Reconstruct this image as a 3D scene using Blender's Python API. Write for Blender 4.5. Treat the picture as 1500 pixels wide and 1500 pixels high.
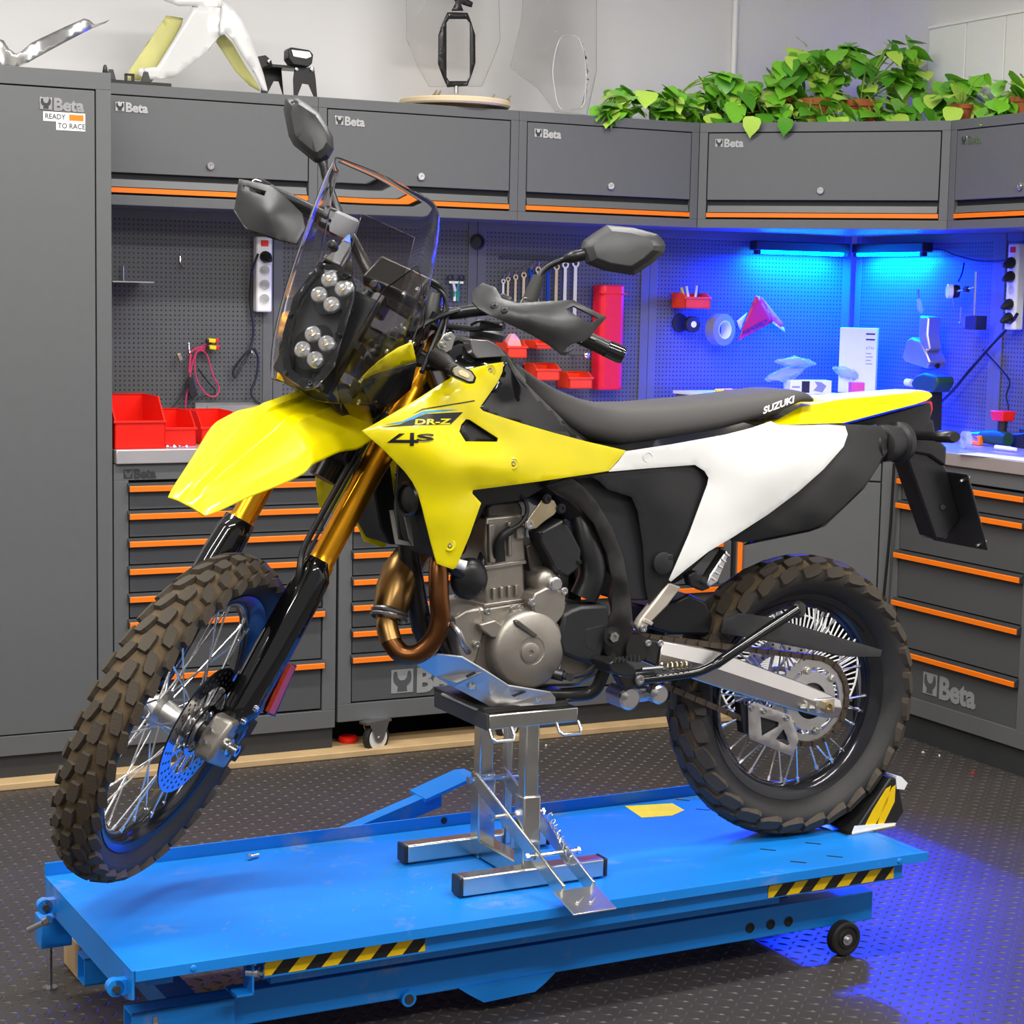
import bpy, math, random
import numpy as np
from mathutils import Vector, Matrix
from mathutils.geometry import delaunay_2d_cdt
random.seed(7)
SC = bpy.context.scene
COL = SC.collection
for o in list(bpy.data.objects): bpy.data.objects.remove(o)
# ------------------------------------------------------------------ camera (level room: +Y is the view heading)
FPX, PITCH, ROLL, AW, HC = 2794.41, .112782, .0201633, 1.107018, 1.48
_cp, _sp, _c, _s = math.cos(PITCH), math.sin(PITCH), math.cos(ROLL), math.sin(ROLL)
FW = Vector((0, _cp, -_sp)); _up = Vector((0, _sp, _cp)); _rt = Vector((1, 0, 0))
R2 = _c*_rt + _s*_up; U2 = -_s*_rt + _c*_up; CAM = Vector((0, 0, HC))
cd = bpy.data.cameras.new('camera'); cam = bpy.data.objects.new('camera', cd); COL.objects.link(cam)
cd.sensor_width = 36; cd.sensor_fit = 'HORIZONTAL'; cd.lens = 36*FPX/1500; cd.clip_start = .05
cam.matrix_world = Matrix(((R2.x, U2.x, -FW.x, 0), (R2.y, U2.y, -FW.y, 0), (R2.z, U2.z, -FW.z, HC), (0, 0, 0, 1)))
SC.camera = cam
# ------------------------------------------------------------------ world, lights, exposure
w = bpy.data.worlds.new('workshop_air'); SC.world = w; w.use_nodes = True
w.node_tree.nodes['Background'].inputs[0].default_value = (1, .965, .93, 1)
w.node_tree.nodes['Background'].inputs[1].default_value = .36
SC.view_settings.view_transform = 'Standard'; SC.view_settings.look = 'None'
SC.view_settings.exposure = 0.0; SC.view_settings.gamma = 1; SC.view_settings.use_curve_mapping = False
dA = Vector((math.sin(AW), math.cos(AW), 0)); dB = Vector((-math.cos(AW), math.sin(AW), 0)); ZV = Vector((0, 0, 1))
RZ = math.pi/2 - AW
def RF(u, v, z, rot=0):                     # room frame: u along the back wall, v towards it
    return Matrix.Translation(dA*u + dB*v + ZV*z) @ Matrix.Rotation(RZ+rot, 4, 'Z')
def ceiling_tube(u, v, lx, ly, power, col=(1, .97, .93)):
    l = bpy.data.lights.new('ceiling_tube_light', 'AREA'); l.shape = 'RECTANGLE'; l.size = lx; l.size_y = ly
    l.energy = power; l.color = col
    o = bpy.data.objects.new('ceiling_tube_light', l); COL.objects.link(o); o.matrix_world = RF(u, v, 3.05)
for (u, v, p) in ((.6, 4.6, 42), (2.6, 4.6, 42), (.6, 2.6, 52), (2.6, 2.6, 52), (-1.2, 1.2, 60), (1.4, .6, 60), (3.4, .9, 48), (-1.6, 3.4, 40)):
    ceiling_tube(u, v, 1.5, .16, p)
# ------------------------------------------------------------------ pixel helpers (photo measurements -> points at a known depth)
def ray(x, y): return FW + R2*((x-750)/FPX) - U2*((y-750)/FPX)
def on_plane(x, y, n, k):
    d = ray(x, y); return CAM + d*((k - n.dot(CAM))/n.dot(d))
def frm(o, x, y, z): return Matrix(((x[0], y[0], z[0], o[0]), (x[1], y[1], z[1], o[1]), (x[2], y[2], z[2], o[2]), (0, 0, 0, 1)))
# ------------------------------------------------------------------ materials
MATS = {}
def mat(name, col, rough=.5, metal=0, var=.06, scale=30, bump=0, bscale=200, coat=0, trans=0, ior=1.45, emit=0, ecol=None, alpha=1, spec=.5, col2=None, rvar=.1):
    m = bpy.data.materials.new(name); m.use_nodes = True; nt = m.node_tree; N = nt.nodes; L = nt.links
    b = N['Principled BSDF']; I = b.inputs
    I['Roughness'].default_value = rough; I['Metallic'].default_value = metal; I['IOR'].default_value = ior
    I['Coat Weight'].default_value = coat; I['Coat Roughness'].default_value = .04
    I['Transmission Weight'].default_value = trans; I['Alpha'].default_value = alpha; I['Specular IOR Level'].default_value = spec
    I['Base Color'].default_value = (*col, 1)
    if trans < .5 and not emit:
        tc = N.new('ShaderNodeTexCoord'); nz = N.new('ShaderNodeTexNoise'); nz.inputs['Scale'].default_value = scale; nz.inputs['Detail'].default_value = 4
        L.new(tc.outputs['Object'], nz.inputs['Vector'])
        mx = N.new('ShaderNodeMix'); mx.data_type = 'RGBA'
        c2 = col2 or tuple(min(1, c*(1+var*2)) for c in col); c1 = col if col2 else tuple(c*(1-var*2) for c in col)
        mx.inputs['A'].default_value = (*c1, 1); mx.inputs['B'].default_value = (*c2, 1)
        L.new(nz.outputs['Fac'], mx.inputs['Factor']); L.new(mx.outputs['Result'], I['Base Color'])
        mr = N.new('ShaderNodeMapRange'); mr.inputs['To Min'].default_value = max(.02, rough*(1-rvar)); mr.inputs['To Max'].default_value = min(1, rough*(1+rvar))
        L.new(nz.outputs['Fac'], mr.inputs['Value']); L.new(mr.outputs['Result'], I['Roughness'])
        if bump:
            n2 = N.new('ShaderNodeTexNoise'); n2.inputs['Scale'].default_value = bscale; n2.inputs['Detail'].default_value = 2
            L.new(tc.outputs['Object'], n2.inputs['Vector'])
            bp = N.new('ShaderNodeBump'); bp.inputs['Strength'].default_value = bump; bp.inputs['Distance'].default_value = .002
            L.new(n2.outputs['Fac'], bp.inputs['Height']); L.new(bp.outputs['Normal'], I['Normal'])
    if emit:
        I['Emission Color'].default_value = (*(ecol or col), 1); I['Emission Strength'].default_value = emit
    MATS[name] = m; return m
mat('cabinet', (.118, .122, .124), .42, var=.02, bump=.05, bscale=900)
mat('cabinet_dark', (.034, .036, .037), .5)
mat('drawer_face', (.078, .081, .083), .42, var=.02)  # cabinet grey darkened, dimmer light on the lower units put into the colour
mat('groove', (.012, .013, .016), .6)
mat('orange', (1, .2, .004), .45, var=.02)
mat('chrome', (.75, .75, .76), .18, 1, var=.03)
mat('steel', (.5, .5, .5), .32, 1, var=.05, scale=8)
mat('stainless', (.6, .57, .55), .38, .65, var=.04, scale=6)
mat('logo_grey', (.27, .28, .28), .5)
mat('logo_black', (.02, .02, .022), .5)
mat('white', (.85, .85, .83), .4, var=.01)
mat('wall', (.74, .73, .73), .85, var=.012, scale=3, bump=.08, bscale=120)
mat('wall_panel', (.9, .88, .85), .6, var=.01)
mat('wood', (.55, .38, .19), .6, var=.14, scale=9)
mat('lift_blue', (.006, .21, .7), .4, var=.07, scale=5, bump=.08, bscale=60)
mat('rubber', (.016, .015, .014), .62, var=.15, bump=.15, bscale=300)
mat('rubber_dusty', (.04, .032, .022), .8, var=.4, scale=25, bump=.3, bscale=160, col2=(.1, .07, .04))
mat('black_plastic', (.016, .016, .017), .42, var=.06, bump=.12, bscale=700)
mat('black_satin', (.012, .012, .013), .3, var=.05)
mat('black_gloss', (.006, .006, .007), .1, var=.02, coat=.6)
mat('yellow', (.76, .64, .0), .24, var=.01, coat=.35)
mat('body_white', (.7, .7, .685), .16, var=.01, coat=.6)
mat('gold', (.9, .40, .02), .3, 1, var=.04)
mat('reflector_red', (.5, .015, .006), .35, var=.5, scale=160, col2=(.8, .12, .03))
mat('alu', (.62, .6, .58), .36, 1, var=.05, scale=12)
mat('alu_bright', (.78, .77, .76), .3, 1, var=.03)
mat('cast', (.36, .33, .29), .42, .85, var=.08, scale=20, bump=.2, bscale=420)
mat('zinc', (.62, .62, .58), .22, 1, var=.1, scale=14, rvar=.3)
mat('blue_anod', (.004, .06, .42), .25, .7)
mat('blue_disc', (.01, .15, .62), .3, .6)
mat('pipe_bronze', (.15, .06, .022), .3, 1, var=.45, scale=5)
mat('pipe_gold', (.36, .21, .075), .34, 1, var=.3, scale=6)
mat('red', (.85, .012, .004), .35, var=.03)
mat('red_case', (.75, .01, .03), .4)
mat('red_orange', (.9, .05, .01), .4)
mat('leaf', (.10, .40, .02), .3, var=.3, scale=18, col2=(.26, .62, .04))
mat('leaf_light', (.24, .58, .03), .3, var=.3, scale=30, col2=(.7, .85, .16))
mat('leaf_dark', (.05, .22, .012), .3, var=.3, scale=14, col2=(.12, .42, .03))
mat('stem', (.25, .42, .06), .5)
mat('terracotta', (.42, .12, .035), .8, var=.12)
mat('soil', (.03, .02, .012), .95)
mat('clear', (.97, .97, .98), .03, 0, trans=1, ior=1.12, spec=.5)
mat('smoke', (.7, .65, .6), .06, 0, trans=1, ior=1.08)
mat('lens', (1, 1, 1), .05, 0, trans=1, ior=1.25)
mat('reflector', (.8, .8, .78), .2, .8, var=.02)
mat('amber', (.9, .5, .08), .3)
mat('copper_wire', (.6, .04, .12), .4)
mat('hazard_yellow', (.85, .55, .0), .45, var=.05)
mat('hazard_black', (.01, .01, .01), .45)
mat('decal_black', (.008, .008, .009), .35)
mat('decal_blue', (.03, .3, .72), .35)
mat('seat', (.05, .047, .045), .62, var=.05, bump=.25, bscale=900)
mat('fibreglass', (.62, .6, .22), .55, var=.12, scale=10)
mat('paper', (.88, .88, .87), .7, var=.01)
mat('cardboard', (.5, .34, .2), .8)
mat('plastic_bag', (.75, .85, .9), .15, trans=.7, ior=1.2)
mat('led', (.02, .2, 1), .4, emit=40, ecol=(.0, .45, 1))
mat('green', (.02, .25, .08), .4)
mat('dark_green', (.012, .06, .045), .45)
mat('pink', (.85, .08, .2), .5)
mat('yellow_matte', (.9, .7, .02), .8, spec=.1)
mat('dust', (.16, .2, .3), .7)
mat('caster_white', (.72, .72, .7), .5)
mat('tape_grey', (.22, .22, .23), .45)
def tread_mat(n, c1, c2):
    m = mat(n, c1, .75, col2=c2, scale=22, bump=.3, bscale=200); return m
tread_mat('knob', (.035, .03, .024), (.085, .062, .038))
def pegboard_mat():
    m = mat('pegboard', (.10, .104, .107), .45, var=.02); nt = m.node_tree; N = nt.nodes; L = nt.links; b = N['Principled BSDF']
    tc = N.new('ShaderNodeTexCoord'); sx = N.new('ShaderNodeSeparateXYZ'); L.new(tc.outputs['Object'], sx.inputs[0])
    def mth(op, a, bb=None):
        n = N.new('ShaderNodeMath'); n.operation = op
        for i, x in enumerate((a, bb)):
            if x is None: continue
            if isinstance(x, (int, float)): n.inputs[i].default_value = x
            else: L.new(x, n.inputs[i])
        return n.outputs[0]
    def cell(s): return mth('ABSOLUTE', mth('SUBTRACT', mth('FRACT', mth('DIVIDE', s, .0155)), .5))
    hole = mth('LESS_THAN', mth('MAXIMUM', cell(sx.outputs[0]), cell(sx.outputs[2])), .17)
    mx = N.new('ShaderNodeMix'); mx.data_type = 'RGBA'; src = b.inputs['Base Color'].links[0].from_socket
    L.new(hole, mx.inputs['Factor']); L.new(src, mx.inputs['A']); mx.inputs['B'].default_value = (.008, .008, .01, 1)
    L.new(mx.outputs['Result'], b.inputs['Base Color'])
pegboard_mat()
def lift_paint():
    nt = MATS['lift_blue'].node_tree; N = nt.nodes; L = nt.links; b = N['Principled BSDF']
    tc = N.new('ShaderNodeTexCoord'); nz = N.new('ShaderNodeTexNoise'); nz.inputs['Scale'].default_value = 6; nz.inputs['Detail'].default_value = 7; nz.inputs['Roughness'].default_value = .7
    L.new(tc.outputs['Object'], nz.inputs['Vector']); mr = N.new('ShaderNodeMapRange'); mr.inputs['From Min'].default_value = .58; mr.inputs['From Max'].default_value = .74; mr.inputs['To Max'].default_value = .5
    L.new(nz.outputs['Fac'], mr.inputs['Value']); mx = N.new('ShaderNodeMix'); mx.data_type = 'RGBA'; src = b.inputs['Base Color'].links[0].from_socket
    L.new(mr.outputs['Result'], mx.inputs['Factor']); L.new(src, mx.inputs['A']); mx.inputs['B'].default_value = (.3, .3, .36, 1); L.new(mx.outputs['Result'], b.inputs['Base Color'])
lift_paint()
mat('floor_rubber', (.05, .044, .041), .4, var=.12, scale=3, bump=.1, bscale=90)
# ------------------------------------------------------------------ mesh builder
class MB:
    def __init__(s): s.v = []; s.f = []; s.mi = []; s.cur = 0
    def add(s, vs, fs):
        b = len(s.v); s.v += [tuple(v) for v in vs]
        for q in fs: s.f.append(tuple(b+i for i in q)); s.mi.append(s.cur)
        return s
    def box(s, c, d, M=None):
        x, y, z = (q/2 for q in d); P = [Vector((sx*x, sy*y, sz*z)) for sz in (-1, 1) for sy in (-1, 1) for sx in (-1, 1)]
        if M is not None: P = [M @ p for p in P]
        c = Vector(c); return s.add([p+c for p in P], [(0, 2, 3, 1), (4, 5, 7, 6), (0, 1, 5, 4), (2, 6, 7, 3), (0, 4, 6, 2), (1, 3, 7, 5)])
    def bx(s, x0, x1, y0, y1, z0, z1): return s.box(((x0+x1)/2, (y0+y1)/2, (z0+z1)/2), (x1-x0, y1-y0, z1-z0))
    def loft(s, rings, caps=True, closed=True, loop=False):
        n = len(rings[0]); b = len(s.v)
        for r in rings: s.v += [tuple(p) for p in r]
        m = len(rings)
        for i in range(m if loop else m-1):
            for j in range(n if closed else n-1):
                a = b+i*n+j; a2 = b+i*n+(j+1) % n; c = b+((i+1) % m)*n+(j+1) % n; d = b+((i+1) % m)*n+j
                s.f.append((a, a2, c, d)); s.mi.append(s.cur)
        if caps and closed and not loop:
            s.f.append(tuple(b+j for j in reversed(range(n)))); s.mi.append(s.cur)
            s.f.append(tuple(b+(m-1)*n+j for j in range(n))); s.mi.append(s.cur)
        return s
    def tube(s, pts, r, n=10, loop=False, caps=True):
        P = [Vector(p) for p in pts]; m = len(P); R = r if isinstance(r, (list, tuple)) else [r]*m
        rings = []; up = None
        for i in range(m):
            a = P[(i-1) % m] if (loop or i > 0) else P[i]; c = P[(i+1) % m] if (loop or i < m-1) else P[i]
            t = (c-a).normalized()
            if up is None:
                up = t.orthogonal().normalized()
            else:
                up = (up - t*up.dot(t)); up = up.normalized() if up.length > 1e-6 else t.orthogonal().normalized()
            sd = t.cross(up)
            rings.append([P[i] + (up*math.cos(q) + sd*math.sin(q))*R[i] for q in (2*math.pi*k/n for k in range(n))])
        return s.loft(rings, caps, True, loop)
    def cyl(s, a, b, r, r1=None, n=16): return s.tube([a, b], [r, r if r1 is None else r1], n)
    def lathe(s, prof, o, ax, n=24, loop=False):
        o = Vector(o); ax = Vector(ax).normalized(); e = ax.orthogonal().normalized(); g = ax.cross(e)
        return s.loft([[o + ax*h + (e*math.cos(q)+g*math.sin(q))*r for q in (2*math.pi*k/n for k in range(n))] for r, h in prof], not loop, True, loop)
    def prism(s, poly, h, M=None):           # poly in xz plane, extruded along y by h
        n = len(poly); P = [Vector((x, 0, z)) for x, z in poly] + [Vector((x, h, z)) for x, z in poly]
        if M is not None: P = [M @ p for p in P]
        ar = sum(poly[i][0]*poly[(i+1) % n][1]-poly[(i+1) % n][0]*poly[i][1] for i in range(n))
        fs = [tuple(range(n)), tuple(reversed(range(n, 2*n)))] + [(i, i+n, (i+1) % n+n, (i+1) % n) for i in range(n)]
        if (ar < 0): fs = [tuple(reversed(q)) for q in fs]
        return s.add(P, fs)
    def sphere(s, c, r, sc=(1, 1, 1), n=12, m=8):
        c = Vector(c); rings = []
        for i in range(1, m):
            t = math.pi*i/m; rings.append([c+Vector((math.sin(t)*math.cos(2*math.pi*k/n)*sc[0], math.sin(t)*math.sin(2*math.pi*k/n)*sc[1], -math.cos(t)*sc[2]))*r for k in range(n)])
        return s.loft(rings)
    def mesh(s, name):
        me = bpy.data.meshes.new(name); me.from_pydata(s.v, [], s.f); me.update(); return me
FR = {}
def link(o, parent=None, fr=None):
    COL.objects.link(o)
    pf = FR[parent.name] if parent else Matrix()
    fr = pf if fr is None else fr
    if parent: o.parent = parent
    o.matrix_basis = pf.inverted() @ fr; FR[o.name] = fr.copy(); return o
def obj(name, mb, m, parent=None, fr=None, bevel=0, solid=0, sub=0, smooth=35, off=-1, segs=2, label=None):
    me = mb if isinstance(mb, bpy.types.Mesh) else mb.mesh(name)
    ms = m if isinstance(m, (list, tuple)) else [m]
    for x in ms: me.materials.append(MATS[x])
    if len(ms) > 1 and not isinstance(mb, bpy.types.Mesh): me.polygons.foreach_set('material_index', mb.mi)
    if smooth:
        me.polygons.foreach_set('use_smooth', [True]*len(me.polygons))
        if smooth < 180: me.set_sharp_from_angle(angle=math.radians(smooth))
    o = bpy.data.objects.new(name, me); link(o, parent, fr)
    if solid:
        q = o.modifiers.new('thickness', 'SOLIDIFY'); q.thickness = solid; q.offset = off
    if bevel:
        q = o.modifiers.new('edge', 'BEVEL'); q.width = bevel; q.segments = segs; q.limit_method = 'ANGLE'; q.angle_limit = math.radians(40)
    if sub:
        q = o.modifiers.new('smooth', 'SUBSURF'); q.levels = sub; q.render_levels = sub
    if label: o['label'] = label
    return o
def T(o, label, cat, group=None):
    o['label'] = label; o['category'] = cat
    if group: o['group'] = group
    return o
def thing(name, label, cat, fr, group=None):
    o = bpy.data.objects.new(name, None); o.empty_display_size = .05; link(o, None, fr); return T(o, label, cat, group)
def struct(o): o['kind'] = 'structure'; return o
def dup(root, fr, label=None, parent=None):
    def cp(o, p):
        c = o.copy(); COL.objects.link(c); c.parent = p
        for ch in list(o.children): cp(ch, c)
        return c
    c = cp(root, parent); pf = FR[parent.name] if parent else Matrix()
    c.matrix_basis = pf.inverted() @ fr; FR[c.name] = fr.copy()
    if label: c['label'] = label
    return c
def inst(o, fr, parent): return dup(o, fr, None, parent)
TX = {}
def text_mb(txt, h, ext=.001, bold=.0, slant=0, sx=1):
    """lettering lying in the local xz plane, facing -y; cap height h, left aligned at the origin"""
    k = (txt, bold)
    if k not in TX:
        c = bpy.data.curves.new('lettering', 'FONT'); c.body = txt; c.size = 1; c.extrude = .5; c.offset = bold; c.resolution_u = 3
        o = bpy.data.objects.new('lettering', c); COL.objects.link(o); bpy.context.view_layer.update()
        me = bpy.data.meshes.new_from_object(o.evaluated_get(bpy.context.evaluated_depsgraph_get()))
        TX[k] = ([tuple(v.co) for v in me.vertices], [tuple(p.vertices) for p in me.polygons])
        bpy.data.objects.remove(o); bpy.data.meshes.remove(me); bpy.data.curves.remove(c)
    vs, fs = TX[k]; s = h/.7
    mb = MB(); mb.add([((x*sx+slant*y)*s, -(z+.5)*ext, y*s) for x, y, z in vs], fs); mb.w = max(x for x, y, z in vs)*s*sx; return mb
def catmull(P, n=4, closed=False):
    P = [Vector(p) for p in P]; m = len(P); out = []
    for i in range(m if closed else m-1):
        a, b, c, d = (P[(i-1) % m] if closed or i > 0 else P[i]), P[i], P[(i+1) % m], (P[(i+2) % m] if closed or i < m-2 else P[(i+1) % m])
        for k in range(n):
            t = k/n; out.append(.5*((2*b)+(c-a)*t+(2*a-5*b+4*c-d)*t*t+(3*b-a-3*c+d)*t**3))
    if not closed: out.append(P[-1])
    return out
mat('dark_plastic', (.022, .022, .022), .5, var=.05, bump=.12, bscale=700)
mat('frame_black', (.014, .013, .012), .34, var=.05)
mat('radiator', (.005, .005, .005), .6)
mat('dark_cast', (.12, .11, .1), .45, .7, bump=.15)
mat('zinc_warm', (.6, .5, .32), .28, 1, var=.15, scale=20)
mat('alu_brushed', (.66, .64, .62), .34, 1, var=.04, scale=14)
mat('beige_alu', (.52, .47, .4), .45, .5, var=.05)
mat('tank_sheen', (.24, .24, .25), .25, .4, coat=.5)  # gloss black tank lightened: ceiling reflection put into the colour
mat('alu_satin', (.55, .54, .53), .48, .85, var=.04, scale=14)
mat('lens_amber', (.85, .62, .3), .15, trans=.3)
mat('wood_pale', (.72, .58, .38), .55, var=.05, scale=6)
mat('rag', (.85, .4, .38), .9)
mat('clear_thin', (.96, .96, .95), .03, trans=1, ior=1.08)
mat('lens_pale', (.4, .36, .26), .1)
mat('led_pale', (.8, .66, .36), .3)
mat('tread_top', (.07, .062, .057), .38, var=.1)
mat('edge_glint', (.8, .8, .78), .2, trans=.4)  # off-white, so the edge highlight of the clear sheets is in the colour
mat('tray_grey', (.09, .09, .092), .3)
# ================================================================== SETTING
def quad_slab(name, fr, dims, c, m, smooth=0):
    o = obj(name, MB().box(c, dims), m, None, fr, smooth=smooth); return struct(o)
fl = quad_slab('floor', RF(2, 3, 0), (9, 9, .1), (0, 0, -.05), 'floor_rubber')
def tread():
    mb = MB(); p = .031; l, wd, h = .0135, .0040, .0022
    for i in range(-14, 140):
        for j in range(-12, 112):
            u = i*p + .2; v = j*p + 2.3
            if not (0 < u < 4.12 and 2.3 < v < 5.6): continue
            if u < .3 and v < 2.6: continue
            a = math.pi/4 if (i+j) % 2 else -math.pi/4
            ca, sa = math.cos(a), math.sin(a)
            q = [(-l, 0, 0), (0, -wd, 0), (l, 0, 0), (0, wd, 0), (-l*.45, 0, h), (l*.45, 0, h)]
            mb.add([(u-2+x*ca-y*sa, v-3+x*sa+y*ca, z) for x, y, z in q], [(0, 1, 5, 4), (1, 2, 5), (2, 3, 4, 5), (3, 0, 4)])
    o = obj('diamond_tread', mb, 'tread_top', fl, smooth=0); o['kind'] = 'stuff'
tread()
WB = quad_slab('wall_back', RF(0, 6.31, 0), (14, .1, 3.4), (0, .05, 1.7), 'wall')
WR = quad_slab('wall_right', RF(4.70, 0, 0), (.1, 14, 3.4), (.05, 0, 1.7), 'wall')
# white cladding boards on the right wall, above the wall cabinets
wp = bpy.data.objects.new('trim_1', None); struct(link(wp, None, RF(4.70, 5.905, 2.0, -math.pi/2)))
for k in range(6):
    obj('cladding_board', MB().box((.106+k*.215, -.012, .257), (.211, .024, .514)), 'wall_panel', wp, FR[wp.name], bevel=.003)
obj('edge_strip', MB().box((.644, -.015, .518), (1.29, .03, .010)), 'wall_panel', wp, FR[wp.name])
struct(obj('trim_2', MB().bx(.6, 3.7, 5.572, 5.76, 0, .021), 'wood', None, RF(0, 0, 0), bevel=.003))
pipe = MB().cyl((0, 0, 0), (0, 0, 1.2), .011); obj_p = T(obj('conduit_pipe', pipe, 'white', None, RF(4.06, 6.298, 2.0)), 'thin white conduit pipe running up the grey back wall behind the plants', 'pipe')
for z in (.25, .8): obj('pipe_clip', MB().box((0, -.002, z), (.034, .028, .016)), 'white', obj_p, bevel=.003)
# ------------------------------------------------------------------ cabinet logo
def wrench_poly(s):
    P = []
    for k in range(9):
        a = math.radians(125+k*(290/8)); 
        if k < 9: P.append((.5+.40*math.cos(a), .56+.40*math.sin(a)))
    P = [(.14, .92), (.08, .70), (.10, .50), (.20, .36), (.30, .28), (.27, .06), (.73, .06), (.70, .28), (.80, .36), (.90, .50), (.92, .70), (.86, .92), (.76, .92), (.70, .66), (.60, .54), (.40, .54), (.30, .66), (.24, .92)]
    return [(x*s, z*s) for x, z in P]
def logo(parent, fr, x, y, z, h, light, dark, ext=.002):
    """wrench badge and the word, standing proud of a front at local y"""
    f2 = fr @ Matrix.Translation((x, y, z))
    obj('logo_badge', MB().bx(0, h, -ext, 0, 0, h), light, parent, f2, bevel=ext*.2)
    obj('logo_wrench', MB().prism(wrench_poly(h), -ext*.5, Matrix.Translation((0, -ext, 0))), dark, parent, f2, smooth=0)
    obj('logo_lettering', text_mb('Beta', h*.98, ext, .04), light, parent, f2 @ Matrix.Translation((h*1.12, 0, 0)), smooth=0)
def lock(parent, fr, x, y, z):
    mb = MB().lathe([(.013, 0), (.013, .006), (.0115, .008), (.0055, .008), (.005, .006)], (0, 0, 0), (0, -1, 0), 20); mb.box((0, -.0075, 0), (.0016, .002, .007))
    obj('lock', mb, 'chrome', parent, fr @ Matrix.Translation((x, y, z)))
# ------------------------------------------------------------------ wall cabinets
CH = .371; CZ = 1.7365; VW = 5.913; UW = 4.298
def wall_cabinet(fr, wd, dp, label, chrome='chrome', poly=None):
    t = thing('wall_cabinet', label, 'cabinet', fr, 'wall cabinets over the workbench'); s = .030
    b = MB()
    if poly: b.prism([(0, 0), (1, 0), (1, 1)], 0) if 0 else None
    def back(mb):
        if poly:
            P = [(x, y) for x, y in poly]; n = len(P)
            mb.add([(x, y, 0) for x, y in P]+[(x, y, CH) for x, y in P], [tuple(reversed(range(n))), tuple(range(n, 2*n))]+[(i, (i+1) % n, (i+1) % n+n, i+n) for i in range(n)])
        else: mb.bx(0, wd, .03, dp, 0, CH)
    back(b)
    b.bx(0, wd, 0, .03, CH-.0335, CH); b.bx(0, wd, 0, .03, 0, .031)
    b.bx(0, s, 0, .03, .031, CH-.0335); b.bx(wd-s, wd, 0, .03, .031, CH-.0335)
    obj('body', b, 'cabinet', t, bevel=.0015, smooth=0)
    g = .0035
    d = obj('door', MB().bx(s+g, wd-s-g, .0, .026, .0995, CH-.0335-g), 'cabinet', t, bevel=.0015)
    obj('groove', MB().bx(s, wd-s, .018, .029, .031, .0995), 'groove', t)
    obj('handle_bar', MB().add([(x, y, z) for x in (s+.006, wd-s-.006) for y, z in ((.017, .0795), (.008, .0795), (.001, .056), (.017, .056))], [(0, 1, 5, 4), (1, 2, 6, 5), (2, 3, 7, 6), (3, 0, 4, 7), (3, 2, 1, 0), (4, 5, 6, 7)]), 'cabinet', t, smooth=0)
    obj('orange_strip', MB().bx(s+.002, wd-s-.002, .0, .017, .0385, .0535), 'orange', t, smooth=0, label='orange strip')
    lock(d, fr, wd*.5, -.001, .133)
    logo(d, fr, s+.028, -.0005, CH-.085, .028, chrome, 'cabinet_dark')
    return t
for i, (u0, u1, lab) in enumerate(((1.5025, 2.2275, 'grey wall cabinet beside the tall locker, below the white fairing'), (2.2275, 2.956, 'grey wall cabinet with the round wooden board on top'), (2.956, 3.678, 'grey wall cabinet between the wooden board and the plants'))):
    wall_cabinet(RF(u0, VW, CZ), u1-u0-.001, .29, lab)
dw = math.hypot(4.298-3.678, 5.913-5.286)
wall_cabinet(RF(3.678, VW, CZ, -math.atan2(.627, .62)), dw, .3, 'grey corner wall cabinet with two leaves hanging over its front', poly=[(0, .03), (dw, .03), (dw+.21, .2), (dw/2, .7), (-.21, .2)])
wall_cabinet(RF(UW, 5.286, CZ, -math.pi/2), .725, .29, 'grey wall cabinet at the right edge, right of the corner cabinet')
# ------------------------------------------------------------------ tall locker
t = thing('tall_locker', 'tall dark grey steel locker at the left edge with a small white sticker', 'locker', RF(.70, 5.63, 0)); fr = FR[t.name]; W = .774
b = MB().bx(0, W, .03, .6, .09, 2.105).bx(0, W, 0, .03, 2.055, 2.105).bx(0, W, 0, .03, .09, .15).bx(0, .045, 0, .03, .15, 2.055).bx(W-.045, W, 0, .03, .15, 2.055)
obj('body', b, 'cabinet', t, bevel=.0015, smooth=0); obj('plinth', MB().bx(.01, W-.006, .014, .55, 0, .092), 'cabinet_dark', t, smooth=0)
d = obj('door', MB().bx(.049, W-.049, 0, .026, .154, 2.051), 'cabinet', t, bevel=.0015)
logo(d, fr, .565, -.0005, 1.988, .035, 'chrome', 'cabinet_dark')
st = MB().bx(.575, .697, -.0012, 0, 1.956, 1.983).bx(.612, .697, -.0012, 0, 1.932, 1.957); obj('sticker', st, 'white', d, fr, smooth=0, label='white sticker')
for tx, x, z in (('READY', .5795, 1.963), ('TO RACE', .617, 1.938)):
    obj('sticker_lettering', text_mb(tx, .0145, .0006, .01, sx=.92), 'logo_black', d, fr @ Matrix.Translation((x, -.0012, z)), smooth=0)
obj('sticker_bar', MB().bx(.650, .692, -.0018, -.001, 1.961, 1.978), 'orange', d, fr, smooth=0)
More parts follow.
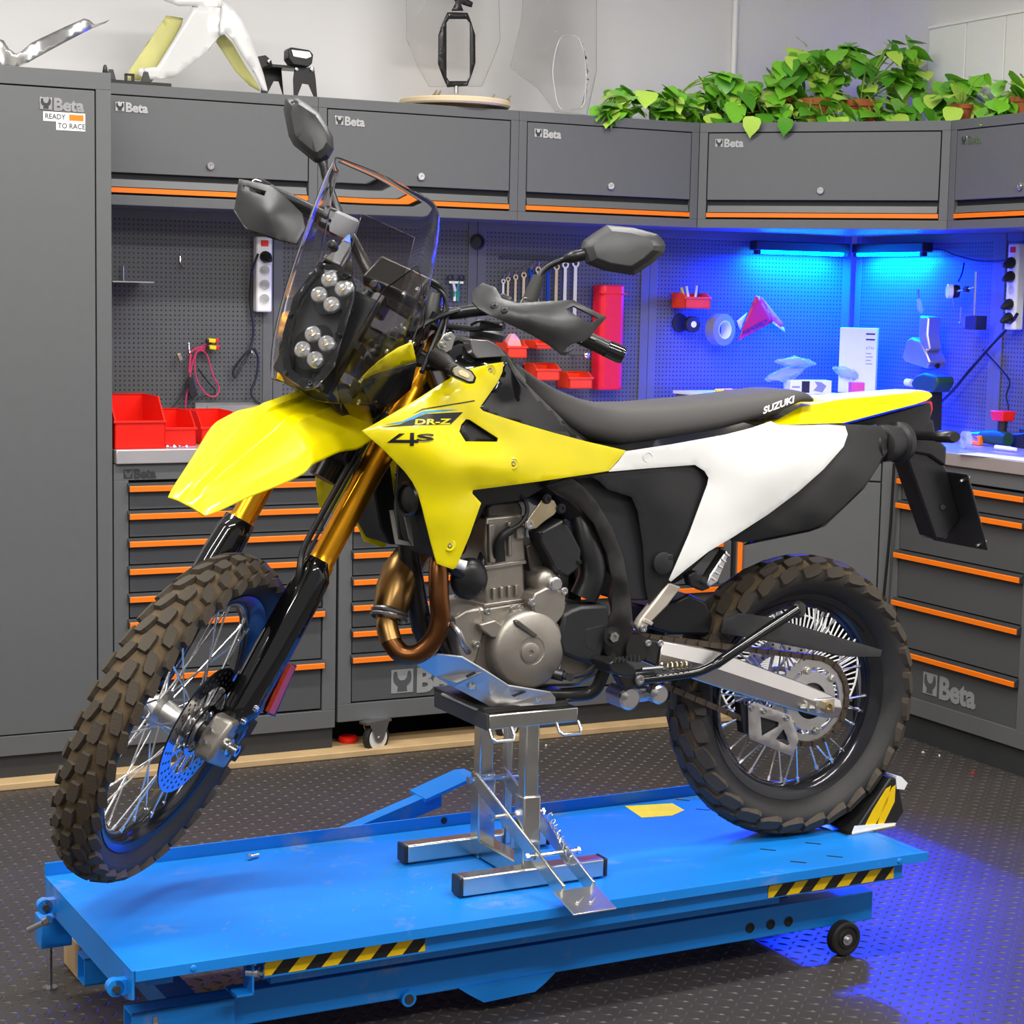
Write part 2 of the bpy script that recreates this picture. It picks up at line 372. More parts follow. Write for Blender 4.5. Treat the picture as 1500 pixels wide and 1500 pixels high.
# ------------------------------------------------------------------ base units
def drawers(t, fr, wd, zs, zb, s=.045, y=0):
    zs = list(zs)
    for i, z in enumerate(zs):
        nz = zs[i+1]+.020 if i < len(zs)-1 else zb
        d = obj('drawer', MB().bx(s+.004, wd-s-.004, y+.004, y+.026, nz, z+.004), 'drawer_face', t, fr, bevel=.0012)
        x0, x1 = s-.004, wd-s+.004
        h = MB().add([(x, yy, zz) for x in (x0, x1) for yy, zz in ((y+.004, z+.017), (y-.004, z+.017), (y-.016, z+.008), (y-.016, z-.010), (y+.004, z-.010))], [(0, 1, 6, 5), (1, 2, 7, 6), (2, 3, 8, 7), (3, 4, 9, 8), (4, 3, 2, 1, 0), (5, 6, 7, 8, 9)])
        obj('drawer_rail', h, 'cabinet_dark', d, fr, smooth=0)
        obj('handle_strip', MB().add([(x, yy, zz) for x in (x0+.003, x1-.003) for yy, zz in ((y-.0165, z-.0085), (y-.0165, z+.0085), (y-.019, z+.006), (y-.019, z-.0085))], [(0, 1, 5, 4), (1, 2, 6, 5), (2, 3, 7, 6), (3, 0, 4, 7), (3, 2, 1, 0), (4, 5, 6, 7)]), 'orange', d, fr, smooth=0, label='orange handle strip')
def unit_body(t, fr, wd, top, bot, dp=.55, s=.045, plinth=True, zt=.905):
    b = MB().bx(0, wd, .03, dp, bot, top).bx(0, wd, 0, .03, zt, top).bx(0, wd, 0, .03, bot, bot+.058).bx(0, s, 0, .03, bot+.058, zt).bx(wd-s, wd, 0, .03, bot+.058, zt)
    obj('body', b, 'cabinet', t, fr, bevel=.0015, smooth=0)
    obj('recess', MB().bx(s, wd-s, .027, .031, bot+.058, zt), 'groove', t, fr, smooth=0)
    if plinth: obj('plinth', MB().bx(.004, wd-.004, .014, dp, 0, bot+.002), 'cabinet_dark', t, fr, smooth=0)
Z7 = (.88, .796, .712, .628, .543, .465, .298)
t = thing('drawer_unit', 'grey seven-drawer base unit with orange strips right beside the tall locker', 'drawer unit', RF(1.478, 5.63, 0), 'drawer units under the workbench'); fr = FR[t.name]
unit_body(t, fr, .717, .953, .09); drawers(t, fr, .717, Z7, .155); logo(t, fr, .03, 0, .912, .027, 'cabinet_dark', 'drawer_face')
# roller cabinet on castors
t = thing('roller_cabinet', 'grey roller cabinet on castors behind the exhaust, large badge on its bottom drawer', 'tool cabinet', RF(2.204, 5.63, 0)); fr = FR[t.name]
unit_body(t, fr, .712, .945, .105, plinth=False); drawers(t, fr, .712, (.88, .817, .732, .646, .56, .477, .392, .307), .168)
logo(t, fr, .186, .003, .185, .078, 'logo_grey', 'drawer_face', .0012)
def castor(t, fr, x, y, brake):
    f2 = fr @ Matrix.Translation((x, y, 0)) @ Matrix.Rotation(.35, 4, 'Z')
    w_ = obj('castor', MB().lathe([(.010, -.011), (.030, -.012), (.034, -.009), (.036, -.012), (.047, -.012), (.05, -.007), (.05, .007), (.047, .012), (.036, .012), (.034, .009), (.030, .012), (.010, .011)], (0, 0, .05), (0, 1, 0), 28), 'rubber', t, f2)
    obj('wheel_face', MB().lathe([(.012, -.0135), (.037, -.0135), (.039, -.011), (.012, -.010)], (0, 0, .05), (0, 1, 0), 28), 'caster_white', w_, f2)
    f = MB().add([(-.055, -.02, .108), (.05, -.02, .108), (.05, .02, .108), (-.055, .02, .108), (-.055, -.02, .1), (.05, -.02, .1), (.05, .02, .1), (-.055, .02, .1)], [(0, 1, 2, 3), (7, 6, 5, 4), (0, 4, 5, 1), (1, 5, 6, 2), (2, 6, 7, 3), (3, 7, 4, 0)])
    for s in (-1, 1): f.prism([(-.04, .1), (.04, .1), (.018, .045), (.008, .036), (-.008, .036), (-.018, .045)], .003, Matrix.Translation((0, s*.018-.0015, 0)))
    f.cyl((0, -.022, .05), (0, .022, .05), .008, n=10)
    obj('castor_fork', f, 'steel', w_, f2, smooth=30)
    if brake: obj('brake_pedal', MB().box((.06, 0, .06), (.05, .03, .008), Matrix.Rotation(.6, 3, 'Y')), 'red', w_, f2, bevel=.002)
for x in (.125, .60): castor(t, fr, x, -.02, False); castor(t, fr, x, .45, False)
for x in (.06,): castor_clip = T(obj('red_clamp', MB().lathe([(.012, 0), (.03, 0), (.032, .006), (.032, .016), (.028, .02), (.012, .02)], (0, 0, 0), (0, 0, 1), 20), 'red', None, RF(2.268, 5.70, .021)), 'small round red part lying on the wooden strip by the castor', 'part')
t = thing('drawer_unit', 'grey drawer unit behind the motorcycle engine, right of the roller cabinet', 'drawer unit', RF(2.925, 5.63, 0), 'drawer units under the workbench'); fr = FR[t.name]
unit_body(t, fr, .76, .953, .09); drawers(t, fr, .76, (.88, .796, .712, .628, .47, .298), .155)
# corner base cabinet
t = thing('corner_cabinet', 'grey corner base cabinet with a plain door and an upright orange handle', 'cabinet', RF(3.70, 5.63, 0, -math.pi/4)); fr = FR[t.name]; dw2 = .545
b = MB(); P = [(0, .02), (dw2, .02), (dw2+.32, .35), (dw2/2, .85), (-.32, .35)]; n = 5
b.add([(x, y, .09) for x, y in P]+[(x, y, .953) for x, y in P], [tuple(reversed(range(n))), tuple(range(n, 2*n))]+[(i, (i+1) % n, (i+1) % n+n, i+n) for i in range(n)])
obj('body', b, 'cabinet', t, smooth=0); obj('plinth', MB().bx(0, dw2, .03, .3, 0, .09), 'cabinet_dark', t, smooth=0)
obj('top_panel', MB().bx(.004, dw2-.045, .002, .02, .872, .951), 'cabinet', t, bevel=.0015); obj('side_post', MB().bx(dw2-.04, dw2, .0, .02, .09, .951), 'cabinet', t, bevel=.0015)
d = obj('door', MB().bx(.004, dw2-.045, 0, .02, .095, .866), 'cabinet', t, bevel=.0015)
obj('door_handle', MB().bx(.012, .03, -.014, 0, .30, .70), 'orange', d, fr, bevel=.002, label='upright orange handle')
# right drawer unit
t = thing('drawer_unit', 'grey drawer unit at the right edge with a large badge on its bottom drawer', 'drawer unit', RF(4.088, 5.255, 0, -math.pi/2), 'drawer units under the workbench'); fr = FR[t.name]
unit_body(t, fr, .72, .953, .09); drawers(t, fr, .72, (.88, .797, .626, .462, .294), .145); logo(t, fr, .208, .003, .175, .073, 'logo_grey', 'drawer_face', .0012)
logo(t, fr, .03, 0, .912, .027, 'chrome', 'drawer_face')
# ------------------------------------------------------------------ worktop, one continuous run round the corner
wt = MB(); P = [(1.482, 5.615), (3.705, 5.615), (4.075, 5.24), (4.075, 4.5), (4.62, 4.5), (4.62, 6.235), (1.482, 6.235)]; n = 7
wt.add([(x, y, .955) for x, y in P]+[(x, y, .9985) for x, y in P], [tuple(reversed(range(n))), tuple(range(n, 2*n))]+[(i, (i+1) % n, (i+1) % n+n, i+n) for i in range(n)])
T(obj('worktop', wt, 'stainless', None, RF(0, 0, 0), bevel=.003), 'brushed steel worktop running round the corner on the base units', 'worktop')
# ------------------------------------------------------------------ perforated back panels
def pegpanel(fr, wd, label):
    t = thing('pegboard', label, 'pegboard', fr, 'perforated tool panels'); s = .035
    obj('perforated_sheet', MB().bx(s, wd-s, .002, .006, .03, .735), 'pegboard', t, smooth=0)
    obj('frame', MB().bx(0, s, -.002, .03, 0, .74).bx(wd-s, wd, -.002, .03, 0, .74).bx(s, wd-s, 0, .03, 0, .03).bx(s, wd-s, 0, .03, .71, .74), 'cabinet', t, bevel=.001, smooth=0)
    return t
PV = 6.21
pegpanel(RF(1.49, PV, .9985), .69, 'perforated grey panel left, behind the hanging red wires'); pegpanel(RF(2.182, PV, .9985), .764, 'perforated grey panel behind the windscreen and handlebar')
pegpanel(RF(2.948, PV, .9985), .712, 'perforated grey panel behind the row of spanners'); pegpanel(RF(3.662, PV, .9985), .918, 'perforated panel left of the corner, lit blue, with the tape roll')
pegpanel(RF(4.60, 6.20, .9985, -math.pi/2), .84, 'perforated panel right of the corner, lit blue, behind the tools'); pegpanel(RF(4.60, 5.36, .9985, -math.pi/2), .80, 'perforated panel at the right edge behind the socket strip')
o = T(obj('cable_grommet', MB().lathe([(.018, 0), (.026, 0), (.028, .006), (.02, .008), (.018, -.01)], (0, 0, 0), (0, -1, 0), 24), 'black_plastic', None, RF(2.945, PV-.003, 1.668)), 'round black cable grommet between two tool panels', 'grommet')
# blue lamps under the wall cabinets
def led(fr, label):
    t = thing('led_lamp', label, 'lamp', fr, 'blue strip lamps under the wall cabinets')
    obj('housing', MB().bx(-.025, .41, -.02, .03, .004, .04), 'black_plastic', t, bevel=.004)
    obj('tube', MB().cyl((0, -.004, 0), (.385, -.004, 0), .0085, n=12), 'led', t)
    obj('end_cap', MB().bx(-.02, -.001, -.016, .008, -.012, .01).bx(.386, .405, -.016, .008, -.012, .01), 'black_plastic', t, bevel=.002)
    l = bpy.data.lights.new('led_light', 'AREA'); l.shape = 'RECTANGLE'; l.size = .385; l.size_y = .03; l.energy = 145; l.color = (.0, .02, 1)
    o = bpy.data.objects.new('led_light', l); COL.objects.link(o); o.parent = t; o.matrix_basis = Matrix.Translation((.19, -.004, -.012))
led(RF(4.106, 6.15, 1.668), 'blue strip lamp left of the corner'); led(RF(4.55, 6.115, 1.668, -math.pi/2), 'blue strip lamp right of the corner')
# ================================================================== LIFT TABLE
YW = .024
EX = math.cos(YW)*dA + math.sin(YW)*dB; EY = -math.sin(YW)*dA + math.cos(YW)*dB
LO = dA*.8933 + dB*3.2894
LF = frm(LO, EX, EY, ZV)
t = thing('lift_table', 'blue steel motorcycle lift table with hazard tape along its side', 'lift table', LF)
TL, TW, TZ = 1.815, .625, .25
pl = MB().bx(0, TL, 0, TW, TZ-.004, TZ); obj('platform', pl, 'lift_blue', t, bevel=.001, smooth=0)
obj('far_flange', MB().bx(0, TL, TW, TW+.004, TZ-.02, TZ+.027), 'lift_blue', t, bevel=.001, smooth=0)
obj('near_flange', MB().bx(.006, TL+.028, -.004, 0, TZ-.021, TZ).bx(TL-.0, TL+.028, 0, .0015, TZ-.021, TZ), 'lift_blue', t, bevel=.001, smooth=0)
obj('end_lip', MB().loft([[(TL, y, TZ), (TL+.028, y, TZ-.003), (TL+.028, y, TZ-.008), (TL, y, TZ-.004)] for y in (0, TW)]), 'lift_blue', t, smooth=0)
obj('end_plate', MB().prism([(0, TZ-.004), (.62, TZ-.004), (.62, TZ-.05), (.56, TZ-.066), (.04, TZ-.066), (0, TZ-.055)], .005, Matrix(((0, 1, 0), (1, 0, 0), (0, 0, 1))).to_4x4()), 'lift_blue', t, smooth=0)
for y in (.035, .545):
    e = MB().tube([(-.022, y-.01, .212), (-.022, y+.01, .212)], .016, 14).bx(-.022, .003, y-.01, y+.01, .198, .226); obj('hinge_eye', e, 'lift_blue', t)
    obj('hinge_pin', MB().cyl((-.022, y-.017, .212), (-.022, y+.017, .212), .007), 'cabinet_dark', t)
obj('locking_bolt', MB().cyl((-.03, .52, .185), (-.055, .545, .165), .006).cyl((-.028, .518, .187), (-.02, .51, .194), .009, n=6), 'steel', t)
for k in range(2):                                           # side rails under the platform
    y0 = .02 if k == 0 else TW-.06
    obj('side_rail', MB().bx(.26, 1.79, y0, y0+.04, .188, TZ-.004), 'lift_blue', t, bevel=.002)
for bx_ in (.05, .9, 1.7): obj('cross_beam', MB().bx(bx_, bx_+.05, .07, TW-.07, .19, TZ-.004), 'lift_blue', t, smooth=0)
def hazard(x0, x1, z0, z1, y, flip):
    h = obj('hazard_tape', MB().bx(x0, x1, y-.0008, y, z0, z1), 'hazard_black', t, smooth=0, label='black and yellow hazard tape')
    H = z1-z0; x = x0-.02
    while x < x1:
        a = [(x, z0), (x+.034, z0), (x+.034+H*.9, z1), (x+H*.9, z1)]
        c = [(min(max(px, x0), x1), pz if x0 <= px <= x1 else (z0+(x0-px)/.9*0+pz*0+(pz)) ) for px, pz in a]
        P = []
        for i in range(4):                                   # clip the slanted bar to the strip
            p, q = a[i], a[(i+1) % 4]
            P.append(p)
            for xc in sorted((x0, x1), reverse=q[0] < p[0]):
                if (p[0]-xc)*(q[0]-xc) < 0: P.append((xc, p[1]+(q[1]-p[1])*(xc-p[0])/(q[0]-p[0])))
        P = [p for p in P if x0-1e-6 <= p[0] <= x1+1e-6]
        if len(P) >= 3: obj('yellow_bar', MB().prism(P, -.0006, Matrix.Translation((0, y-.0008, 0))), 'hazard_yellow', h, LF, smooth=0)
        x += .068
hazard(.262, .597, .194, .224, .02, 0); hazard(1.42, 1.764, .192, .219, .02, 0)
hz = MB(); 
for k in range(14): hz.prism([(.62+k*.055, .172), (.645+k*.055, .172), (.66+k*.055, .188), (.635+k*.055, .188)], .001, Matrix.Translation((0, .085, 0)))
obj('inner_hazard_tape', hz, 'hazard_yellow', t, smooth=0); obj('inner_beam', MB().bx(.3, 1.5, .087, .12, .15, .19), 'lift_blue', t, smooth=0)
obj('clevis', MB().bx(.235, .239, .012, .06, .165, .232).bx(.205, .239, .012, .05, .163, .167), 'lift_blue', t, smooth=0)
obj('pivot_bolt', MB().cyl((.232, .03, .205), (.25, .014, .205), .011, n=16).cyl((.25, .014, .205), (.256, .008, .205), .0065, n=6), 'chrome', t)
# base frame
for k, y0 in enumerate((.12, .45)):
    b = MB().bx(.232, 1.79, y0, y0+.045, .062, .130)
    obj('base_rail', b, 'lift_blue', t, bevel=.002)
    e = MB().bx(.03, .232, y0-.02, y0-.016, .07, .128).bx(.03, .232, y0+.03, y0+.034, .07, .128).bx(.03, .232, y0-.02, y0+.034, .124, .128).bx(.03, .232, y0-.02, y0+.034, .07, .074)
    obj('stabiliser_tube', e, 'lift_blue', t, smooth=0)
for bx_ in (.12, 1.6): obj('base_cross_tube', MB().bx(bx_, bx_+.06, .165, .45, .075, .12), 'lift_blue', t, smooth=0)
for x in (1.447, 1.503, 1.552): obj('rail_hole', MB().lathe([(.011, 0), (.012, .0005), (.0095, .0012), (.009, -.002)], (x, .1195, .0905), (0, -1, 0), 18), 'groove', t)
obj('foot_bracket', MB().prism([(.72, .066), (.95, .066), (.925, .046), (.90, .030), (.78, .026), (.745, .048)], .008, Matrix.Translation((0, .115, 0))), 'lift_blue', t, smooth=0)
e = MB().lathe([(.016, 0), (.016, .02), (.010, .02), (.010, .0)], (.606, .128, .063), (0, -1, 0), 20, loop=True); obj('roller_eye', e, 'lift_blue', t)
obj('roller_pin', MB().cyl((.606, .13, .063), (.606, .106, .063), .0095), 'cabinet_dark', t)
for x in (.055,):
    for y in (.10, .63):
        xx = x+(.02 if y < .5 else -.045); obj('levelling_screw', MB().cyl((xx, y, .006), (xx, y, .118), .006).cyl((xx, y, .094), (xx, y, .104), .011, n=6).cyl((xx, y, 0), (xx, y, .006), .016), 'zinc', t)
obj('stabiliser_foot', MB().bx(-.015, .05, .60, .655, .10, .165), 'lift_blue', t, bevel=.002)
for y, s in ((.095, -1), (.53, 1)):
    wl = obj('wheel', MB().lathe([(.012, -.012), (.02, -.013), (.022, -.01), (.028, -.01), (.030, -.014), (.036, -.014), (.04, -.01), (.04, .01), (.036, .014), (.02, .014)], (1.69, y, .04), (0, 1, 0), 32), 'rubber', t)
    obj('axle_bolt', MB().cyl((1.69, y-.024, .04), (1.69, y+.02, .04), .006).lathe([(.013, 0), (.013, .002), (.006, .002)], (1.69, y-.014, .04), (0, -1, 0), 16), 'chrome', wl)
lv = MB()                                                    # foot pump pedal beyond the table
obj('pump_lever', MB().loft([[(.66, y, z) for y, z in ((.68, .235), (.72, .235), (.72, .20), (.68, .20))], [(.955, y, z) for y, z in ((.69, .318), (.73, .318), (.73, .278), (.69, .278))]]), 'lift_blue', t, smooth=0)
obj('pump_pedal', MB().loft([[(.905, y, z) for y, z in ((.672, .306), (.762, .306), (.762, .298), (.672, .298))], [(1.02, y, z) for y, z in ((.668, .345), (.758, .345), (.758, .337), (.668, .337))], [(1.04, y, z) for y, z in ((.685, .349), (.745, .349), (.745, .341), (.685, .341))]]), 'lift_blue', t, smooth=0)
obj('lever_bracket', MB().bx(.62, .72, .63, .73, .15, .21), 'lift_blue', t, bevel=.004)
for (x, y, a) in ((1.516, .158, .3), (1.522, .052, .25), (1.641, .157, .3), (1.623, .053, .3), (1.573, .599, .2), (1.57, .504, .2)):
    obj('slot', MB().box((x, y, TZ+.0003), (.035, .005, .0012), Matrix.Rotation(-.75, 3, 'Z')), 'groove', t, smooth=0)
for (x, y) in ((.115, -.0042), (1.76, -.0042)): obj('rivet', MB().lathe([(.0065, 0), (.005, .002), (.001, .0028)], (x, y, TZ-.011), (0, -1, 0), 14), 'lift_blue', t)
obj('flange_hole', MB().lathe([(.008, 0), (.008, .001), (.001, .001)], (.93, TW-.0002, TZ+.014), (0, -1, 0), 16), 'groove', t)
for k, (x, y, sx, sy) in enumerate(((.25, .17, .085, .03), (.62, .18, .11, .04), (.66, .38, .10, .03))):
    P = [Vector((x+sx*.5*(1+.35*random.uniform(-1, 1))*math.cos(q), y+sy*.5*(1+.35*random.uniform(-1, 1))*math.sin(q), TZ+.0004)) for q in (2*math.pi*i/18 for i in range(18))]
sw = MB()
for k in range(90):                                         # worn tread scratches and scuffs in the paint
    cx, cy = random.choice(((.33, .14), (.62, .22), (.5, .4), (.75, .3)))
    x, y = random.gauss(cx, .09), random.gauss(cy, .06)
    if .03 < x < 1.2 and .02 < y < .58: sw.box((x, y, TZ+.0002), (random.uniform(.003, .016), .0018, .0004), Matrix.Rotation(random.choice((.78, -.78)), 3, 'Z'))
q = obj('scuff_marks', sw, 'dust', t, smooth=0); q['kind'] = 'stuff'
obj('warning_sticker', MB().add([(1.394, .501, TZ+.0006), (1.471, .487, TZ+.0006), (1.525, .517, TZ+.0006), (1.532, .582, TZ+.0006), (1.411, .607, TZ+.0006)], [(0, 1, 2, 3, 4)]), 'yellow_matte', t, smooth=0, label='worn yellow sticker')
T(obj('wood_block', MB().bx(0, .16, -.05, .07, 0, .085), 'wood', None, LF @ Matrix.Translation((.075, .70, 0)), bevel=.006), 'wooden block lying on the floor under the lift table end', 'block')
bo = T(obj('loose_bolt', MB().cyl((0, 0, .006), (.022, .006, .006), .0045).cyl((-.006, -.002, .0075), (0, 0, .0075), .0075, n=6), 'chrome', None, LF @ Matrix.Translation((.43, .56, TZ))), 'small loose bolt lying on the blue lift platform', 'bolt')
# wheel chock at the table end
ck = thing('wheel_chock', 'black and yellow striped wheel chock behind the rear tyre', 'chock', LF @ Matrix.Translation((1.80, .235, TZ)) @ Matrix.Rotation(.12, 4, 'Z'))
obj('wedge', MB().prism([(-.03, 0), (.105, 0), (.135, .03), (.11, .115), (.085, .12)], .10, Matrix.Translation((0, -.05, 0))), 'hazard_black', ck, bevel=.004)
for k in range(2):
    obj('yellow_patch', MB().prism([(.0+k*.045, .008), (.035+k*.03, .008), (.075+k*.025, .06), (.085+k*.016, .10), (.07+k*.02, .095), (.03+k*.03, .05)], -.001, Matrix.Translation((0, -.05, 0))), 'hazard_yellow', ck, smooth=0)
obj('base_plate', MB().bx(-.06, .10, -.06, .06, 0, .004), 'zinc', ck, smooth=0)
obj('worn_corner', MB().prism([(.105, .09), (.13, .085), (.14, .1), (.118, .118), (.1, .123)], .104, Matrix.Translation((0, -.052, 0))), 'white', ck, smooth=0)
obj('worn_edge', MB().prism([(-.04, .0), (.1, .0), (.105, .008), (-.03, .02)], -.003, Matrix.Translation((0, -.051, 0))), 'white', ck, smooth=0)
# ================================================================== ENGINE STAND
t = thing('lift_stand', 'galvanised scissor lift stand under the engine with a foot pedal', 'stand', LF @ Matrix.Translation((0, 0, TZ)))
Q = FR[t.name]
def lpx(x, y, yy):            # pixel -> stand-local point on the plane yy across the table
    P = on_plane(x, y, EY, EY.dot(LO)+yy)-LO; return Vector((P.dot(EX), P.dot(EY), P.z-TZ))
S_ = .04
def sq(a, b, s, name, m='zinc', wall=True, s2=None):
    a, b = Vector(a), Vector(b); d = (b-a); L_ = d.length; rot = d.to_track_quat('X', 'Z').to_matrix()
    return obj(name, MB().box((a+b)/2, (L_, s, s2 or s), rot), m, t, bevel=.004)
for y, x0, x1 in ((.145, .732, 1.068), (.40, .725, 1.07)):
    ft = sq((x0, y, .024), (x1, y, .024), S_, 'foot_bar')
    for xx, s in ((x0, -1), (x1, 1)):
        obj('end_cap', MB().box((xx+s*.004, y, .024), (.008, .041, .041)), 'black_plastic', ft, Q, bevel=.003)
        obj('rubber_foot', MB().cyl((xx-s*.02, y, 0), (xx-s*.02, y, .005), .012), 'black_plastic', ft, Q)
sq((.905, .165, .024), (.905, .38, .024), S_, 'cross_bar')
for y, x in ((.38, .905), (.175, .906)):
    sq((x, y, .0), (x, y, .19), .042, 'outer_post'); sq((x, y, .18), (x, y, .345), .034, 'inner_post')
sq((.965, .38, .02), (.965, .38, .345), .018, 'guide_post')
tp = obj('top_plate', MB().bx(.795, 1.006, .145, .395, .342, .374), 'zinc', t, bevel=.003)
obj('rubber_pad', MB().bx(.79, .99, .16, .40, .374, .386), 'rubber', t, bevel=.002)
obj('side_channel', MB().bx(.789, .795, .145, .395, .342, .376), 'cabinet_dark', t, bevel=.001)
for x in (.822, .98):
    obj('tie_hook', MB().tube([(x-.026, .146, .344), (x-.026, .132, .328), (x-.02, .126, .322), (x+.02, .126, .322), (x+.026, .132, .328), (x+.026, .146, .344)], .0035, 8), 'zinc', t)
for dx in (-.035, .035):
    a, b = Vector((.905+dx*1.05, .345, .185)), Vector((.928+dx, -.005, .03))
    sq(a, b, .007, 'lever_arm', s2=.036)
obj('pedal_plate', MB().box((.925, -.04, .02), (.1, .085, .004), Matrix.Rotation(.28, 3, 'X')).box((.912, -.04, .024), (.03, .006, .003), Matrix.Rotation(.28, 3, 'X') @ Matrix.Rotation(.7, 3, 'Z')).box((.94, -.045, .023), (.03, .006, .003), Matrix.Rotation(.28, 3, 'X') @ Matrix.Rotation(.7, 3, 'Z')), 'alu_bright', t, bevel=.001)
for y, z, x in ((.36, .180, .91), (.24, .128, .905), (.11, .075, .92)):
    obj('pivot_bolt', MB().cyl((x-.05, y, z), (x+.07, y, z), .005, n=10).cyl((x-.053, y, z), (x-.046, y, z), .0085, n=6).cyl((x+.07, y, z), (x+.076, y, z), .0085, n=6), 'chrome', t)
sp = [Vector((.955, .17, .14)) + Vector((.0, -.11, -.075))*(k/48) + Vector((math.cos(k*1.05), 0, math.sin(k*1.05)))*.008 for k in range(49)]
obj('spring', MB().tube(sp, .0016, 6), 'chrome', t)
# ================================================================== MOTORCYCLE
FV = -(math.cos(YW)*dA + math.sin(YW)*dB); NV = ZV.cross(FV)
RC = dA*2.53098628 + dB*3.59011154 + ZV*.5753417
BF = frm(RC, FV, NV, ZV); BFi = BF.inverted()
RHO = math.radians(30.5); DEL = .857
SV = math.cos(RHO)*ZV - math.sin(RHO)*FV
SN_ = math.cos(DEL)*NV - math.sin(DEL)*math.cos(RHO)*FV - math.sin(DEL)*math.sin(RHO)*ZV
SG_ = SN_.cross(SV)
FC = RC + 1.4745*FV + .0717*ZV - .013*NV
SF = frm(FC, SG_, SN_, SV); SFi = SF.inverted()
def BP(x, y, l): return BFi @ on_plane(x, y, NV, NV.dot(RC)+l)          # bike frame: x forward, y left, z up
def SN(x, y, l): return SFi @ on_plane(x, y, SN_, SN_.dot(FC)+l)        # steered frame: g forward, n left, s up the fork
def SG(x, y, l): return SFi @ on_plane(x, y, SG_, SG_.dot(FC)+l)
bike = thing('motorcycle', 'yellow and white dual-sport motorcycle with a clear rally windscreen on the blue lift', 'motorcycle', BF)
def part(name, mb, m, fr=None, parent=None, **k): return obj(name, mb, m, parent or bike, BF if fr is None else fr, **k)
def px3(P, fn): return [fn(*p) for p in P]
def slab(P, l1, l0, fn=BP):
    """outline traced on the plane l1, extruded straight to l0"""
    a = [fn(x, y, l1) for x, y in P]; ax = 1 if fn in (BP, SN) else 0; mb = MB(); n = len(a); b = []
    for p in a:
        q = p.copy(); q[ax] = l0; b.append(q)
    return mb.add(a+b, [tuple(range(n)), tuple(reversed(range(n, 2*n)))]+[(i, i+n, (i+1) % n+n, (i+1) % n) for i in range(n)])
def tps(C):
    C = np.array(C, float); X = C[:, :2]/100; n = len(X)
    d = np.linalg.norm(X[:, None]-X[None], axis=2); K = np.where(d > 0, d*d*np.log(d+1e-12), 0) + np.eye(n)*.02
    P = np.c_[np.ones(n), X]; A = np.zeros((n+3, n+3)); A[:n, :n] = K; A[:n, n:] = P; A[n:, :n] = P.T
    s = np.linalg.solve(A, np.r_[C[:, 2], np.zeros(3)])
    def f(x, y):
        q = np.array([x, y])/100; r = np.linalg.norm(X-q, axis=1); return float(np.where(r > 0, r*r*np.log(r+1e-12), 0) @ s[:n] + s[n] + s[n+1:] @ q)
    return f
def inside(x, y, P):
    c = False; n = len(P)
    for i in range(n):
        x1, y1 = P[i][:2]; x2, y2 = P[(i+1) % n][:2]
        if (y1 > y) != (y2 > y) and x < (x2-x1)*(y-y1)/(y2-y1)+x1: c = not c
    return c
def panel(out, extra=(), holes=(), step=9, fn=BP, mirror=False, lift=0, latf=None):
    """curved sheet: traced outline with a lateral offset per point, filled with a smooth surface"""
    f = latf or tps(list(out)+list(extra)+[h for H in holes for h in H if len(h) > 2])
    V = []; E = []
    def loop(P):
        s = len(V)
        for i in range(len(P)):
            a, b = P[i], P[(i+1) % len(P)]; k = max(1, int(math.hypot(b[0]-a[0], b[1]-a[1])/step))
            for j in range(k): V.append((a[0]+(b[0]-a[0])*j/k, a[1]+(b[1]-a[1])*j/k))
        n = len(V)-s; E.extend((s+i, s+(i+1) % n) for i in range(n))
    loop(out)
    for H in holes: loop(H)
    nb = len(V)
    x0, x1 = min(p[0] for p in out), max(p[0] for p in out); y0, y1 = min(p[1] for p in out), max(p[1] for p in out)
    bd = np.array(V); y = y0+step*.5; r = 0
    while y < y1:
        x = x0+step*(.5+.5*(r % 2))
        while x < x1:
            if inside(x, y, out) and not any(inside(x, y, H) for H in holes) and np.min(np.hypot(bd[:, 0]-x, bd[:, 1]-y)) > step*.55: V.append((x, y))
            x += step
        y += step*.87; r += 1
    vs, es, fs, *_ = delaunay_2d_cdt([Vector(v) for v in V], E, [], 0, 1e-5)
    F_ = []
    for q in fs:
        cx = sum(vs[i][0] for i in q)/len(q); cy = sum(vs[i][1] for i in q)/len(q)
        if inside(cx, cy, out) and not any(inside(cx, cy, H) for H in holes): F_.append(tuple(q))
    P = [fn(v[0], v[1], f(v[0], v[1])+lift) for v in vs]
    used = sorted({i for q in F_ for i in q}); mp = {i: k for k, i in enumerate(used)}
    mb = MB(); mb.add([P[i] for i in used], [tuple(mp[i] for i in q) for q in F_])
    ax = 1 if fn in (BP, SN) else 0
    q = F_[0]; nrm = (P[q[1]]-P[q[0]]).cross(P[q[2]]-P[q[0]])
    if nrm[ax] < 0: mb.f = [tuple(reversed(q)) for q in mb.f]
    if mirror:
        mb.v = [(x, -y, z) for x, y, z in mb.v]; mb.f = [tuple(reversed(q)) for q in mb.f]
    mb.latf = f; return mb
from mathutils.bvhtree import BVHTree
def bvh(mb, fr): return BVHTree.FromPolygons([fr @ Vector(v) for v in mb.v], mb.f)
def stick(tree, x, y, fri, off=.0012):
    h, nrm, i, d = tree.ray_cast(CAM, ray(x, y).normalized())
    if h is None: return None
    if nrm.dot(CAM-h) < 0: nrm = -nrm
    return fri @ (h + nrm*off)
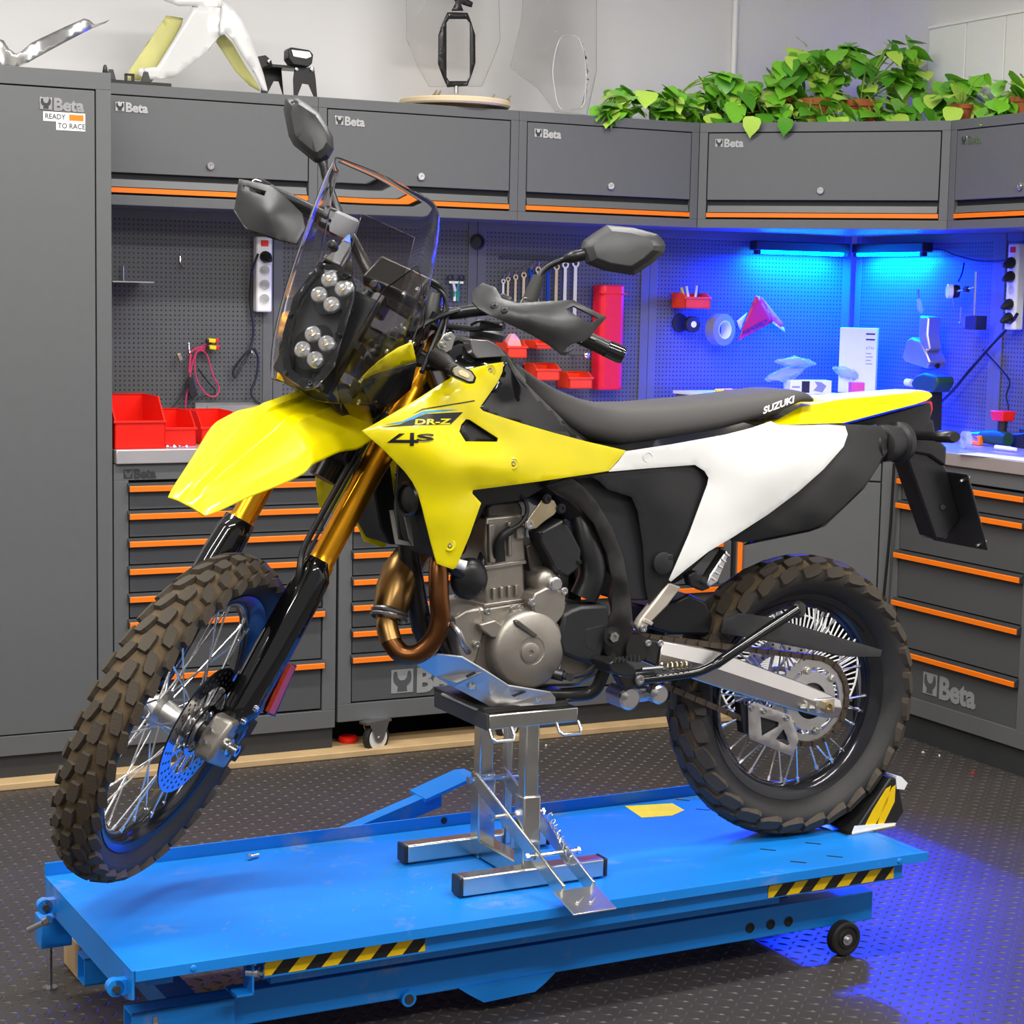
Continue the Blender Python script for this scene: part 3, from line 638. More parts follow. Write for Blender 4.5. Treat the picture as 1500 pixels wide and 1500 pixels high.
def decal(name, tree, P, m, parent, fr=None, step=6, off=.001):
    """printed shape lying on an existing panel surface"""
    fr = BF if fr is None else fr; fri = fr.inverted(); mb = panel([(x, y, 0) for x, y in P], step=step, latf=lambda x, y: 0, fn=lambda x, y, l: Vector((x, y, 0)))
    vs = [stick(tree, v[0], v[1], fri, off) for v in mb.v]; mb.f = [q for q in mb.f if all(vs[i] is not None for i in q)]
    mb.v = [tuple(v) if v is not None else (0, 0, 0) for v in vs]; return obj(name, mb, m, parent, fr)
def text_decal(name, tree, txt, o, ex, ey, m, parent, bold=.02, fr=None, slant=0, off=.0016):
    fr = BF if fr is None else fr; fri = fr.inverted(); t = text_mb(txt, 1, 1, bold, slant); W = t.w
    fs = []; vs = []; idx = {}
    for i, v in enumerate(t.v):
        if v[1] > -.5: continue
        idx[i] = len(vs); vs.append(stick(tree, o[0]+ex[0]*v[0]/W+ey[0]*v[2], o[1]+ex[1]*v[0]/W+ey[1]*v[2], fri, off))
    for q in t.f:
        if all(i in idx and vs[idx[i]] is not None for i in q): fs.append(tuple(idx[i] for i in q))
    mb = MB(); mb.add([v if v is not None else (0, 0, 0) for v in vs], fs); return obj(name, mb, m, parent, fr, smooth=0)
def bolt(fn, x, y, l, r=.006, m='chrome', parent=None, fr=None, ax=None, h=.005, name='bolt'):
    p = fn(x, y, l); ax = ax or ((0, 1, 0) if fn in (BP, SN) else (1, 0, 0))
    mb = MB().lathe([(r*1.25, -.004), (r*1.25, h*.3), (r, h*.35), (r, h), (r*.5, h), (r*.45, h*.5)], p, ax, 12)
    return part(name, mb, m, fr, parent)
# ------------------------------------------------------------------ wheels
def wheel(name, fr, R, w, rr, pitch, rows, blk, lugs, hub_m, spoke_out, disc_side, label):
    bead = rr
    rim = MB().lathe([(rr+.012, -.030), (rr+.014, -.027), (rr+.004, -.022), (rr-.006, -.016), (rr-.016, -.006), (rr-.017, .006), (rr-.006, .016), (rr+.004, .022), (rr+.014, .027), (rr+.012, .030), (rr-.002, .027), (rr-.012, .019), (rr-.022, .009), (rr-.023, -.009), (rr-.012, -.019), (rr-.002, -.027)], (0, 0, 0), (0, 1, 0), 72, loop=True)
    wl = part(name, rim, 'rim', fr, smooth=50); wl['label'] = label
    h = R-.008; T_ = []
    for k in range(17):
        a = math.radians(-112+224*k/16); 
        T_.append((h-(h-rr)*.56*(1-math.cos(a))*.72, math.sin(a)*w*.47))
    prof = [(rr+.004, -.021)] + T_ + [(rr+.004, .021)]
    obj('tyre', MB().lathe(prof, (0, 0, 0), (0, 1, 0), 80, loop=True), 'tyre_side', wl, fr, smooth=60)
    tb = [(r_+.0012, y_) for r_, y_ in T_[4:13]]; obj('tread_band', MB().lathe(tb+[(r_-.002, y_) for r_, y_ in reversed(tb)], (0, 0, 0), (0, 1, 0), 80, loop=True), 'tread_dirt', wl, fr, smooth=60)
    n = int(2*math.pi*R/pitch)
    for ri, (off, tilt, sc, ph) in enumerate(rows):
        lx, ly, lz = blk; mb = MB(); tx = sc
        mb.add([(sx*lx/2*(1-.12*(sz > 0)), sy*ly/2*tx*(1-.12*(sz > 0)) + (.12*lx*sx if off > 0 else -.12*lx*sx if off < 0 else 0), sz) for sz in (-.006, lz) for sx, sy in ((-1, -.75), (-.55, -1), (.55, -1), (1, -.75), (1, .75), (.55, 1), (-.55, 1), (-1, .75))], [tuple(reversed(range(8))), tuple(range(8, 16))]+[(i, (i+1) % 8, (i+1) % 8+8, i+8) for i in range(8)])
        rad = h - (h-rr)*.40*(abs(off)/(w*.5))**2.2
        first = None
        for k in range(n):
            M = fr @ Matrix.Rotation(2*math.pi*(k+ph)/n, 4, 'Y') @ Matrix.Translation((0, off, rad)) @ Matrix.Rotation(-tilt, 4, 'X')
            if first is None: first = obj('tread_block', mb, 'knob', wl, M, smooth=0)
            else: inst(first, M, wl)
    # hub and spokes
    fl = .034
    obj('hub', MB().lathe([(.012, -.062), (.024, -.06), (.026, -.045), (fl+.008, -.040), (fl+.008, -.032), (.026, -.024), (.022, 0), (.026, .024), (fl+.008, .032), (fl+.008, .040), (.026, .045), (.024, .06), (.012, .062)], (0, 0, 0), (0, 1, 0), 32), hub_m, wl, fr)
    for side in (-1, 1):
        for dr in (-1, 1):
            a0 = Vector((0, side*(.037 if dr > 0 else .034), fl)); an = dr*.62
            a1 = Vector((math.sin(an)*(rr-.017), side*.006, math.cos(an)*(rr-.017))); q = a1-(a1-a0).normalized()*.016
            mb = MB().tube([a0, q], spoke_out, 6).tube([q, a1], spoke_out*1.9, 6)
            first = None
            for k in range(9):
                M = fr @ Matrix.Rotation(2*math.pi*(k+(.25 if side > 0 else 0)+(.5 if dr > 0 else 0))/9, 4, 'Y')
                if first is None: first = obj('spoke', mb, 'spoke', wl, M)
                else: inst(first, M, wl)
    return wl
mat('rim', (.05, .05, .055), .13, .75, var=.03)
mat('tread_dirt', (.075, .052, .028), .85, var=.25, scale=18, col2=(.14, .095, .05), bump=.3, bscale=120)
mat('tyre_side', (.028, .026, .024), .6, var=.2, scale=12, bump=.15, bscale=150)
mat('spoke', (.8, .8, .8), .25, 1, var=.02)
mat('disc_steel', (.5, .49, .5), .16, 1, var=.06)
mat('dark_metal', (.05, .05, .052), .35, .8, var=.05)
FWH = wheel('front_wheel', SF, .347, .098, .2667, .062, ((0, 0, 1, 0), (.0225, .42, .95, .5), (-.0225, -.42, .95, .5), (.041, .95, .85, 0), (-.041, -.95, .85, 0)), (.044, .024, .0115), 0, 'alu', .0021, 1, 'front wheel with a knobbly dusty tyre')
RWH = wheel('rear_wheel', BF, .325, .125, .2286, .070, ((0, 0, 1, 0), (.027, .38, 1, .5), (-.027, -.38, 1, .5), (.052, .95, 1.05, 0), (-.052, -.95, 1.05, 0)), (.058, .03, .010), 0, 'alu', .0022, -1, 'rear wheel with a chunky trail tyre')
def disc(wl, fr, y, R, r_in, n, m, name='brake_disc'):
    th = .0035; N_ = 72; ring = MB()
    def rad(k): return R*(1+.012*math.cos(k*2*math.pi/12*6/6*12/ N_ * 1.0))
    ring.lathe([(R*.70, y), (R, y), (R, y+th), (R*.70, y+th)], (0, 0, 0), (0, 1, 0), 72, loop=True)
    d = obj(name, ring, m, wl, fr, smooth=30)
    car = MB().lathe([(r_in, y-.001), (r_in+.012, y-.001), (r_in+.012, y+th+.001), (r_in, y+th+.001)], (0, 0, 0), (0, 1, 0), 48, loop=True)
    obj('disc_carrier', car, m, wl, fr, smooth=30)
    for k in range(12):
        a = 2*math.pi*k/12
        P = [(math.cos(a+s)*r, math.sin(a+s)*r) for r, s in ((r_in+.01, .0), (R*.72, .30), (R*.72, .40), (r_in+.01, .16))]
        obj('disc_arm', MB().prism(P, th, Matrix.Translation((0, y, 0))), m, wl, fr, smooth=0)
    hl = MB()
    for k in range(n):
        a = 2*math.pi*k/n
        for j in range(3):
            rr = R*(.76+.08*j); b = a+j*.05; hl.lathe([(.0032, 0), (.0032, .0004), (.0004, .0004)], (math.cos(b)*rr, y+th, math.sin(b)*rr), (0, 1, 0), 8)
    q = obj('drill_holes', hl, 'groove', wl, fr, smooth=0); q['kind'] = 'stuff'
    for k in range(6):
        a = 2*math.pi*k/6; obj('disc_bolt', MB().lathe([(.006, 0), (.006, .004), (.003, .005)], (math.cos(a)*(r_in+.004), y+th, math.sin(a)*(r_in+.004)), (0, 1, 0), 8), 'zinc', wl, fr)
disc(FWH, SF, .052, .135, .04, 30, 'disc_steel'); disc(RWH, BF, -.062, .12, .045, 24, 'disc_steel')
obj('abs_ring', MB().lathe([(.046, .0575), (.056, .0575), (.056, .0595), (.046, .0595)], (0, 0, 0), (0, 1, 0), 48, loop=True), 'disc_steel', FWH, SF)
# rear sprocket and chain
sp = MB(); nt = 43; prof = []
for k in range(nt*2):
    a = math.pi*k/nt; prof.append((math.cos(a)*(.104 if k % 2 else .097), math.sin(a)*(.104 if k % 2 else .097)))
ring_in = [(math.cos(math.pi*k/nt)*.078, math.sin(math.pi*k/nt)*.078) for k in range(nt*2)]
def ringplate(o, i, y, h):
    n = len(o); mb = MB(); V = [(x, y+h, z) for x, z in o]+[(x, y+h, z) for x, z in i]+[(x, y, z) for x, z in o]+[(x, y, z) for x, z in i]
    F_ = []
    for k in range(n):
        j = (k+1) % n; F_ += [(k, k+n, j+n, j), (k+2*n, j+2*n, j+3*n, k+3*n), (k, j, j+2*n, k+2*n), (k+n, k+3*n, j+3*n, j+n)]
    return mb.add(V, F_)
spk = obj('sprocket', ringplate(prof, ring_in, .066, .007), 'alu', RWH, BF, smooth=30)
circ = lambda r, n=48: [(math.cos(2*math.pi*k/n)*r, math.sin(2*math.pi*k/n)*r) for k in range(n)]
obj('sprocket_carrier', ringplate(circ(.068), circ(.042), .064, .008), 'alu_bright', RWH, BF, smooth=30)
for k in range(6):
    a = 2*math.pi*(k+.3)/6
    obj('sprocket_arm', MB().prism([(math.cos(a+s)*r, math.sin(a+s)*r) for r, s in ((.066, -.22), (.080, -.17), (.080, .17), (.066, .22))], .006, Matrix.Translation((0, .0655, 0))), 'alu', RWH, BF, smooth=0)
    obj('sprocket_bolt', MB().lathe([(.009, 0), (.009, .003), (.006, .004), (.006, .009), (.002, .009)], (math.cos(a)*.073, .073, math.sin(a)*.073), (0, 1, 0), 10), 'zinc', RWH, BF)
obj('hub_shell', MB().lathe([(.040, .045), (.042, .066), (.030, .068), (.018, .074), (.012, .074)], (0, 0, 0), (0, 1, 0), 32), 'dark_metal', RWH, BF)
CSP = BP(897, 948, .07)
def chain_path():
    P = []; r = .0995
    c0 = Vector((CSP.x, 0, CSP.z)); rs = .032; d = (c0).length; ang = math.atan2(c0.z, c0.x); off = math.acos((r-rs)/d)
    for s, k0 in ((1, 0), (-1, 1)):
        pass
    a1 = ang+off; a2 = ang-off+2*math.pi
    n = 60
    for k in range(n+1):
        a = a1+(a2-a1)*k/n; P.append(Vector((math.cos(a)*r, .0695, math.sin(a)*r)))
    for k in range(21):
        a = (ang-off)+(2*off)*k/20; P.append(c0+Vector((math.cos(a)*rs, .0695, math.sin(a)*rs)))
    return P
CP = chain_path(); L_ = [0]
for i in range(len(CP)): L_.append(L_[-1]+(CP[(i+1) % len(CP)]-CP[i]).length)
tot = L_[-1]; nl = int(tot/.0159); ch = MB()
def at(d):
    d %= tot
    for i in range(len(CP)):
        if L_[i+1] >= d: return CP[i].lerp(CP[(i+1) % len(CP)], (d-L_[i])/max(1e-9, L_[i+1]-L_[i]))
for k in range(nl):
    a, b = at(k*tot/nl), at((k+1)*tot/nl); m_ = (a+b)/2; t_ = (b-a).normalized(); rot = Matrix((t_, Vector((0, 1, 0)), t_.cross(Vector((0, 1, 0))))).transposed()
    wd = .0155 if k % 2 else .0105
    for s in (-1, 1): ch.box(m_+Vector((0, s*wd/2, 0)), (.0215, .0022, .0125), rot)
    ch.cyl(a+Vector((0, -.009, 0)), a+Vector((0, .009, 0)), .0045, n=6)
mat('chain', (.11, .085, .065), .5, .7, var=.2, scale=60)
c_ = part('chain', ch, 'chain', smooth=0); c_['kind'] = 'stuff'
# ------------------------------------------------------------------ front fork (steered frame)
GL = -.045
for s in (1, -1):
    n0 = s*.095
    ft = part('fork_tube', MB().lathe([(.0265, .36), (.029, .365), (.029, .40), (.0265, .405), (.0255, .42), (.0265, .62), (.028, .66), (.028, .91), (.024, .925)], (GL, n0, 0), (0, 0, 1), 28), 'gold', SF)
    obj('fork_cap', MB().lathe([(.024, .92), (.024, .935), (.014, .937), (.014, .945)], (GL, n0, 0), (0, 0, 1), 24), 'black_satin', ft, SF)
    part('fork_leg', MB().lathe([(.026, -.02), (.03, .0), (.03, .05), (.0235, .07), (.0235, .40)], (GL, n0, 0), (0, 0, 1), 24), 'black_gloss', SF)
    g = []
    for z, r, c0, c1 in ((.03, .030, -150, 60), (.08, .036, -165, 120), (.2, .037, -170, 150), (.32, .036, -170, 150), (.375, .034, -150, 110), (.405, .033, -110, 40)):
        g.append([(GL+.006+math.cos(math.radians(a)+(0 if s > 0 else math.pi*0))*r*1.12, n0+s*.002+s*math.sin(math.radians(a))*r*1.0, z+.0) for a in [c0+(c1-c0)*k/14 for k in range(15)]])
    part('fork_guard', MB().loft(g, closed=False, caps=False), 'black_gloss', SF, solid=.003, off=0, smooth=60)
    # axle clamp casting
    cl = MB().loft([[(GL-.032, n0-.022, -.045), (.028, n0-.022, -.045), (.034, n0-.022, .0), (.02, n0-.022, .045), (GL-.02, n0-.022, .07), (GL-.036, n0-.022, .03)], [(GL-.032, n0+.022, -.045), (.028, n0+.022, -.045), (.034, n0+.022, .0), (.02, n0+.022, .045), (GL-.02, n0+.022, .07), (GL-.036, n0+.022, .03)]])
    c0 = part('axle_clamp', cl, 'cast', SF, bevel=.008)
    obj('pinch_bolt', MB().cyl((.03, n0-.008, .012), (.044, n0-.008, .012), .006, n=8).cyl((.03, n0-.008, -.014), (.044, n0-.008, -.014), .006, n=8), 'zinc', c0, SF)
    obj('axle_end', MB().lathe([(.018, 0), (.018, .012), (.012, .013), (.012, .03), (.006, .03), (.006, .01)], (0, n0+s*.02, 0), (0, s, 0), 20), 'zinc', c0, SF)
part('wheel_axle', MB().cyl((0, -.1, 0), (0, .1, 0), .011).lathe([(.022, .062), (.02, .076), (.013, .076)], (0, 0, 0), (0, 1, 0), 20), 'dark_metal', SF)
cal = part('brake_caliper', MB().bx(-.135, -.075, .034, .085, .01, .115).bx(-.12, -.07, .075, .1, .02, .1), 'black_satin', SF, bevel=.008)
for z in (.03, .09): obj('caliper_bolt', MB().cyl((-.1, .1, z), (-.1, .108, z), .009, n=8), 'chrome', cal, SF)
for z, dy in ((.075, 0), (.055, .0)): bolt(SN, 375-(z-.055)*900, 1038+(z-.055)*900, .13, .006, fr=SF)
part('brake_hose', MB().tube(catmull([(.02, .075, .95), (.005, .064, .80), (-.005, .062, .6), (-.002, .062, .46), (.0, .066, .40), (-.005, .085, .33), (-.085, .05, .2), (-.1, .06, .12)], 5), .0065, 10), 'black_satin', SF)
part('speed_sensor_cable', MB().tube(catmull([(.02, .085, .88), (.004, .076, .7), (-.002, .074, .5), (.0, .078, .40)], 4), .0035, 8), 'black_satin', SF)
part('reflector', slab([(426, 974), (433, 977), (402, 1047), (394, 1044)], .137, .128, SN), 'reflector_red', SF, label='red reflector on the fork guard')
part('reflector_frame', slab([(417, 974), (435, 975), (403, 1050), (390, 1046)], .129, .12, SN), 'black_satin', SF)
for z, nm in ((.71, 'lower_triple_clamp'), (.86, 'upper_triple_clamp')):
    part(nm, MB().bx(GL-.035, GL+.03, -.125, .125, z-.02, z+.02).bx(GL-.075, GL-.01, -.045, .045, z-.022, z+.022), 'black_satin', SF, bevel=.01)
part('steering_stem', MB().cyl((GL-.04, 0, .56), (GL-.04, 0, .9), .03), 'black_satin', SF)
# ------------------------------------------------------------------ front fender: rings along its length, near edge traced at both sides
mid = [(.484, .350, .037, .002), (.474, .359, .042, .010), (.455, .378, .050, .020), (.41, .424, .066, .034), (.36, .470, .085, .045), (.318, .514, .100, .050), (.298, .538, .099, .052), (.25, .560, .094, .058), (.17, .600, .090, .062), (.085, .630, .088, .070), (.05, .652, .088, .070), (.02, .672, .084, .064), (-.01, .69, .07, .05)]
PR = ((0, .93), (.16, .93), (.21, 1.06), (.40, 1.06), (.47, .88), (.76, .50), (.80, .44), (.97, .02), (1, -.06))
rings = []
for q in catmull([Vector(m_) for m_ in mid], 3):
    g, s_, hw, rise = q; r_ = []
    for a, zf in [(-a, z) for a, z in reversed(PR[1:])] + list(PR):
        r_.append((g+rise*.35*(1-abs(a))+(.012*(1-a*a)*max(0, (g-.40)/.08)), hw*a, s_-.006+rise*zf))
    rings.append(r_)
FEN = MB().loft(rings, closed=False, caps=False)
part('front_fender', FEN, 'yellow', SF, solid=.003, off=0, smooth=24)
part('fender_mount', MB().bx(-.06, .03, -.06, .06, .60, .64), 'black_satin', SF, bevel=.006)
# ------------------------------------------------------------------ handlebar, levers, guards, mirrors
bar = [(-.06, .44, 1.052), (-.05, .40, 1.05), (-.035, .30, 1.047), (-.02, .20, 1.035), (-.015, .14, 1.0), (-.015, .08, .965), (-.015, 0, .962)]
barp = catmull([Vector(p) for p in bar] + [Vector((p[0], -p[1], p[2])) for p in reversed(bar[:-1])], 5)
HB = part('handlebar', MB().tube(barp, .013, 14), 'black_satin', SF)
for s in (1, -1):
    obj('grip', MB().lathe([(.015, 0), (.019, .003), (.0165, .01), (.0165, .125), (.018, .13), (.014, .132)], (-.04, s*.275, 1.047), Vector((-.02, s*.12, .004)), 20), 'rubber', HB, SF)
    obj('bar_weight', MB().lathe([(.012, 0), (.0185, .002), (.0185, .03), (.016, .038), (.008, .04)], (-.054, s*.405, 1.0505), Vector((-.012, s*.06, .003)), 20), 'black_gloss', HB, SF)
    obj('bar_clamp', MB().bx(-.04, .01, s*.05-.018, s*.05+.018, .90, .985), 'black_satin', HB, SF, bevel=.006)
    obj('switch_housing', MB().box((-.02, s*.235, 1.04), (.045, .05, .05)), 'black_satin', HB, SF, bevel=.01)
    part('lever', MB().tube(catmull([(.02, s*.19, 1.03), (.04, s*.24, 1.03), (.035, s*.33, 1.03), (.025, s*.395, 1.035)], 4), [.006]*13, 8), 'black_satin', SF)
    part('lever_perch', MB().box((.0, s*.19, 1.03), (.05, .03, .03)), 'black_satin', SF, bevel=.006)
res = part('brake_reservoir', MB().lathe([(.022, -.01), (.026, 0), (.026, .03), (.022, .034)], SG(500, 338, .05), (.3, 0, 1), 20), 'tape_grey', SF)
GN = [(691, 430, .09), (694, 424, .085), (707, 414, .07), (726, 421, .055), (735, 437, .075), (757, 444, .085), (790, 442, .08), (839, 439, .055), (889, 465, .02), (876, 479, .025), (863, 495, .035), (850, 503, .05), (829, 521, .065), (822, 520, .07), (804, 506, .08), (779, 491, .09), (750, 477, .095), (719, 462, .1), (701, 452, .1), (692, 442, .098)]
GH = [[(829, 453), (840, 447.5), (876, 466), (866, 475)], [(825, 515), (834, 506), (855, 498), (850, 504), (832, 515)]]
for s in (1, -1):
    if s < 0: break
    mb = panel(GN, [(770, 462, .115), (740, 452, .115), (810, 475, .10), (850, 482, .065)], GH, step=7, fn=SG, mirror=(s < 0))
    hg = part('hand_guard', mb, 'black_plastic', SF, solid=.004, bevel=.0015, smooth=60)
    if s > 0:
        tr = bvh(mb, SF)
        for x, y in ((724, 449), (739, 455)):
            p = stick(tr, x, y, SFi, 0); obj('guard_bolt', MB().lathe([(.0075, -.002), (.0075, .002), (.005, .0035), (.003, .0035), (.003, .001)], p, (1, .15, 0), 12), 'black_satin', hg, SF)
    obj('guard_mount', MB().tube([(.0, s*.20, 1.035), (.04, s*.19, 1.025), (.06, s*.19, 1.02)], .009, 8), 'black_satin', hg, SF)
fg = panel([(350, 262, .02), (362, 264, .03), (397, 272, .06), (420, 290, .08), (443, 313, .09), (447, 334, .095), (434, 357, .10), (400, 348, .09), (367, 337, .06), (360, 333, .05), (343, 307, .02)], [(395, 310, .10)], [[(356, 271), (390, 280), (387, 287), (357, 277)]], step=7, fn=SG)
hg = part('hand_guard', fg, 'black_plastic', SF, solid=.004, bevel=.0015, smooth=60)
obj('guard_lower_edge', panel([(343, 307, .02), (360, 333, .05), (367, 337, .06), (400, 348, .09), (434, 357, .10), (420, 352, .03), (367, 330, .0), (352, 308, -.03)], step=8, fn=SG), 'black_plastic', hg, SF, solid=.003)
def mirror_body(P, g0, name='mirror'):
    c = Vector((sum(p[0] for p in P)/len(P), sum(p[1] for p in P)/len(P), 0)); R_ = []
    for dg, sc in ((-.022, .93), (-.018, 1), (.004, 1), (.020, .88), (.030, .70), (.034, .3)):
        R_.append([SG(c.x+(x-c.x)*sc, c.y+(y-c.y)*sc - (6*(1-sc) if dg > 0 else 0), g0+dg) for x, y in P])
    o = part(name, MB().loft(R_), 'black_plastic', SF, smooth=22, bevel=.0015)
    obj('mirror_glass', MB().add([Vector(p)+Vector((-.0012, 0, 0)) for p in [SG(c.x+(x-c.x)*.9, c.y+(y-c.y)*.9, g0-.0225) for x, y in P]], [tuple(range(len(P)))]), 'chrome', o, SF, smooth=0); return o
m1 = mirror_body([(850.5, 364), (853.5, 353), (870, 341), (888.5, 329.5), (928, 333.5), (963, 343), (972, 352), (975.5, 360), (973, 369), (955, 386), (930, 402.5), (922, 402.5), (884.5, 396.5), (858, 386)], -.01)
m2 = mirror_body([(418, 144), (425, 141), (434, 142), (450, 152), (467, 165), (479, 183), (488, 201), (489, 219), (482, 232), (470, 240), (461, 238), (430, 213), (423, 200), (415, 160)], -.01)
part('mirror_recess', slab([(893, 340), (900, 338), (955, 350), (938, 361), (899, 355)], .016, .002, SG), 'groove', SF, bevel=.002, parent=m1)
part('mirror_recess', slab([(425, 148), (434, 146), (462, 172), (463, 179), (452, 186), (428, 162)], .016, .002, SG), 'groove', SF, bevel=.002, parent=m2)
a = SG(776, 441, -.03); b = SG(789, 406, -.03)
part('mirror_boot', MB().tube([a, a.lerp(b, .5), b], [.016, .015, .013], 14), 'rubber', SF)
part('mirror_stem', MB().tube(catmull([b, SG(797, 396, -.03), SG(812, 386, -.025), SG(830, 379, -.02), SG(846, 375, -.01), SG(862, 372, -.01)], 4), [.006]*12+[.009, .011, .012, .012, .012, .012, .012, .012, .012][:9], 12), 'black_satin', SF)
b2 = SG(472, 239, -.01); part('mirror_stem', MB().tube(catmull([SG(455, 215, .0), b2, SG(478, 262, -.02), SG(492, 300, -.03), Vector((-.03, -.2, 1.04))], 4), .009, 12), 'black_satin', SF)
# ------------------------------------------------------------------ rally tower: lens plate, lamps, screen
GLN = .335
LP = [(468, 384), (490, 388), (513, 398), (521, 420), (519, 440), (490, 536), (464, 568), (447, 571), (417, 550), (413, 520), (414, 489), (430, 435)]
def scaleP(P, k):
    cx = sum(p[0] for p in P)/len(P); cy = sum(p[1] for p in P)/len(P); return [(cx+(x-cx)*k, cy+(y-cy)*k) for x, y in P]
OUT = scaleP(LP, 1.0); INN = [(470, 402), (490, 404), (504, 412), (508, 428), (505, 440), (482, 528), (460, 553), (447, 555), (427, 541), (425, 520), (427, 494), (440, 440)]
lf = panel([(x, y, GLN) for x, y in OUT], holes=[[(x, y) for x, y in INN]], step=7, fn=SG, latf=lambda x, y: GLN)
LF_ = part('lamp_frame', lf, 'black_gloss', SF, solid=.006, bevel=.0015)
obj('lamp_cover', panel([(x, y, 0) for x, y in scaleP(LP, .97)], step=14, fn=SG, latf=lambda x, y: GLN+.014), 'clear', LF_, SF, solid=.0025)
obj('lamp_tray', panel([(x, y, 0) for x, y in scaleP(LP, .98)], holes=[[(428, 540), (431, 520), (470, 538), (458, 556), (440, 552)]], step=10, fn=SG, latf=lambda x, y: GLN-.028), 'tray_grey', LF_, SF, solid=.003)
for x, y in ((469, 391), (505, 405), (427, 462), (495, 490), (418, 546), (455, 561)):
    bolt(SG, x, y, GLN+.004, .0042, 'black_satin', LF_, SF)
def lamp(cx, cy, name='led_lamp_pod'):
    c = SG(cx, cy, GLN-.008); body = MB(); P = []
    for k in range(28):
        a = 2*math.pi*k/28; r = .034+.007*abs(math.cos(2*a)); P.append((c[0], c[1]+math.cos(a)*r, c[2]+math.sin(a)*r*1.12))
    body.loft([[(c[0]-.03, c[1]+(p[1]-c[1])*.8, c[2]+(p[2]-c[2])*.8) for p in P], P, [(c[0]+.006, p[1], p[2]) for p in P]])
    o = obj(name, body, 'black_satin', LF_, SF)
    for dn, ds in ((-.014, .020), (.018, .015), (-.017, -.014), (.014, -.021)):
        q = Vector((c[0]+.006, c[1]+dn, c[2]+ds))
        part('lamp_reflector', MB().lathe([(.0165, 0), (.0165, .002), (.0145, .0065), (.010, .009), (.0085, .0075), (.006, .0105), (.001, .011)], q, (1, 0, 0), 20), 'reflector', SF, smooth=35)
        part('lamp_led', MB().sphere(q+Vector((.0095, 0, -.003)), .0032, n=8, m=6), 'amber', SF)
lamp(486, 430); lamp(462, 510)
def screen_ring(s_, a, gf, en, eg, es, rb):
    P = [(eg, -en, es), (eg*.5+gf*.5-.012, -(en*.45+a*.55)-.006, es*.5+s_*.5), (gf-rb, -a, s_), (gf+.002, -a*.62, s_), (gf+.012, 0, s_)]
    P = P + [(x, -y, z) for x, y, z in reversed(P[:-1])]
    return catmull(P, 4)
SCR = [(.635, .045, .330, .105, .20, .690, .018), (.665, .060, .338, .118, .165, .715, .018), (.70, .075, .345, .122, .155, .745, .018), (.77, .093, .357, .120, .165, .805, .018), (.84, .104, .368, .116, .19, .865, .018), (.91, .109, .388, .116, .235, .925, .016), (.98, .110, .412, .115, .30, .985, .013), (1.02, .108, .428, .113, .345, 1.018, .012), (1.043, .102, .438, .106, .37, 1.036, .01)]
rings = [screen_ring(*q) for q in SCR]
part('windscreen', MB().loft(rings, closed=False, caps=False), 'clear', SF, solid=.003, off=0, sub=1, smooth=180)
for s in (1, -1):
    part('tower_side_plate', MB().loft([[(x, s*y, z) for x, y, z in ((.325, .062, .70), (.325, .068, .88), (.25, .078, .965), (.12, .085, .93), (.02, .085, .88), (.0, .085, .74), (.08, .085, .68), (.22, .075, .655))], [(x, s*(y-.003), z) for x, y, z in ((.325, .062, .70), (.325, .068, .88), (.25, .078, .965), (.12, .085, .93), (.02, .085, .88), (.0, .085, .74), (.08, .085, .68), (.22, .075, .655))]]), 'smoke', SF, smooth=0)
    for z, g in ((.72, .25), (.80, .20), (.90, .27), (.93, .22), (.78, .10), (.86, .08), (.72, .12), (.69, .2)):
        part('plate_bolt', MB().lathe([(.0055, 0), (.0055, .004), (.003, .005)], (g, s*.084, z), (0, s, 0), 10), 'zinc', SF)
for x, y in ((447, 386), (540, 432), (505, 575), (420, 430)):
    pass
for p in ((.36, -.05, .905), (.36, .06, .87), (.34, .05, .66)): part('screen_mount', MB().lathe([(.009, -.012), (.009, .006), (.006, .01)], p, (1, 0, 0), 12), 'black_satin', SF)
part('nav_plate', MB().loft([[(.22, -.06, .90), (.22, .065, .90), (.30, .06, 1.0), (.30, -.055, 1.0)], [(.217, -.06, .90), (.217, .065, .90), (.297, .06, 1.0), (.297, -.055, 1.0)]]), 'smoke', SF, smooth=0)
part('dash', MB().box((.10, 0, .955), (.03, .12, .075), Matrix.Rotation(-.5, 3, 'Y')), 'black_satin', SF, bevel=.008)
part('headlight_bracket', MB().bx(.0, .30, -.07, .07, .76, .775).bx(.0, .29, -.05, .05, .66, .675).bx(.28, .30, -.06, .06, .66, .86), 'black_satin', SF, smooth=0)
part('ignition_housing', MB().tube([SG(625, 478, .0), SG(636, 432, .0)], [.024, .017], 12), 'black_plastic', SF)
part('switch_block', MB().loft([[SG(x, y, .02) for x, y in ((568, 438), (583, 410), (605, 424), (612, 440), (600, 470), (570, 450))], [SG(x, y, -.04) for x, y in ((568, 438), (583, 410), (605, 424), (612, 440), (600, 470), (570, 450))]]), 'black_plastic', SF, bevel=.004)
for s in (1,):
    part('headlight_cowl', panel([(604, 502, .13), (610, 529, .13), (590, 535, .122), (572, 540, .112), (545, 549, .095), (524, 560, .08), (540, 543, .09), (556, 529, .105), (585, 510, .122)], step=8, fn=SN, mirror=s < 0), 'yellow', SF, solid=.003)
    part('cowl_lower', panel([(528, 561, .08), (572, 542, .11), (611, 531, .125), (602, 570, .115), (572, 597, .095), (545, 592, .085)], step=9, fn=SN, mirror=s < 0), 'black_satin', SF, solid=.003)
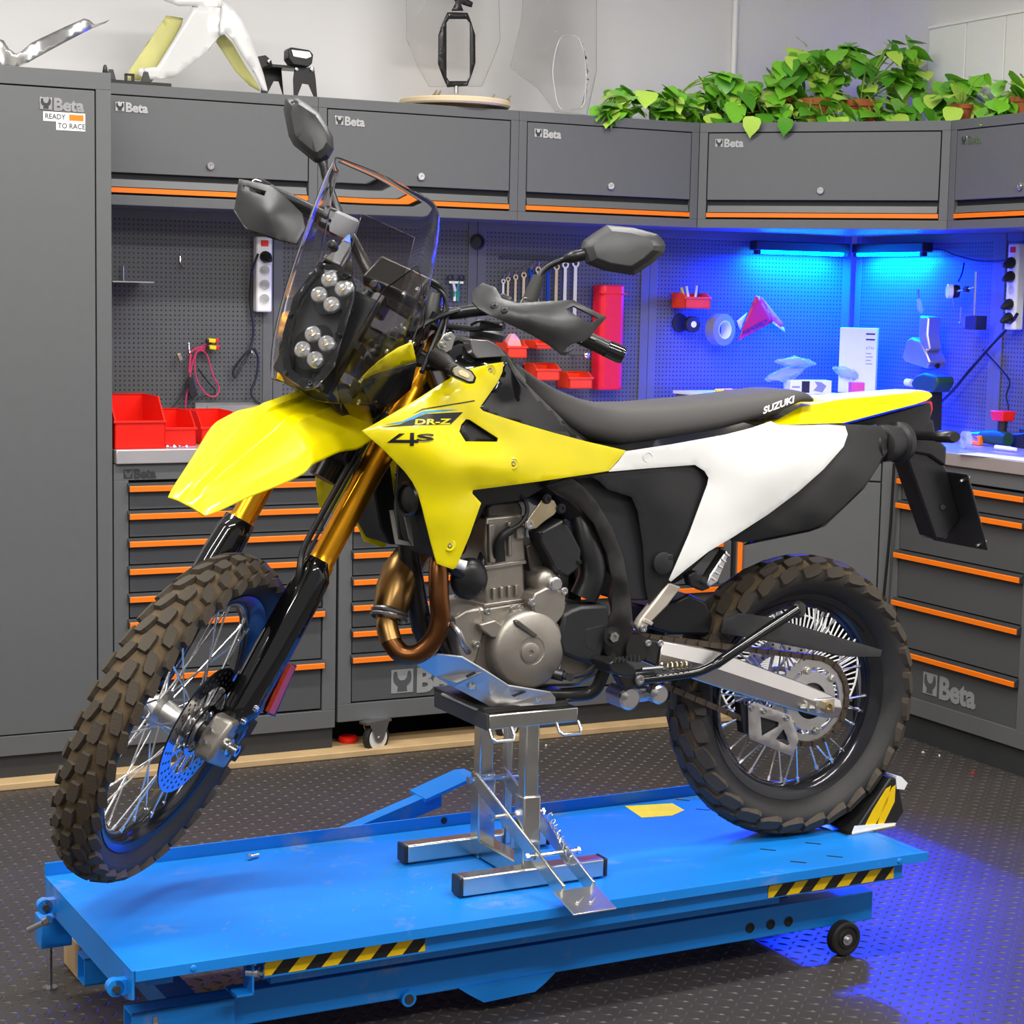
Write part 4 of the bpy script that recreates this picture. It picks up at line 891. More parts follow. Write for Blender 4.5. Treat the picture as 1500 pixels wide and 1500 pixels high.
for P, r in (([(588, 401, .05), (610, 405, .04), (638, 415, .02), (652, 435, .0), (648, 470, .0), (632, 510, .01), (618, 545, .04)], .0055), ([(590, 408, .05), (620, 412, .03), (645, 426, .01), (655, 450, .0), (650, 490, .0), (630, 530, .02)], .0045), ([(610, 483, .03), (630, 470, .02), (660, 458, .0), (700, 450, -.02)], .006), ([(655, 478, .0), (690, 482, .0), (715, 480, .0), (738, 478, .02)], .006), ([(690, 476, .0), (705, 470, .01), (730, 476, .02)], .003)):
    part('cable', MB().tube(catmull([SG(*p) for p in P], 5), r, 8), 'black_satin', SF)
part('wire_connector', MB().tube([SG(705, 478, .0), SG(737, 478, .01)], .010, 8), 'black_satin', SF)
# ------------------------------------------------------------------ bodywork (bike frame)
SHR = [(530, 631, .215), (552, 619, .213), (579, 603, .208), (610, 585, .20), (638, 567, .188), (662, 552, .178), (680, 543, .168), (697, 538, .158), (718, 533, .148), (738, 530, .14), (736, 545, .145), (729, 560, .152), (715, 580, .17), (703, 597, .182), (708, 602, .182), (767, 621, .165), (812, 634, .15), (857, 646, .138), (917, 660, .122), (905, 675, .124), (892, 690, .128), (867, 694, .14), (793, 705, .162), (740, 712, .175), (693, 718, .185), (692, 723, .186), (705, 737, .18), (688, 785, .176), (668, 832, .172), (663, 834, .173), (640, 826, .18), (630, 790, .19), (618, 742, .203), (612, 722, .208), (604, 706, .212), (592, 690, .216), (560, 657, .22), (540, 640, .218)]
WIN = [(683, 614, .186), (688, 615, .185), (730, 642, .178), (729, 647, .18), (682, 646.5, .2), (673, 632, .2), (676, 622, .193)]
EXT = [(600, 640, .232), (650, 656, .228), (655, 690, .222), (700, 676, .208), (645, 760, .2), (780, 672, .172), (850, 672, .145), (630, 600, .214), (680, 570, .19), (740, 690, .19), (570, 632, .226)]
for s in (1, -1):
    mb = panel(SHR, EXT, [WIN], step=8, mirror=s < 0)
    sh = part('radiator_shroud', mb, 'yellow', solid=.0035, bevel=.0012, smooth=70)
    if s > 0: SHT = bvh(mb, BF); SH = sh
obj('vent_mesh', panel([(x, y, l-.012) for x, y, l in WIN], step=8), 'black_plastic', SH, BF, solid=.002)
mb = panel([(738, 530, .139), (749, 532, .132), (756, 545, .13), (763, 553, .128), (785, 576, .124), (807, 597, .122), (835, 625, .122), (862, 645, .122), (855, 648, .132), (812, 637, .142), (767, 624, .158), (704, 604, .176), (700, 597, .176), (714, 578, .164), (728, 558, .147), (735, 544, .14)], [(760, 590, .155)], step=8)
for s in (1, -1):
    m2_ = MB(); m2_.v = [(x, s*y, z) for x, y, z in mb.v]; m2_.f = mb.f if s > 0 else [tuple(reversed(q)) for q in mb.f]; m2_.mi = [0]*len(mb.f)
    tc_ = part('tank_cover', m2_, 'black_gloss', solid=.003, smooth=70)
    if s > 0: TCT = bvh(m2_, BF); TC = tc_
# tank top: closed loft across the bike
TT = [((650, 505), (655, 545)), ((668, 493), (675, 540)), ((692, 497), (700, 537)), ((715, 499), (722, 532)), ((730, 507), (738, 532)), ((743, 522), (752, 545)), ((757, 540), (772, 566))]
rings = []
for (tx, ty), (bx_, by_) in TT:
    p = BP(tx, ty, .06); q = BP(bx_, by_, .135); hw = .132
    rings.append([(q.x, -hw, q.z-.04), (q.x, -hw, q.z), (p.x*.7+q.x*.3, -.105, p.z*.7+q.z*.3), (p.x, -.06, p.z), (p.x, 0, p.z+.006), (p.x, .06, p.z), (p.x*.7+q.x*.3, .105, p.z*.7+q.z*.3), (q.x, hw, q.z), (q.x, hw, q.z-.04)])
part('fuel_tank_top', MB().loft(rings), 'black_gloss', smooth=40)
part('tank_sheen_facet', slab([(689, 497), (715, 498), (730, 506), (743, 522), (699, 525), (692, 516)], .136, .10), 'tank_sheen' if 'tank_sheen' in MATS else 'black_plastic', bevel=.002)  # patch where the black tank mirrors the ceiling, reflection painted as grey
part('fuel_cap', MB().lathe([(.035, 0), (.037, .012), (.03, .018), (.012, .02)], BP(712, 497, 0), (-.2, 0, 1), 24), 'black_plastic')
# seat
ST = [(748, 528), (760, 537), (773, 548), (810, 571), (850, 588), (890, 596), (950, 595), (1033, 588), (1100, 580), (1147, 573), (1165, 573), (1174, 578), (1179, 587)]
SB = [(752, 545), (765, 563), (780, 578), (800, 597), (835, 625), (863, 645), (890, 653), (917, 658), (983, 648), (1060, 633), (1127, 614), (1160, 602), (1177, 592)]
Tp = [BP(x, y, .05) for x, y in ST]; Bp = [BP(x, y, .125) for x, y in SB]
def interp(P, x):
    P = sorted(P, key=lambda p: p.x)
    if x <= P[0].x: return P[0].z
    for a, b in zip(P, P[1:]):
        if a.x <= x <= b.x: return a.z+(b.z-a.z)*(x-a.x)/(b.x-a.x+1e-9)
    return P[-1].z
xs = np.linspace(max(Tp[0].x, Bp[0].x)-.004, min(Tp[-1].x, Bp[-1].x)+.002, 44); rings = []
x_a, x_b = xs[0], xs[-1]
for i, x in enumerate(xs):
    t_ = (x_a-x)/(x_a-x_b); zt = interp(Tp, x)+.004; zb = min(interp(Bp, x), zt-.006)
    hw = float(np.interp(t_, [0, .15, .35, .6, .85, 1], [.075, .095, .122, .135, .128, .10])); h = zt-zb
    rings.append([(x, sy*hw*a, zb+h*b) for sy, a, b in ((-1, .90, 0), (-1, 1, .25), (-1, .985, .55), (-1, .90, .84), (-1, .66, .98), (-1, .3, 1.03), (1, .3, 1.03), (1, .66, .98), (1, .90, .84), (1, .985, .55), (1, 1, .25), (1, .90, 0))])
smb = MB().loft(rings); SEAT = part('seat', smb, 'seat', sub=1, smooth=180)
# white side panel, dark airbox cover, dark rear cover
WSP = [(892, 691, .130), (906, 676, .126), (917, 661, .124), (950, 656, .126), (983, 651, .130), (1060, 637, .135), (1100, 627, .136), (1129, 617, .136), (1140, 622, .138), (1175, 623, .15), (1214, 622, .16), (1238, 624, .162), (1242, 636, .165), (1236, 654, .172), (1207, 687, .178), (1170, 720, .178), (1126, 753, .172), (1075, 786, .162), (1038, 808, .152), (1005, 834, .14), (983, 852, .13), (980, 850, .13), (1009, 783, .135), (1036, 710, .135), (1038, 700, .135), (1032, 690, .134), (1018, 681, .132), (950, 686, .13)]
for s in (1, -1):
    mb = panel(WSP, [(1080, 670, .156), (1120, 690, .178), (1160, 660, .176), (1050, 750, .15), (1100, 740, .172), (1060, 655, .14)], step=9, mirror=s < 0)
    o = part('side_panel', mb, 'body_white', solid=.003, bevel=.001, smooth=70)
    if s > 0: WST = bvh(mb, BF); WS = o
    mb = panel([(862, 696, .122), (1012, 679, .122), (1022, 681, .122), (1037, 697, .122), (1037, 711, .122), (984, 851, .118), (966, 872, .112), (951, 888, .108), (945, 855, .11), (942, 800, .115), (934, 748, .118), (925, 728, .119), (890, 717, .121), (878, 705, .122)], [(970, 740, .130)], step=10, mirror=s < 0)
    o = part('airbox_cover', mb, 'black_plastic', solid=.003, bevel=.001, smooth=70)
    if s > 0: ABT = bvh(mb, BF); AB = o
    RCV = [(1170, 624, .140), (1214, 621, .15), (1258, 622, .152), (1290, 624, .148), (1301, 636, .142), (1298, 660, .145), (1283, 688, .155), (1265, 713, .165), (1236, 742, .168), (1207, 768, .165), (1185, 776, .155), (1130, 787, .148), (1089, 795, .138), (1070, 792, .138), (1075, 780, .146), (1126, 745, .158), (1170, 712, .164), (1207, 680, .166), (1225, 655, .162), (1228, 638, .156)]
    mb = panel(RCV, [(1250, 690, .176), (1190, 750, .172), (1130, 775, .16), (1255, 640, .158)], step=9, mirror=s < 0)
    part('rear_side_cover', mb, 'dark_plastic', solid=.003, bevel=.001, smooth=40)
    part('cover_flange', panel([(1290, 624, .148), (1302, 637, .140), (1298, 662, .143), (1265, 714, .163), (1208, 769, .163), (1186, 777, .153), (1090, 797, .136), (1100, 790, .10), (1185, 768, .10), (1205, 758, .10), (1258, 704, .10), (1289, 655, .10), (1291, 640, .10)], step=10, mirror=s < 0), 'dark_plastic', solid=.003, smooth=40)
obj('cover_cap', MB().lathe([(.024, -.002), (.024, .003), (.022, .004), (.001, .004)], BP(971, 825, .126), (0, 1, 0), 28), 'black_plastic', AB, BF)
obj('cap_tab', MB().box(BP(982, 816, .128), (.012, .006, .012)), 'black_plastic', AB, BF, bevel=.002)
for x, y in ((718, 542), (752, 679), (659, 799)):
    p = stick(SHT, x, y, BFi, -.001); obj('screw_recess', MB().lathe([(.0125, .0012), (.010, .0022), (.008, -.004), (.001, -.004)], p, (0, 1, 0), 20), 'yellow', SH, BF, smooth=50)
    obj('screw', MB().lathe([(.0058, -.004), (.0055, .0022), (.003, .0026), (.0026, .0005)], p, (0, 1, 0), 14), 'zinc', SH, BF)
p = stick(WST, 949, 670, BFi, -.001); obj('screw_recess', MB().lathe([(.013, .0012), (.0105, .0022), (.009, -.004), (.001, -.004)], p, (0, 1, 0), 20), 'body_white', WS, BF, smooth=50)
obj('screw', MB().lathe([(.005, -.004), (.005, .001), (.002, .001)], p, (0, 1, 0), 12), 'logo_grey', WS, BF)
# prints
decal('print_black_band', SHT, [(557, 626), (585, 622), (610, 612), (623, 606.5), (678, 603.5), (660, 621.5), (610, 623)], 'decal_black', SH)
decal('print_blue_band', SHT, [(563, 622.5), (590, 617), (603, 611), (619, 602.5), (652, 600), (672, 600), (622, 605.5), (606, 614), (585, 620.5)], 'decal_blue', SH)
decal('print_black_line', SHT, [(604, 607), (618, 599), (695, 586), (695, 587.6), (619, 600.6)], 'decal_black', SH, step=4)
text_decal('print_lettering', SHT, 'DR-Z', (606, 622), (53, -1), (1.4, -7.5), 'yellow', SH, .03)
decal('print_four', SHT, [(566.5, 648.5), (584.7, 635), (593, 635), (579, 644.2), (612.7, 644.2), (612.7, 648.7)], 'decal_black', SH, step=4)
decal('print_four_stem', SHT, [(600.7, 634), (606.5, 634), (606, 653), (600, 653)], 'decal_black', SH, step=4)
text_decal('print_letter', SHT, 'S', (609, 646), (26, -.4), (1, -10), 'decal_black', SH, .03)
sT = bvh(smb, BF); text_decal('seat_lettering', sT, 'SUZUKI', (1117, 606.5), (45, -17), (1.2, -9.5), 'white', SEAT, .035)
# rear fender
rings = []
for nx, ny, fx, fy, hw in ((1133, 622, 1150, 615, .115), (1170, 622, 1182, 592, .113), (1236, 620, 1230, 583, .105), (1300, 603, 1290, 577, .09), (1340, 593, 1335, 573, .075), (1358, 587, 1355, 573, .06), (1366, 581, 1364, 575, .045)):
    lo = BP(nx, ny, hw); hi = BP(fx, fy, hw*.5); x = lo.x
    rings.append([(x, -hw, lo.z), (x, -hw*.96, lo.z+.004), (hi.x*.5+x*.5, -hw*.72, hi.z-.002), (hi.x, -hw*.3, hi.z+.002), (hi.x, hw*.3, hi.z+.002), (hi.x*.5+x*.5, hw*.72, hi.z-.002), (x, hw*.96, lo.z+.004), (x, hw, lo.z)])
rf = MB().loft(rings); part('rear_fender', rf, 'yellow', smooth=30, bevel=.0015)
part('tail_undertray', slab([(1240, 622), (1300, 606), (1345, 594), (1364, 590), (1366, 600), (1361, 622), (1352, 640), (1330, 650), (1300, 640)], .045, -.045), 'black_plastic', bevel=.004)
part('tail_light', slab([(1352, 592), (1366, 588), (1367, 600), (1361, 618)], .04, -.04), 'red', bevel=.003)
a, b = BP(1288, 650, .115), BP(1338, 646, .09)
part('muffler_end', MB().lathe([(.034, 0), (.042, .004), (.042, .03), (.039, .032), (.039, .055), (.047, .06), (.047, .075), (.04, .08), (.028, .08), (.026, .03)], a, b-a, 32), 'black_plastic')
part('muffler_body', MB().tube(catmull([BP(1110, 760, .03), BP(1180, 700, .08), BP(1250, 660, .09), a], 4), [.045]*13, 20), 'dark_metal')
# plate holder
nb = [BP(1373, 672, .035), BP(1419, 695, .095), BP(1448, 800, .095), BP(1444, 808, .095)]
top = BP(1417, 694, .095); bot = BP(1446, 806, .095); dxz = (bot-top).normalized(); nrm = Vector((0, 1, 0)).cross(dxz)
rot = Matrix((Vector((0, 1, 0)), dxz, Vector((0, 1, 0)).cross(dxz))).transposed(); cen = (top+bot)/2; cen.y = 0
PLT = part('plate_carrier', MB().box(cen, (.195, (bot-top).length, .006), rot), 'black_plastic', bevel=.004)
for sx in (-1, 1):
    for sy in (-.42, .42): obj('plate_screw', MB().cyl(cen+rot @ Vector((sx*.08, (bot-top).length*sy, -.014)), cen+rot @ Vector((sx*.08, (bot-top).length*sy, .014)), .004, n=8), 'steel', PLT, BF)
part('plate_arm', slab([(1329, 673), (1336, 656), (1350, 640), (1364, 657), (1375, 671), (1386, 683), (1392, 700), (1408, 760), (1385, 792), (1370, 790)], .03, -.03), 'black_satin', bevel=.006)
part('plate_arm_rib', MB().cyl(BP(1381, 743, .03), BP(1381, 743, .036), .006), 'dark_metal')
for s in (1, -1):
    p = BP(1345, 638, .05) if s > 0 else BP(1345, 638, .05)
    y0 = s*.045; q = Vector((p.x, y0, p.z)); e = Vector((p.x-.02, s*.155, p.z+.004))
    o = part('rear_indicator', MB().tube([q, q.lerp(e, .5)], .011, 12).loft([[q.lerp(e, t_)+Vector((math.cos(a)*rx, 0, math.sin(a)*rz)) for a in [2*math.pi*k/12 for k in range(12)]] for t_, rx, rz in ((.45, .013, .010), (.6, .020, .014), (.95, .020, .014), (1, .016, .011))]), 'black_satin')
part('tail_bracket', MB().loft([[BP(x, y, .04) for x, y in ((1335, 622), (1368, 614), (1372, 640), (1388, 655), (1386, 684), (1362, 668), (1338, 664))], [BP(x, y, .04)-Vector((0, .08, 0)) for x, y in ((1335, 622), (1368, 614), (1372, 640), (1388, 655), (1386, 684), (1362, 668), (1338, 664))]]), 'black_plastic', bevel=.006)
# front indicators
for s in (1, -1):
    P = [(657.5, 543), (660, 536), (668.5, 532.5), (692, 543), (699, 553), (696, 562), (689, 562.5), (661, 550)]
    A_ = [BP(x, y, .235) for x, y in P]; B_ = [BP(x, y, .235)-Vector((0, .022, 0)) for x, y in P]
    if s < 0: A_ = [Vector((p.x, -p.y, p.z)) for p in A_]; B_ = [Vector((p.x, -p.y, p.z)) for p in B_]
    fi = part('front_indicator', MB().loft([B_, A_]), 'black_satin', bevel=.003)
    c = sum(A_, Vector())/8
    obj('indicator_lens', MB().loft([[c+(p-c)*.76 for p in A_], [c+(p-c)*.72+Vector((0, s*.004, 0)) for p in A_]]), 'lens_pale', fi, BF, smooth=0)
    obj('indicator_led', MB().loft([[c+(p-c)*.4+Vector((0, s*.0045, 0)) for p in A_], [c+(p-c)*.36+Vector((0, s*.0055, 0)) for p in A_]]), 'led_pale', fi, BF, smooth=0)
    q = BP(640, 524, .12); q.y *= s; e = c-Vector((0, s*.011, 0)); obj('indicator_stalk', MB().tube([q, q.lerp(e, .45), q.lerp(e, .5), e], [.021, .016, .012, .010], 14), 'rubber', fi, BF)
part('indicator_bracket', slab([(640, 506), (651, 489), (662, 486), (668, 492), (662, 512), (648, 520)], .13, .125), 'zinc', bevel=.001)
for x, y in ((657, 494), (650, 505)): bolt(BP, x, y, .132, .006, 'zinc')
# ------------------------------------------------------------------ frame, radiators, engine
for s in (1, -1):
    P = [(800, 711), (837, 699), (856, 714), (872, 732), (897, 772), (914, 818), (924, 877), (928, 923), (924, 947), (906, 963), (889, 960), (881, 942), (884, 923), (896, 898), (897, 853), (889, 811), (870, 767), (845, 738), (825, 727)]
    mb = panel([(x, y, .112) for x, y in P], [(882, 770, .128), (906, 850, .128), (905, 900, .13)], step=8, mirror=s < 0)
    fs_ = part('frame_spar', mb, 'frame_black', solid=.03, bevel=.004, smooth=50)
    for (x, y, r, h, m) in ((896, 932, .021, .004, 'black_satin'), (896, 932, .0115, .012, 'zinc')):
        p = BP(x, y, .128); p.y *= s; obj('pivot_nut', MB().lathe([(r, 0), (r, h), (r*.5, h), (r*.45, h*.3)], p, (0, s, 0), 6 if m == 'zinc' else 24), m, fs_, BF, smooth=30)
    cr = [BP(896, 955, .1), BP(884, 985, .1), BP(872, 1010, .095), BP(850, 1018, .085), BP(780, 1018, .075), BP(705, 1010, .065), BP(660, 960, .04), BP(630, 900, .02)]
    part('cradle_tube', MB().tube(catmull([Vector((p.x, s*p.y, p.z)) for p in cr], 4), .014, 12), 'frame_black')
    rd = [BP(x, y, .17) for x, y in ((620, 690), (640, 695), (646, 742), (654, 818), (638, 818), (624, 792), (615, 742))]
    part('radiator', MB().loft([[Vector((p.x, s*.175, p.z)) for p in rd], [Vector((p.x, s*.05, p.z)) for p in rd]]), 'radiator', bevel=.004)
part('down_tube', MB().tube([BP(600, 640, 0), BP(592, 740, 0), BP(600, 820, 0), BP(618, 920, 0), BP(640, 975, 0)], .022, 12), 'frame_black')
part('shroud_duct', panel([(461, 668, -.19), (500, 655, -.18), (530, 650, -.17), (532, 690, -.17), (512, 728, -.18), (500, 750, -.185), (492, 756, -.185), (468, 742, -.19), (463, 710, -.19)], step=9), 'yellow', solid=.003)
fan = part('radiator_fan', MB().lathe([(.028, 0), (.034, 0), (.036, .012), (.032, .016), (.028, .014)], BP(603, 731, .15), (1, .25, 0), 28, loop=True), 'black_satin')
obj('fan_centre', MB().lathe([(.029, 0), (.027, .008), (.012, .012), (.001, .012)], BP(603, 731, .15), (1, .25, 0), 24), 'dark_metal', fan, BF)
part('radiator_bracket', slab([(571, 748), (577, 747), (583, 790), (604, 795), (606, 800), (580, 797)], .12, .116), 'steel')
part('radiator_bracket', slab([(592, 752), (600, 750), (604, 780), (606, 800), (600, 790)], .13, .125), 'steel')
part('main_spar', MB().tube([BP(610, 560, .0), BP(700, 640, .0), BP(800, 715, .0)], .045, 12), 'frame_black')
def cast(name, P, l1, l0, m='cast', b=.004, **k): return part(name, slab(P, l1, l0), m, bevel=b, **k)
part('tank_underside', slab([(690, 715), (800, 702), (872, 690), (850, 722), (800, 716), (766, 735), (712, 742), (697, 770)], .085, -.085), 'black_satin', bevel=.004)
cast('cam_cover', [(713, 742), (722, 736), (760, 733), (766, 744), (766, 756), (714, 760)], .062, -.07, 'dark_cast', .006)
HD = cast('cylinder_head', [(712, 758), (766, 753), (769, 790), (771, 822), (712, 832), (709, 800)], .070, -.07, b=.005)
cast('cylinder', [(711, 831), (768, 822), (769, 850), (772, 880), (714, 892), (708, 860)], .064, -.064, b=.006)
for z in (0, 1):
    cast('gasket_flange', [(709, 829+z*56), (771, 820+z*56), (772, 826+z*55), (709, 836+z*55)], .072, -.07, b=.002)
for x in (722, 733, 744, 755): cast('cylinder_rib', [(x, 862-(x-722)*.15), (x+5, 861-(x-722)*.15), (x+5, 878-(x-722)*.15), (x, 879-(x-722)*.15)], .072, .05, b=.002)
for x0, y0, x1, y1 in ((716, 768, 726, 825), (744, 765, 750, 815), (756, 770, 768, 790)): cast('head_boss', [(x0, y0), (x1, y0-1), (x1+1, y1), (x0+1, y1)], .080, .05, b=.003)
cast('plug_well', [(722, 802), (729, 795), (739, 794), (741, 822), (722, 826)], .0715, .06, 'groove', .001)
part('plug_cap', MB().tube(catmull([BP(727, 815, .075), BP(729, 798, .085), BP(736, 785, .09), BP(748, 776, .09)], 4), .010, 12), 'black_plastic')
part('plug_lead', MB().tube(catmull([BP(748, 776, .09), BP(762, 768, .095), BP(772, 752, .095), BP(770, 735, .09), BP(760, 724, .08)], 5), .005, 8), 'black_plastic')
cc = cast('crankcase', [(668, 915), (690, 892), (714, 888), (772, 878), (800, 868), (835, 885), (872, 888), (892, 930), (884, 985), (850, 1006), (740, 1008), (705, 990), (680, 955)], .07, -.1, b=.008)
cast('front_case', [(664, 905), (682, 893), (705, 890), (712, 920), (700, 965), (690, 985), (672, 960)], .085, -.02, b=.006)
c = BP(765, 948, .075); c.y = .07
CV = part('stator_cover', MB().lathe([(.086, 0), (.086, .028), (.081, .04), (.074, .046), (.03, .048), (.029, .0465), (.001, .0465)], c, (0, 1, 0), 48), 'cast', smooth=40)
obj('cover_plug', MB().lathe([(.021, .046), (.021, .050), (.019, .051), (.006, .051), (.005, .048), (.001, .048)], c+Vector((.004, 0, -.004)), (0, 1, 0), 32), 'cast', CV, BF, smooth=30)
cast('cover_shoulder', [(752, 912), (765, 905), (780, 904), (795, 915), (812, 928), (814, 942), (800, 955), (780, 930)], .114, .07, b=.004)
cast('cover_bar', [(754, 910), (759, 908), (788, 930), (784, 935), (755, 915)], .122, .10, 'dark_cast', .002)
cast('case_block', [(703, 915), (726, 908), (748, 925), (738, 936), (720, 934), (705, 922)], .105, .06, 'cast', .003)
for x, y in ((714, 896), (698, 944), (751, 892), (762, 891), (790, 985), (757, 1000)): bolt(BP, x, y, .088, .0065, 'zinc')
o1 = cast('oil_filter_cover', [(779, 880), (784, 869), (800, 861), (815, 861), (829, 870), (829, 890), (826, 902), (816, 914), (806, 918), (793, 912), (782, 898)], .112, .06, b=.004)
for x, y in ((780, 882), (826, 866), (811, 918)): bolt(BP, x, y, .110, .007, 'chrome', o1)
part('starter_motor', MB().lathe([(.026, -.09), (.03, -.085), (.03, .0), (.026, .012), (.018, .018), (.010, .02)], BP(800, 852, .085), (0, 1, 0), 28), 'cast')
part('starter_cap', MB().lathe([(.014, 0), (.014, .02), (.011, .022), (.011, .03), (.002, .03)], BP(808, 853, .095), (.1, 1, 0), 20), 'alu_bright')
cast('engine_side_cover', [(789, 781), (826, 761), (838, 778), (852, 806), (850, 832), (832, 846), (815, 838), (805, 818), (793, 797)], .112, .06, 'black_plastic', .005)
for x, y in ((792, 782), (828, 764), (848, 823), (818, 836)): bolt(BP, x, y, .113, .004, 'dark_metal')
cast('carburettor', [(770, 800), (790, 790), (800, 840), (780, 850)], .06, -.04, 'dark_cast')
SPC = cast('sprocket_cover', [(826, 900), (838, 893), (852, 888), (892, 886), (894, 910), (888, 935), (882, 960), (872, 974), (848, 968), (824, 958), (820, 940)], .118, .06, 'black_plastic', .007)
obj('cover_recess', slab([(858, 922), (885, 915), (880, 930), (872, 955), (858, 948)], .1185, .112), 'groove', SPC, BF, bevel=.001)
part('intake_snorkel', MB().tube(catmull([BP(850, 760, .06), BP(860, 800, .08), BP(868, 840, .085), BP(855, 875, .08)], 4), [.03]*13, 14), 'black_satin')
part('airbox', slab([(840, 700), (1000, 690), (950, 880), (905, 880), (900, 800), (870, 740)], .10, -.10), 'groove', bevel=.005)
part('engine_mount_plate', slab([(769, 768), (774, 760), (797, 728), (812, 733), (818, 745), (812, 754), (797, 764), (786, 774), (776, 776)], .098, .094), 'zinc_warm', bevel=.001)
for x, y in ((775, 768), (801, 731), (822, 745)): bolt(BP, x, y, .10, .0085, 'zinc' if x < 790 else 'black_satin')
part('horn', MB().sphere(BP(687, 848, .09), .042, (1, .55, 1.05), 20, 12), 'black_satin')
part('hose_end', MB().tube([BP(668, 825, .15), BP(683, 829, .16)], .010, 12), 'white')
part('coolant_hose', MB().tube(catmull([BP(640, 800, .1), BP(672, 838, .1), BP(700, 835, .06), BP(712, 810, .05)], 4), .014, 12), 'black_satin')
part('oil_line', MB().tube(catmull([BP(661, 914, .1), BP(671, 925, .12), BP(678, 942, .12), BP(686, 955, .1)], 4), .007, 10), 'steel')
part('drain_pipe', MB().tube(catmull([BP(745, 1005, .07), BP(772, 1002, .09), BP(783, 990, .095), BP(795, 985, .09)], 4), .004, 8), 'steel')
part('oil_sensor', MB().tube([BP(798, 983, .09), BP(825, 990, .12)], [.013, .012], 14).cyl(BP(822, 989, .115), BP(830, 991, .125), .008, n=10), 'dark_metal')
part('fitting', MB().cyl(BP(812, 977, .085), BP(812, 977, .1), .014, n=6), 'zinc')
# exhaust
hp = catmull([BP(672, 800, .045), BP(652, 800, .07), BP(643, 830, .09), BP(643, 872, .10), BP(645, 905, .10), BP(636, 936, .095), BP(614, 957, .08), BP(590, 958, .06), BP(573, 940, .04), BP(567, 918, .025), BP(568, 900, .015)], 5)
part('exhaust_header', MB().tube(hp, .0205, 20), 'pipe_bronze')
part('exhaust_link', MB().tube(catmull([BP(573, 940, .04), BP(567, 918, .025), BP(568, 905, .015), BP(571, 894, .01)], 4), .0225, 20), 'pipe_gold')
ec = [BP(568, 908, .015), BP(570, 900, .012), BP(572, 893, .01), BP(578, 865, .0), BP(588, 838, -.02), BP(605, 812, -.05), BP(640, 780, -.1)]
part('exhaust_chamber', MB().tube(ec, [.026, .028, .036, .040, .040, .036, .03], 24), 'pipe_gold')
for x, y, l in ((571, 897, .011), (569.5, 904, .013)): part('exhaust_clamp', MB().lathe([(.037, -.004), (.040, 0), (.037, .004)], BP(x, y, l), ec[3]-ec[0], 28, loop=True), 'steel')
# skid plate
KV = {'a': (612, 973, .03), 'b': (641, 957, .09), 'c': (677, 961, .12), 'd': (711, 981, .122), 'e': (745, 1003, .122), 'f': (806, 1013, .12), 'g': (813, 1021, .12), 'h': (813, 1029, .115), 'i': (722, 1035, .085), 'j': (665, 1004, .058), 'k': (640, 990, .042), 'm': (670, 998, .088)}
kk = list(KV); mb = MB().add([BP(*KV[q]) for q in kk], [tuple(kk.index(c) for c in q) for q in ('abcdmk', 'kmj', 'mdeij', 'efghi')])
SK = part('skid_plate', mb, 'alu_satin', solid=.004, off=-1, smooth=0)
obj('plate_slot', slab([(683, 990), (695, 984), (698, 986), (685, 993)], .122, .118), 'groove', SK, BF, smooth=0)
obj('plate_slot', slab([(750, 1019), (765, 1013), (771, 1014), (753, 1021)], .1225, .119), 'groove', SK, BF, smooth=0)
part('skid_plate_base', MB().bx(.60, .86, -.09, .075, BP(730, 1034, .07).z-.004, BP(730, 1034, .07).z), 'alu_satin', smooth=0)
st_ = bvh(mb, BF)
for x, y in ((691, 1003), (788, 1022)):
    p = stick(st_, x, y, BFi, .0); obj('plate_bolt', MB().lathe([(.010, -.002), (.010, .002), (.007, .005), (.003, .005), (.003, .002)], p, (.2, 1, .2), 16), 'zinc', SK, BF)
# ------------------------------------------------------------------ swingarm, chain parts, stand
for s in (1, -1):
    rg = []
    for a_, b_, c_ in (((970, 939), (967, 958), (964, 977)), ((1030, 949), (1030, 973), (1030, 1000)), ((1064, 958), (1064, 984), (1064, 1011)), ((1100, 972), (1100, 996), (1102, 1022)), ((1170, 998), (1172, 1020), (1178, 1044)), ((1213, 1016), (1214, 1034), (1214, 1053)), ((1232, 1025), (1234, 1036), (1230, 1051))):
        A1, B1, C1 = BP(*a_, .110), BP(*b_, .122), BP(*c_, .114)
        r_ = [A1, B1, C1, Vector((C1.x, .085, C1.z)), Vector((A1.x, .085, A1.z))]
        rg.append([Vector((p.x, s*p.y, p.z)) for p in r_])
    sa = part('swingarm', MB().loft(rg), 'alu_brushed', bevel=.003, smooth=20)
    p = BP(1213, 1034, .122); p = Vector((0, s*.122, 0))
    obj('axle_block', MB().box(p, (.05, .012, .034)), 'alu_bright', sa, BF, bevel=.003)
    obj('axle_nut', MB().lathe([(.015, 0), (.015, .012), (.008, .013), (.008, .004)], p+Vector((0, s*.006, 0)), (0, s, 0), 6), 'zinc_warm', sa, BF, smooth=20)
    obj('adjuster', MB().cyl(p+Vector((.03, 0, -.004)), p+Vector((.07, 0, .0)), .005, n=8).box(p+Vector((.05, 0, 0)), (.006, .014, .02)), 'zinc', sa, BF)
part('swingarm_pivot', MB().cyl(BP(935, 950, .12), BP(935, 950, .12)-Vector((0, .24, 0)), .03), 'frame_black')
part('chain_slider', slab([(948, 938), (962, 938), (966, 944), (962, 976), (945, 968)], .118, .05), 'black_plastic', bevel=.003)
for x, y in ((949, 942), (967, 942)): bolt(BP, x, y, .12, .006)
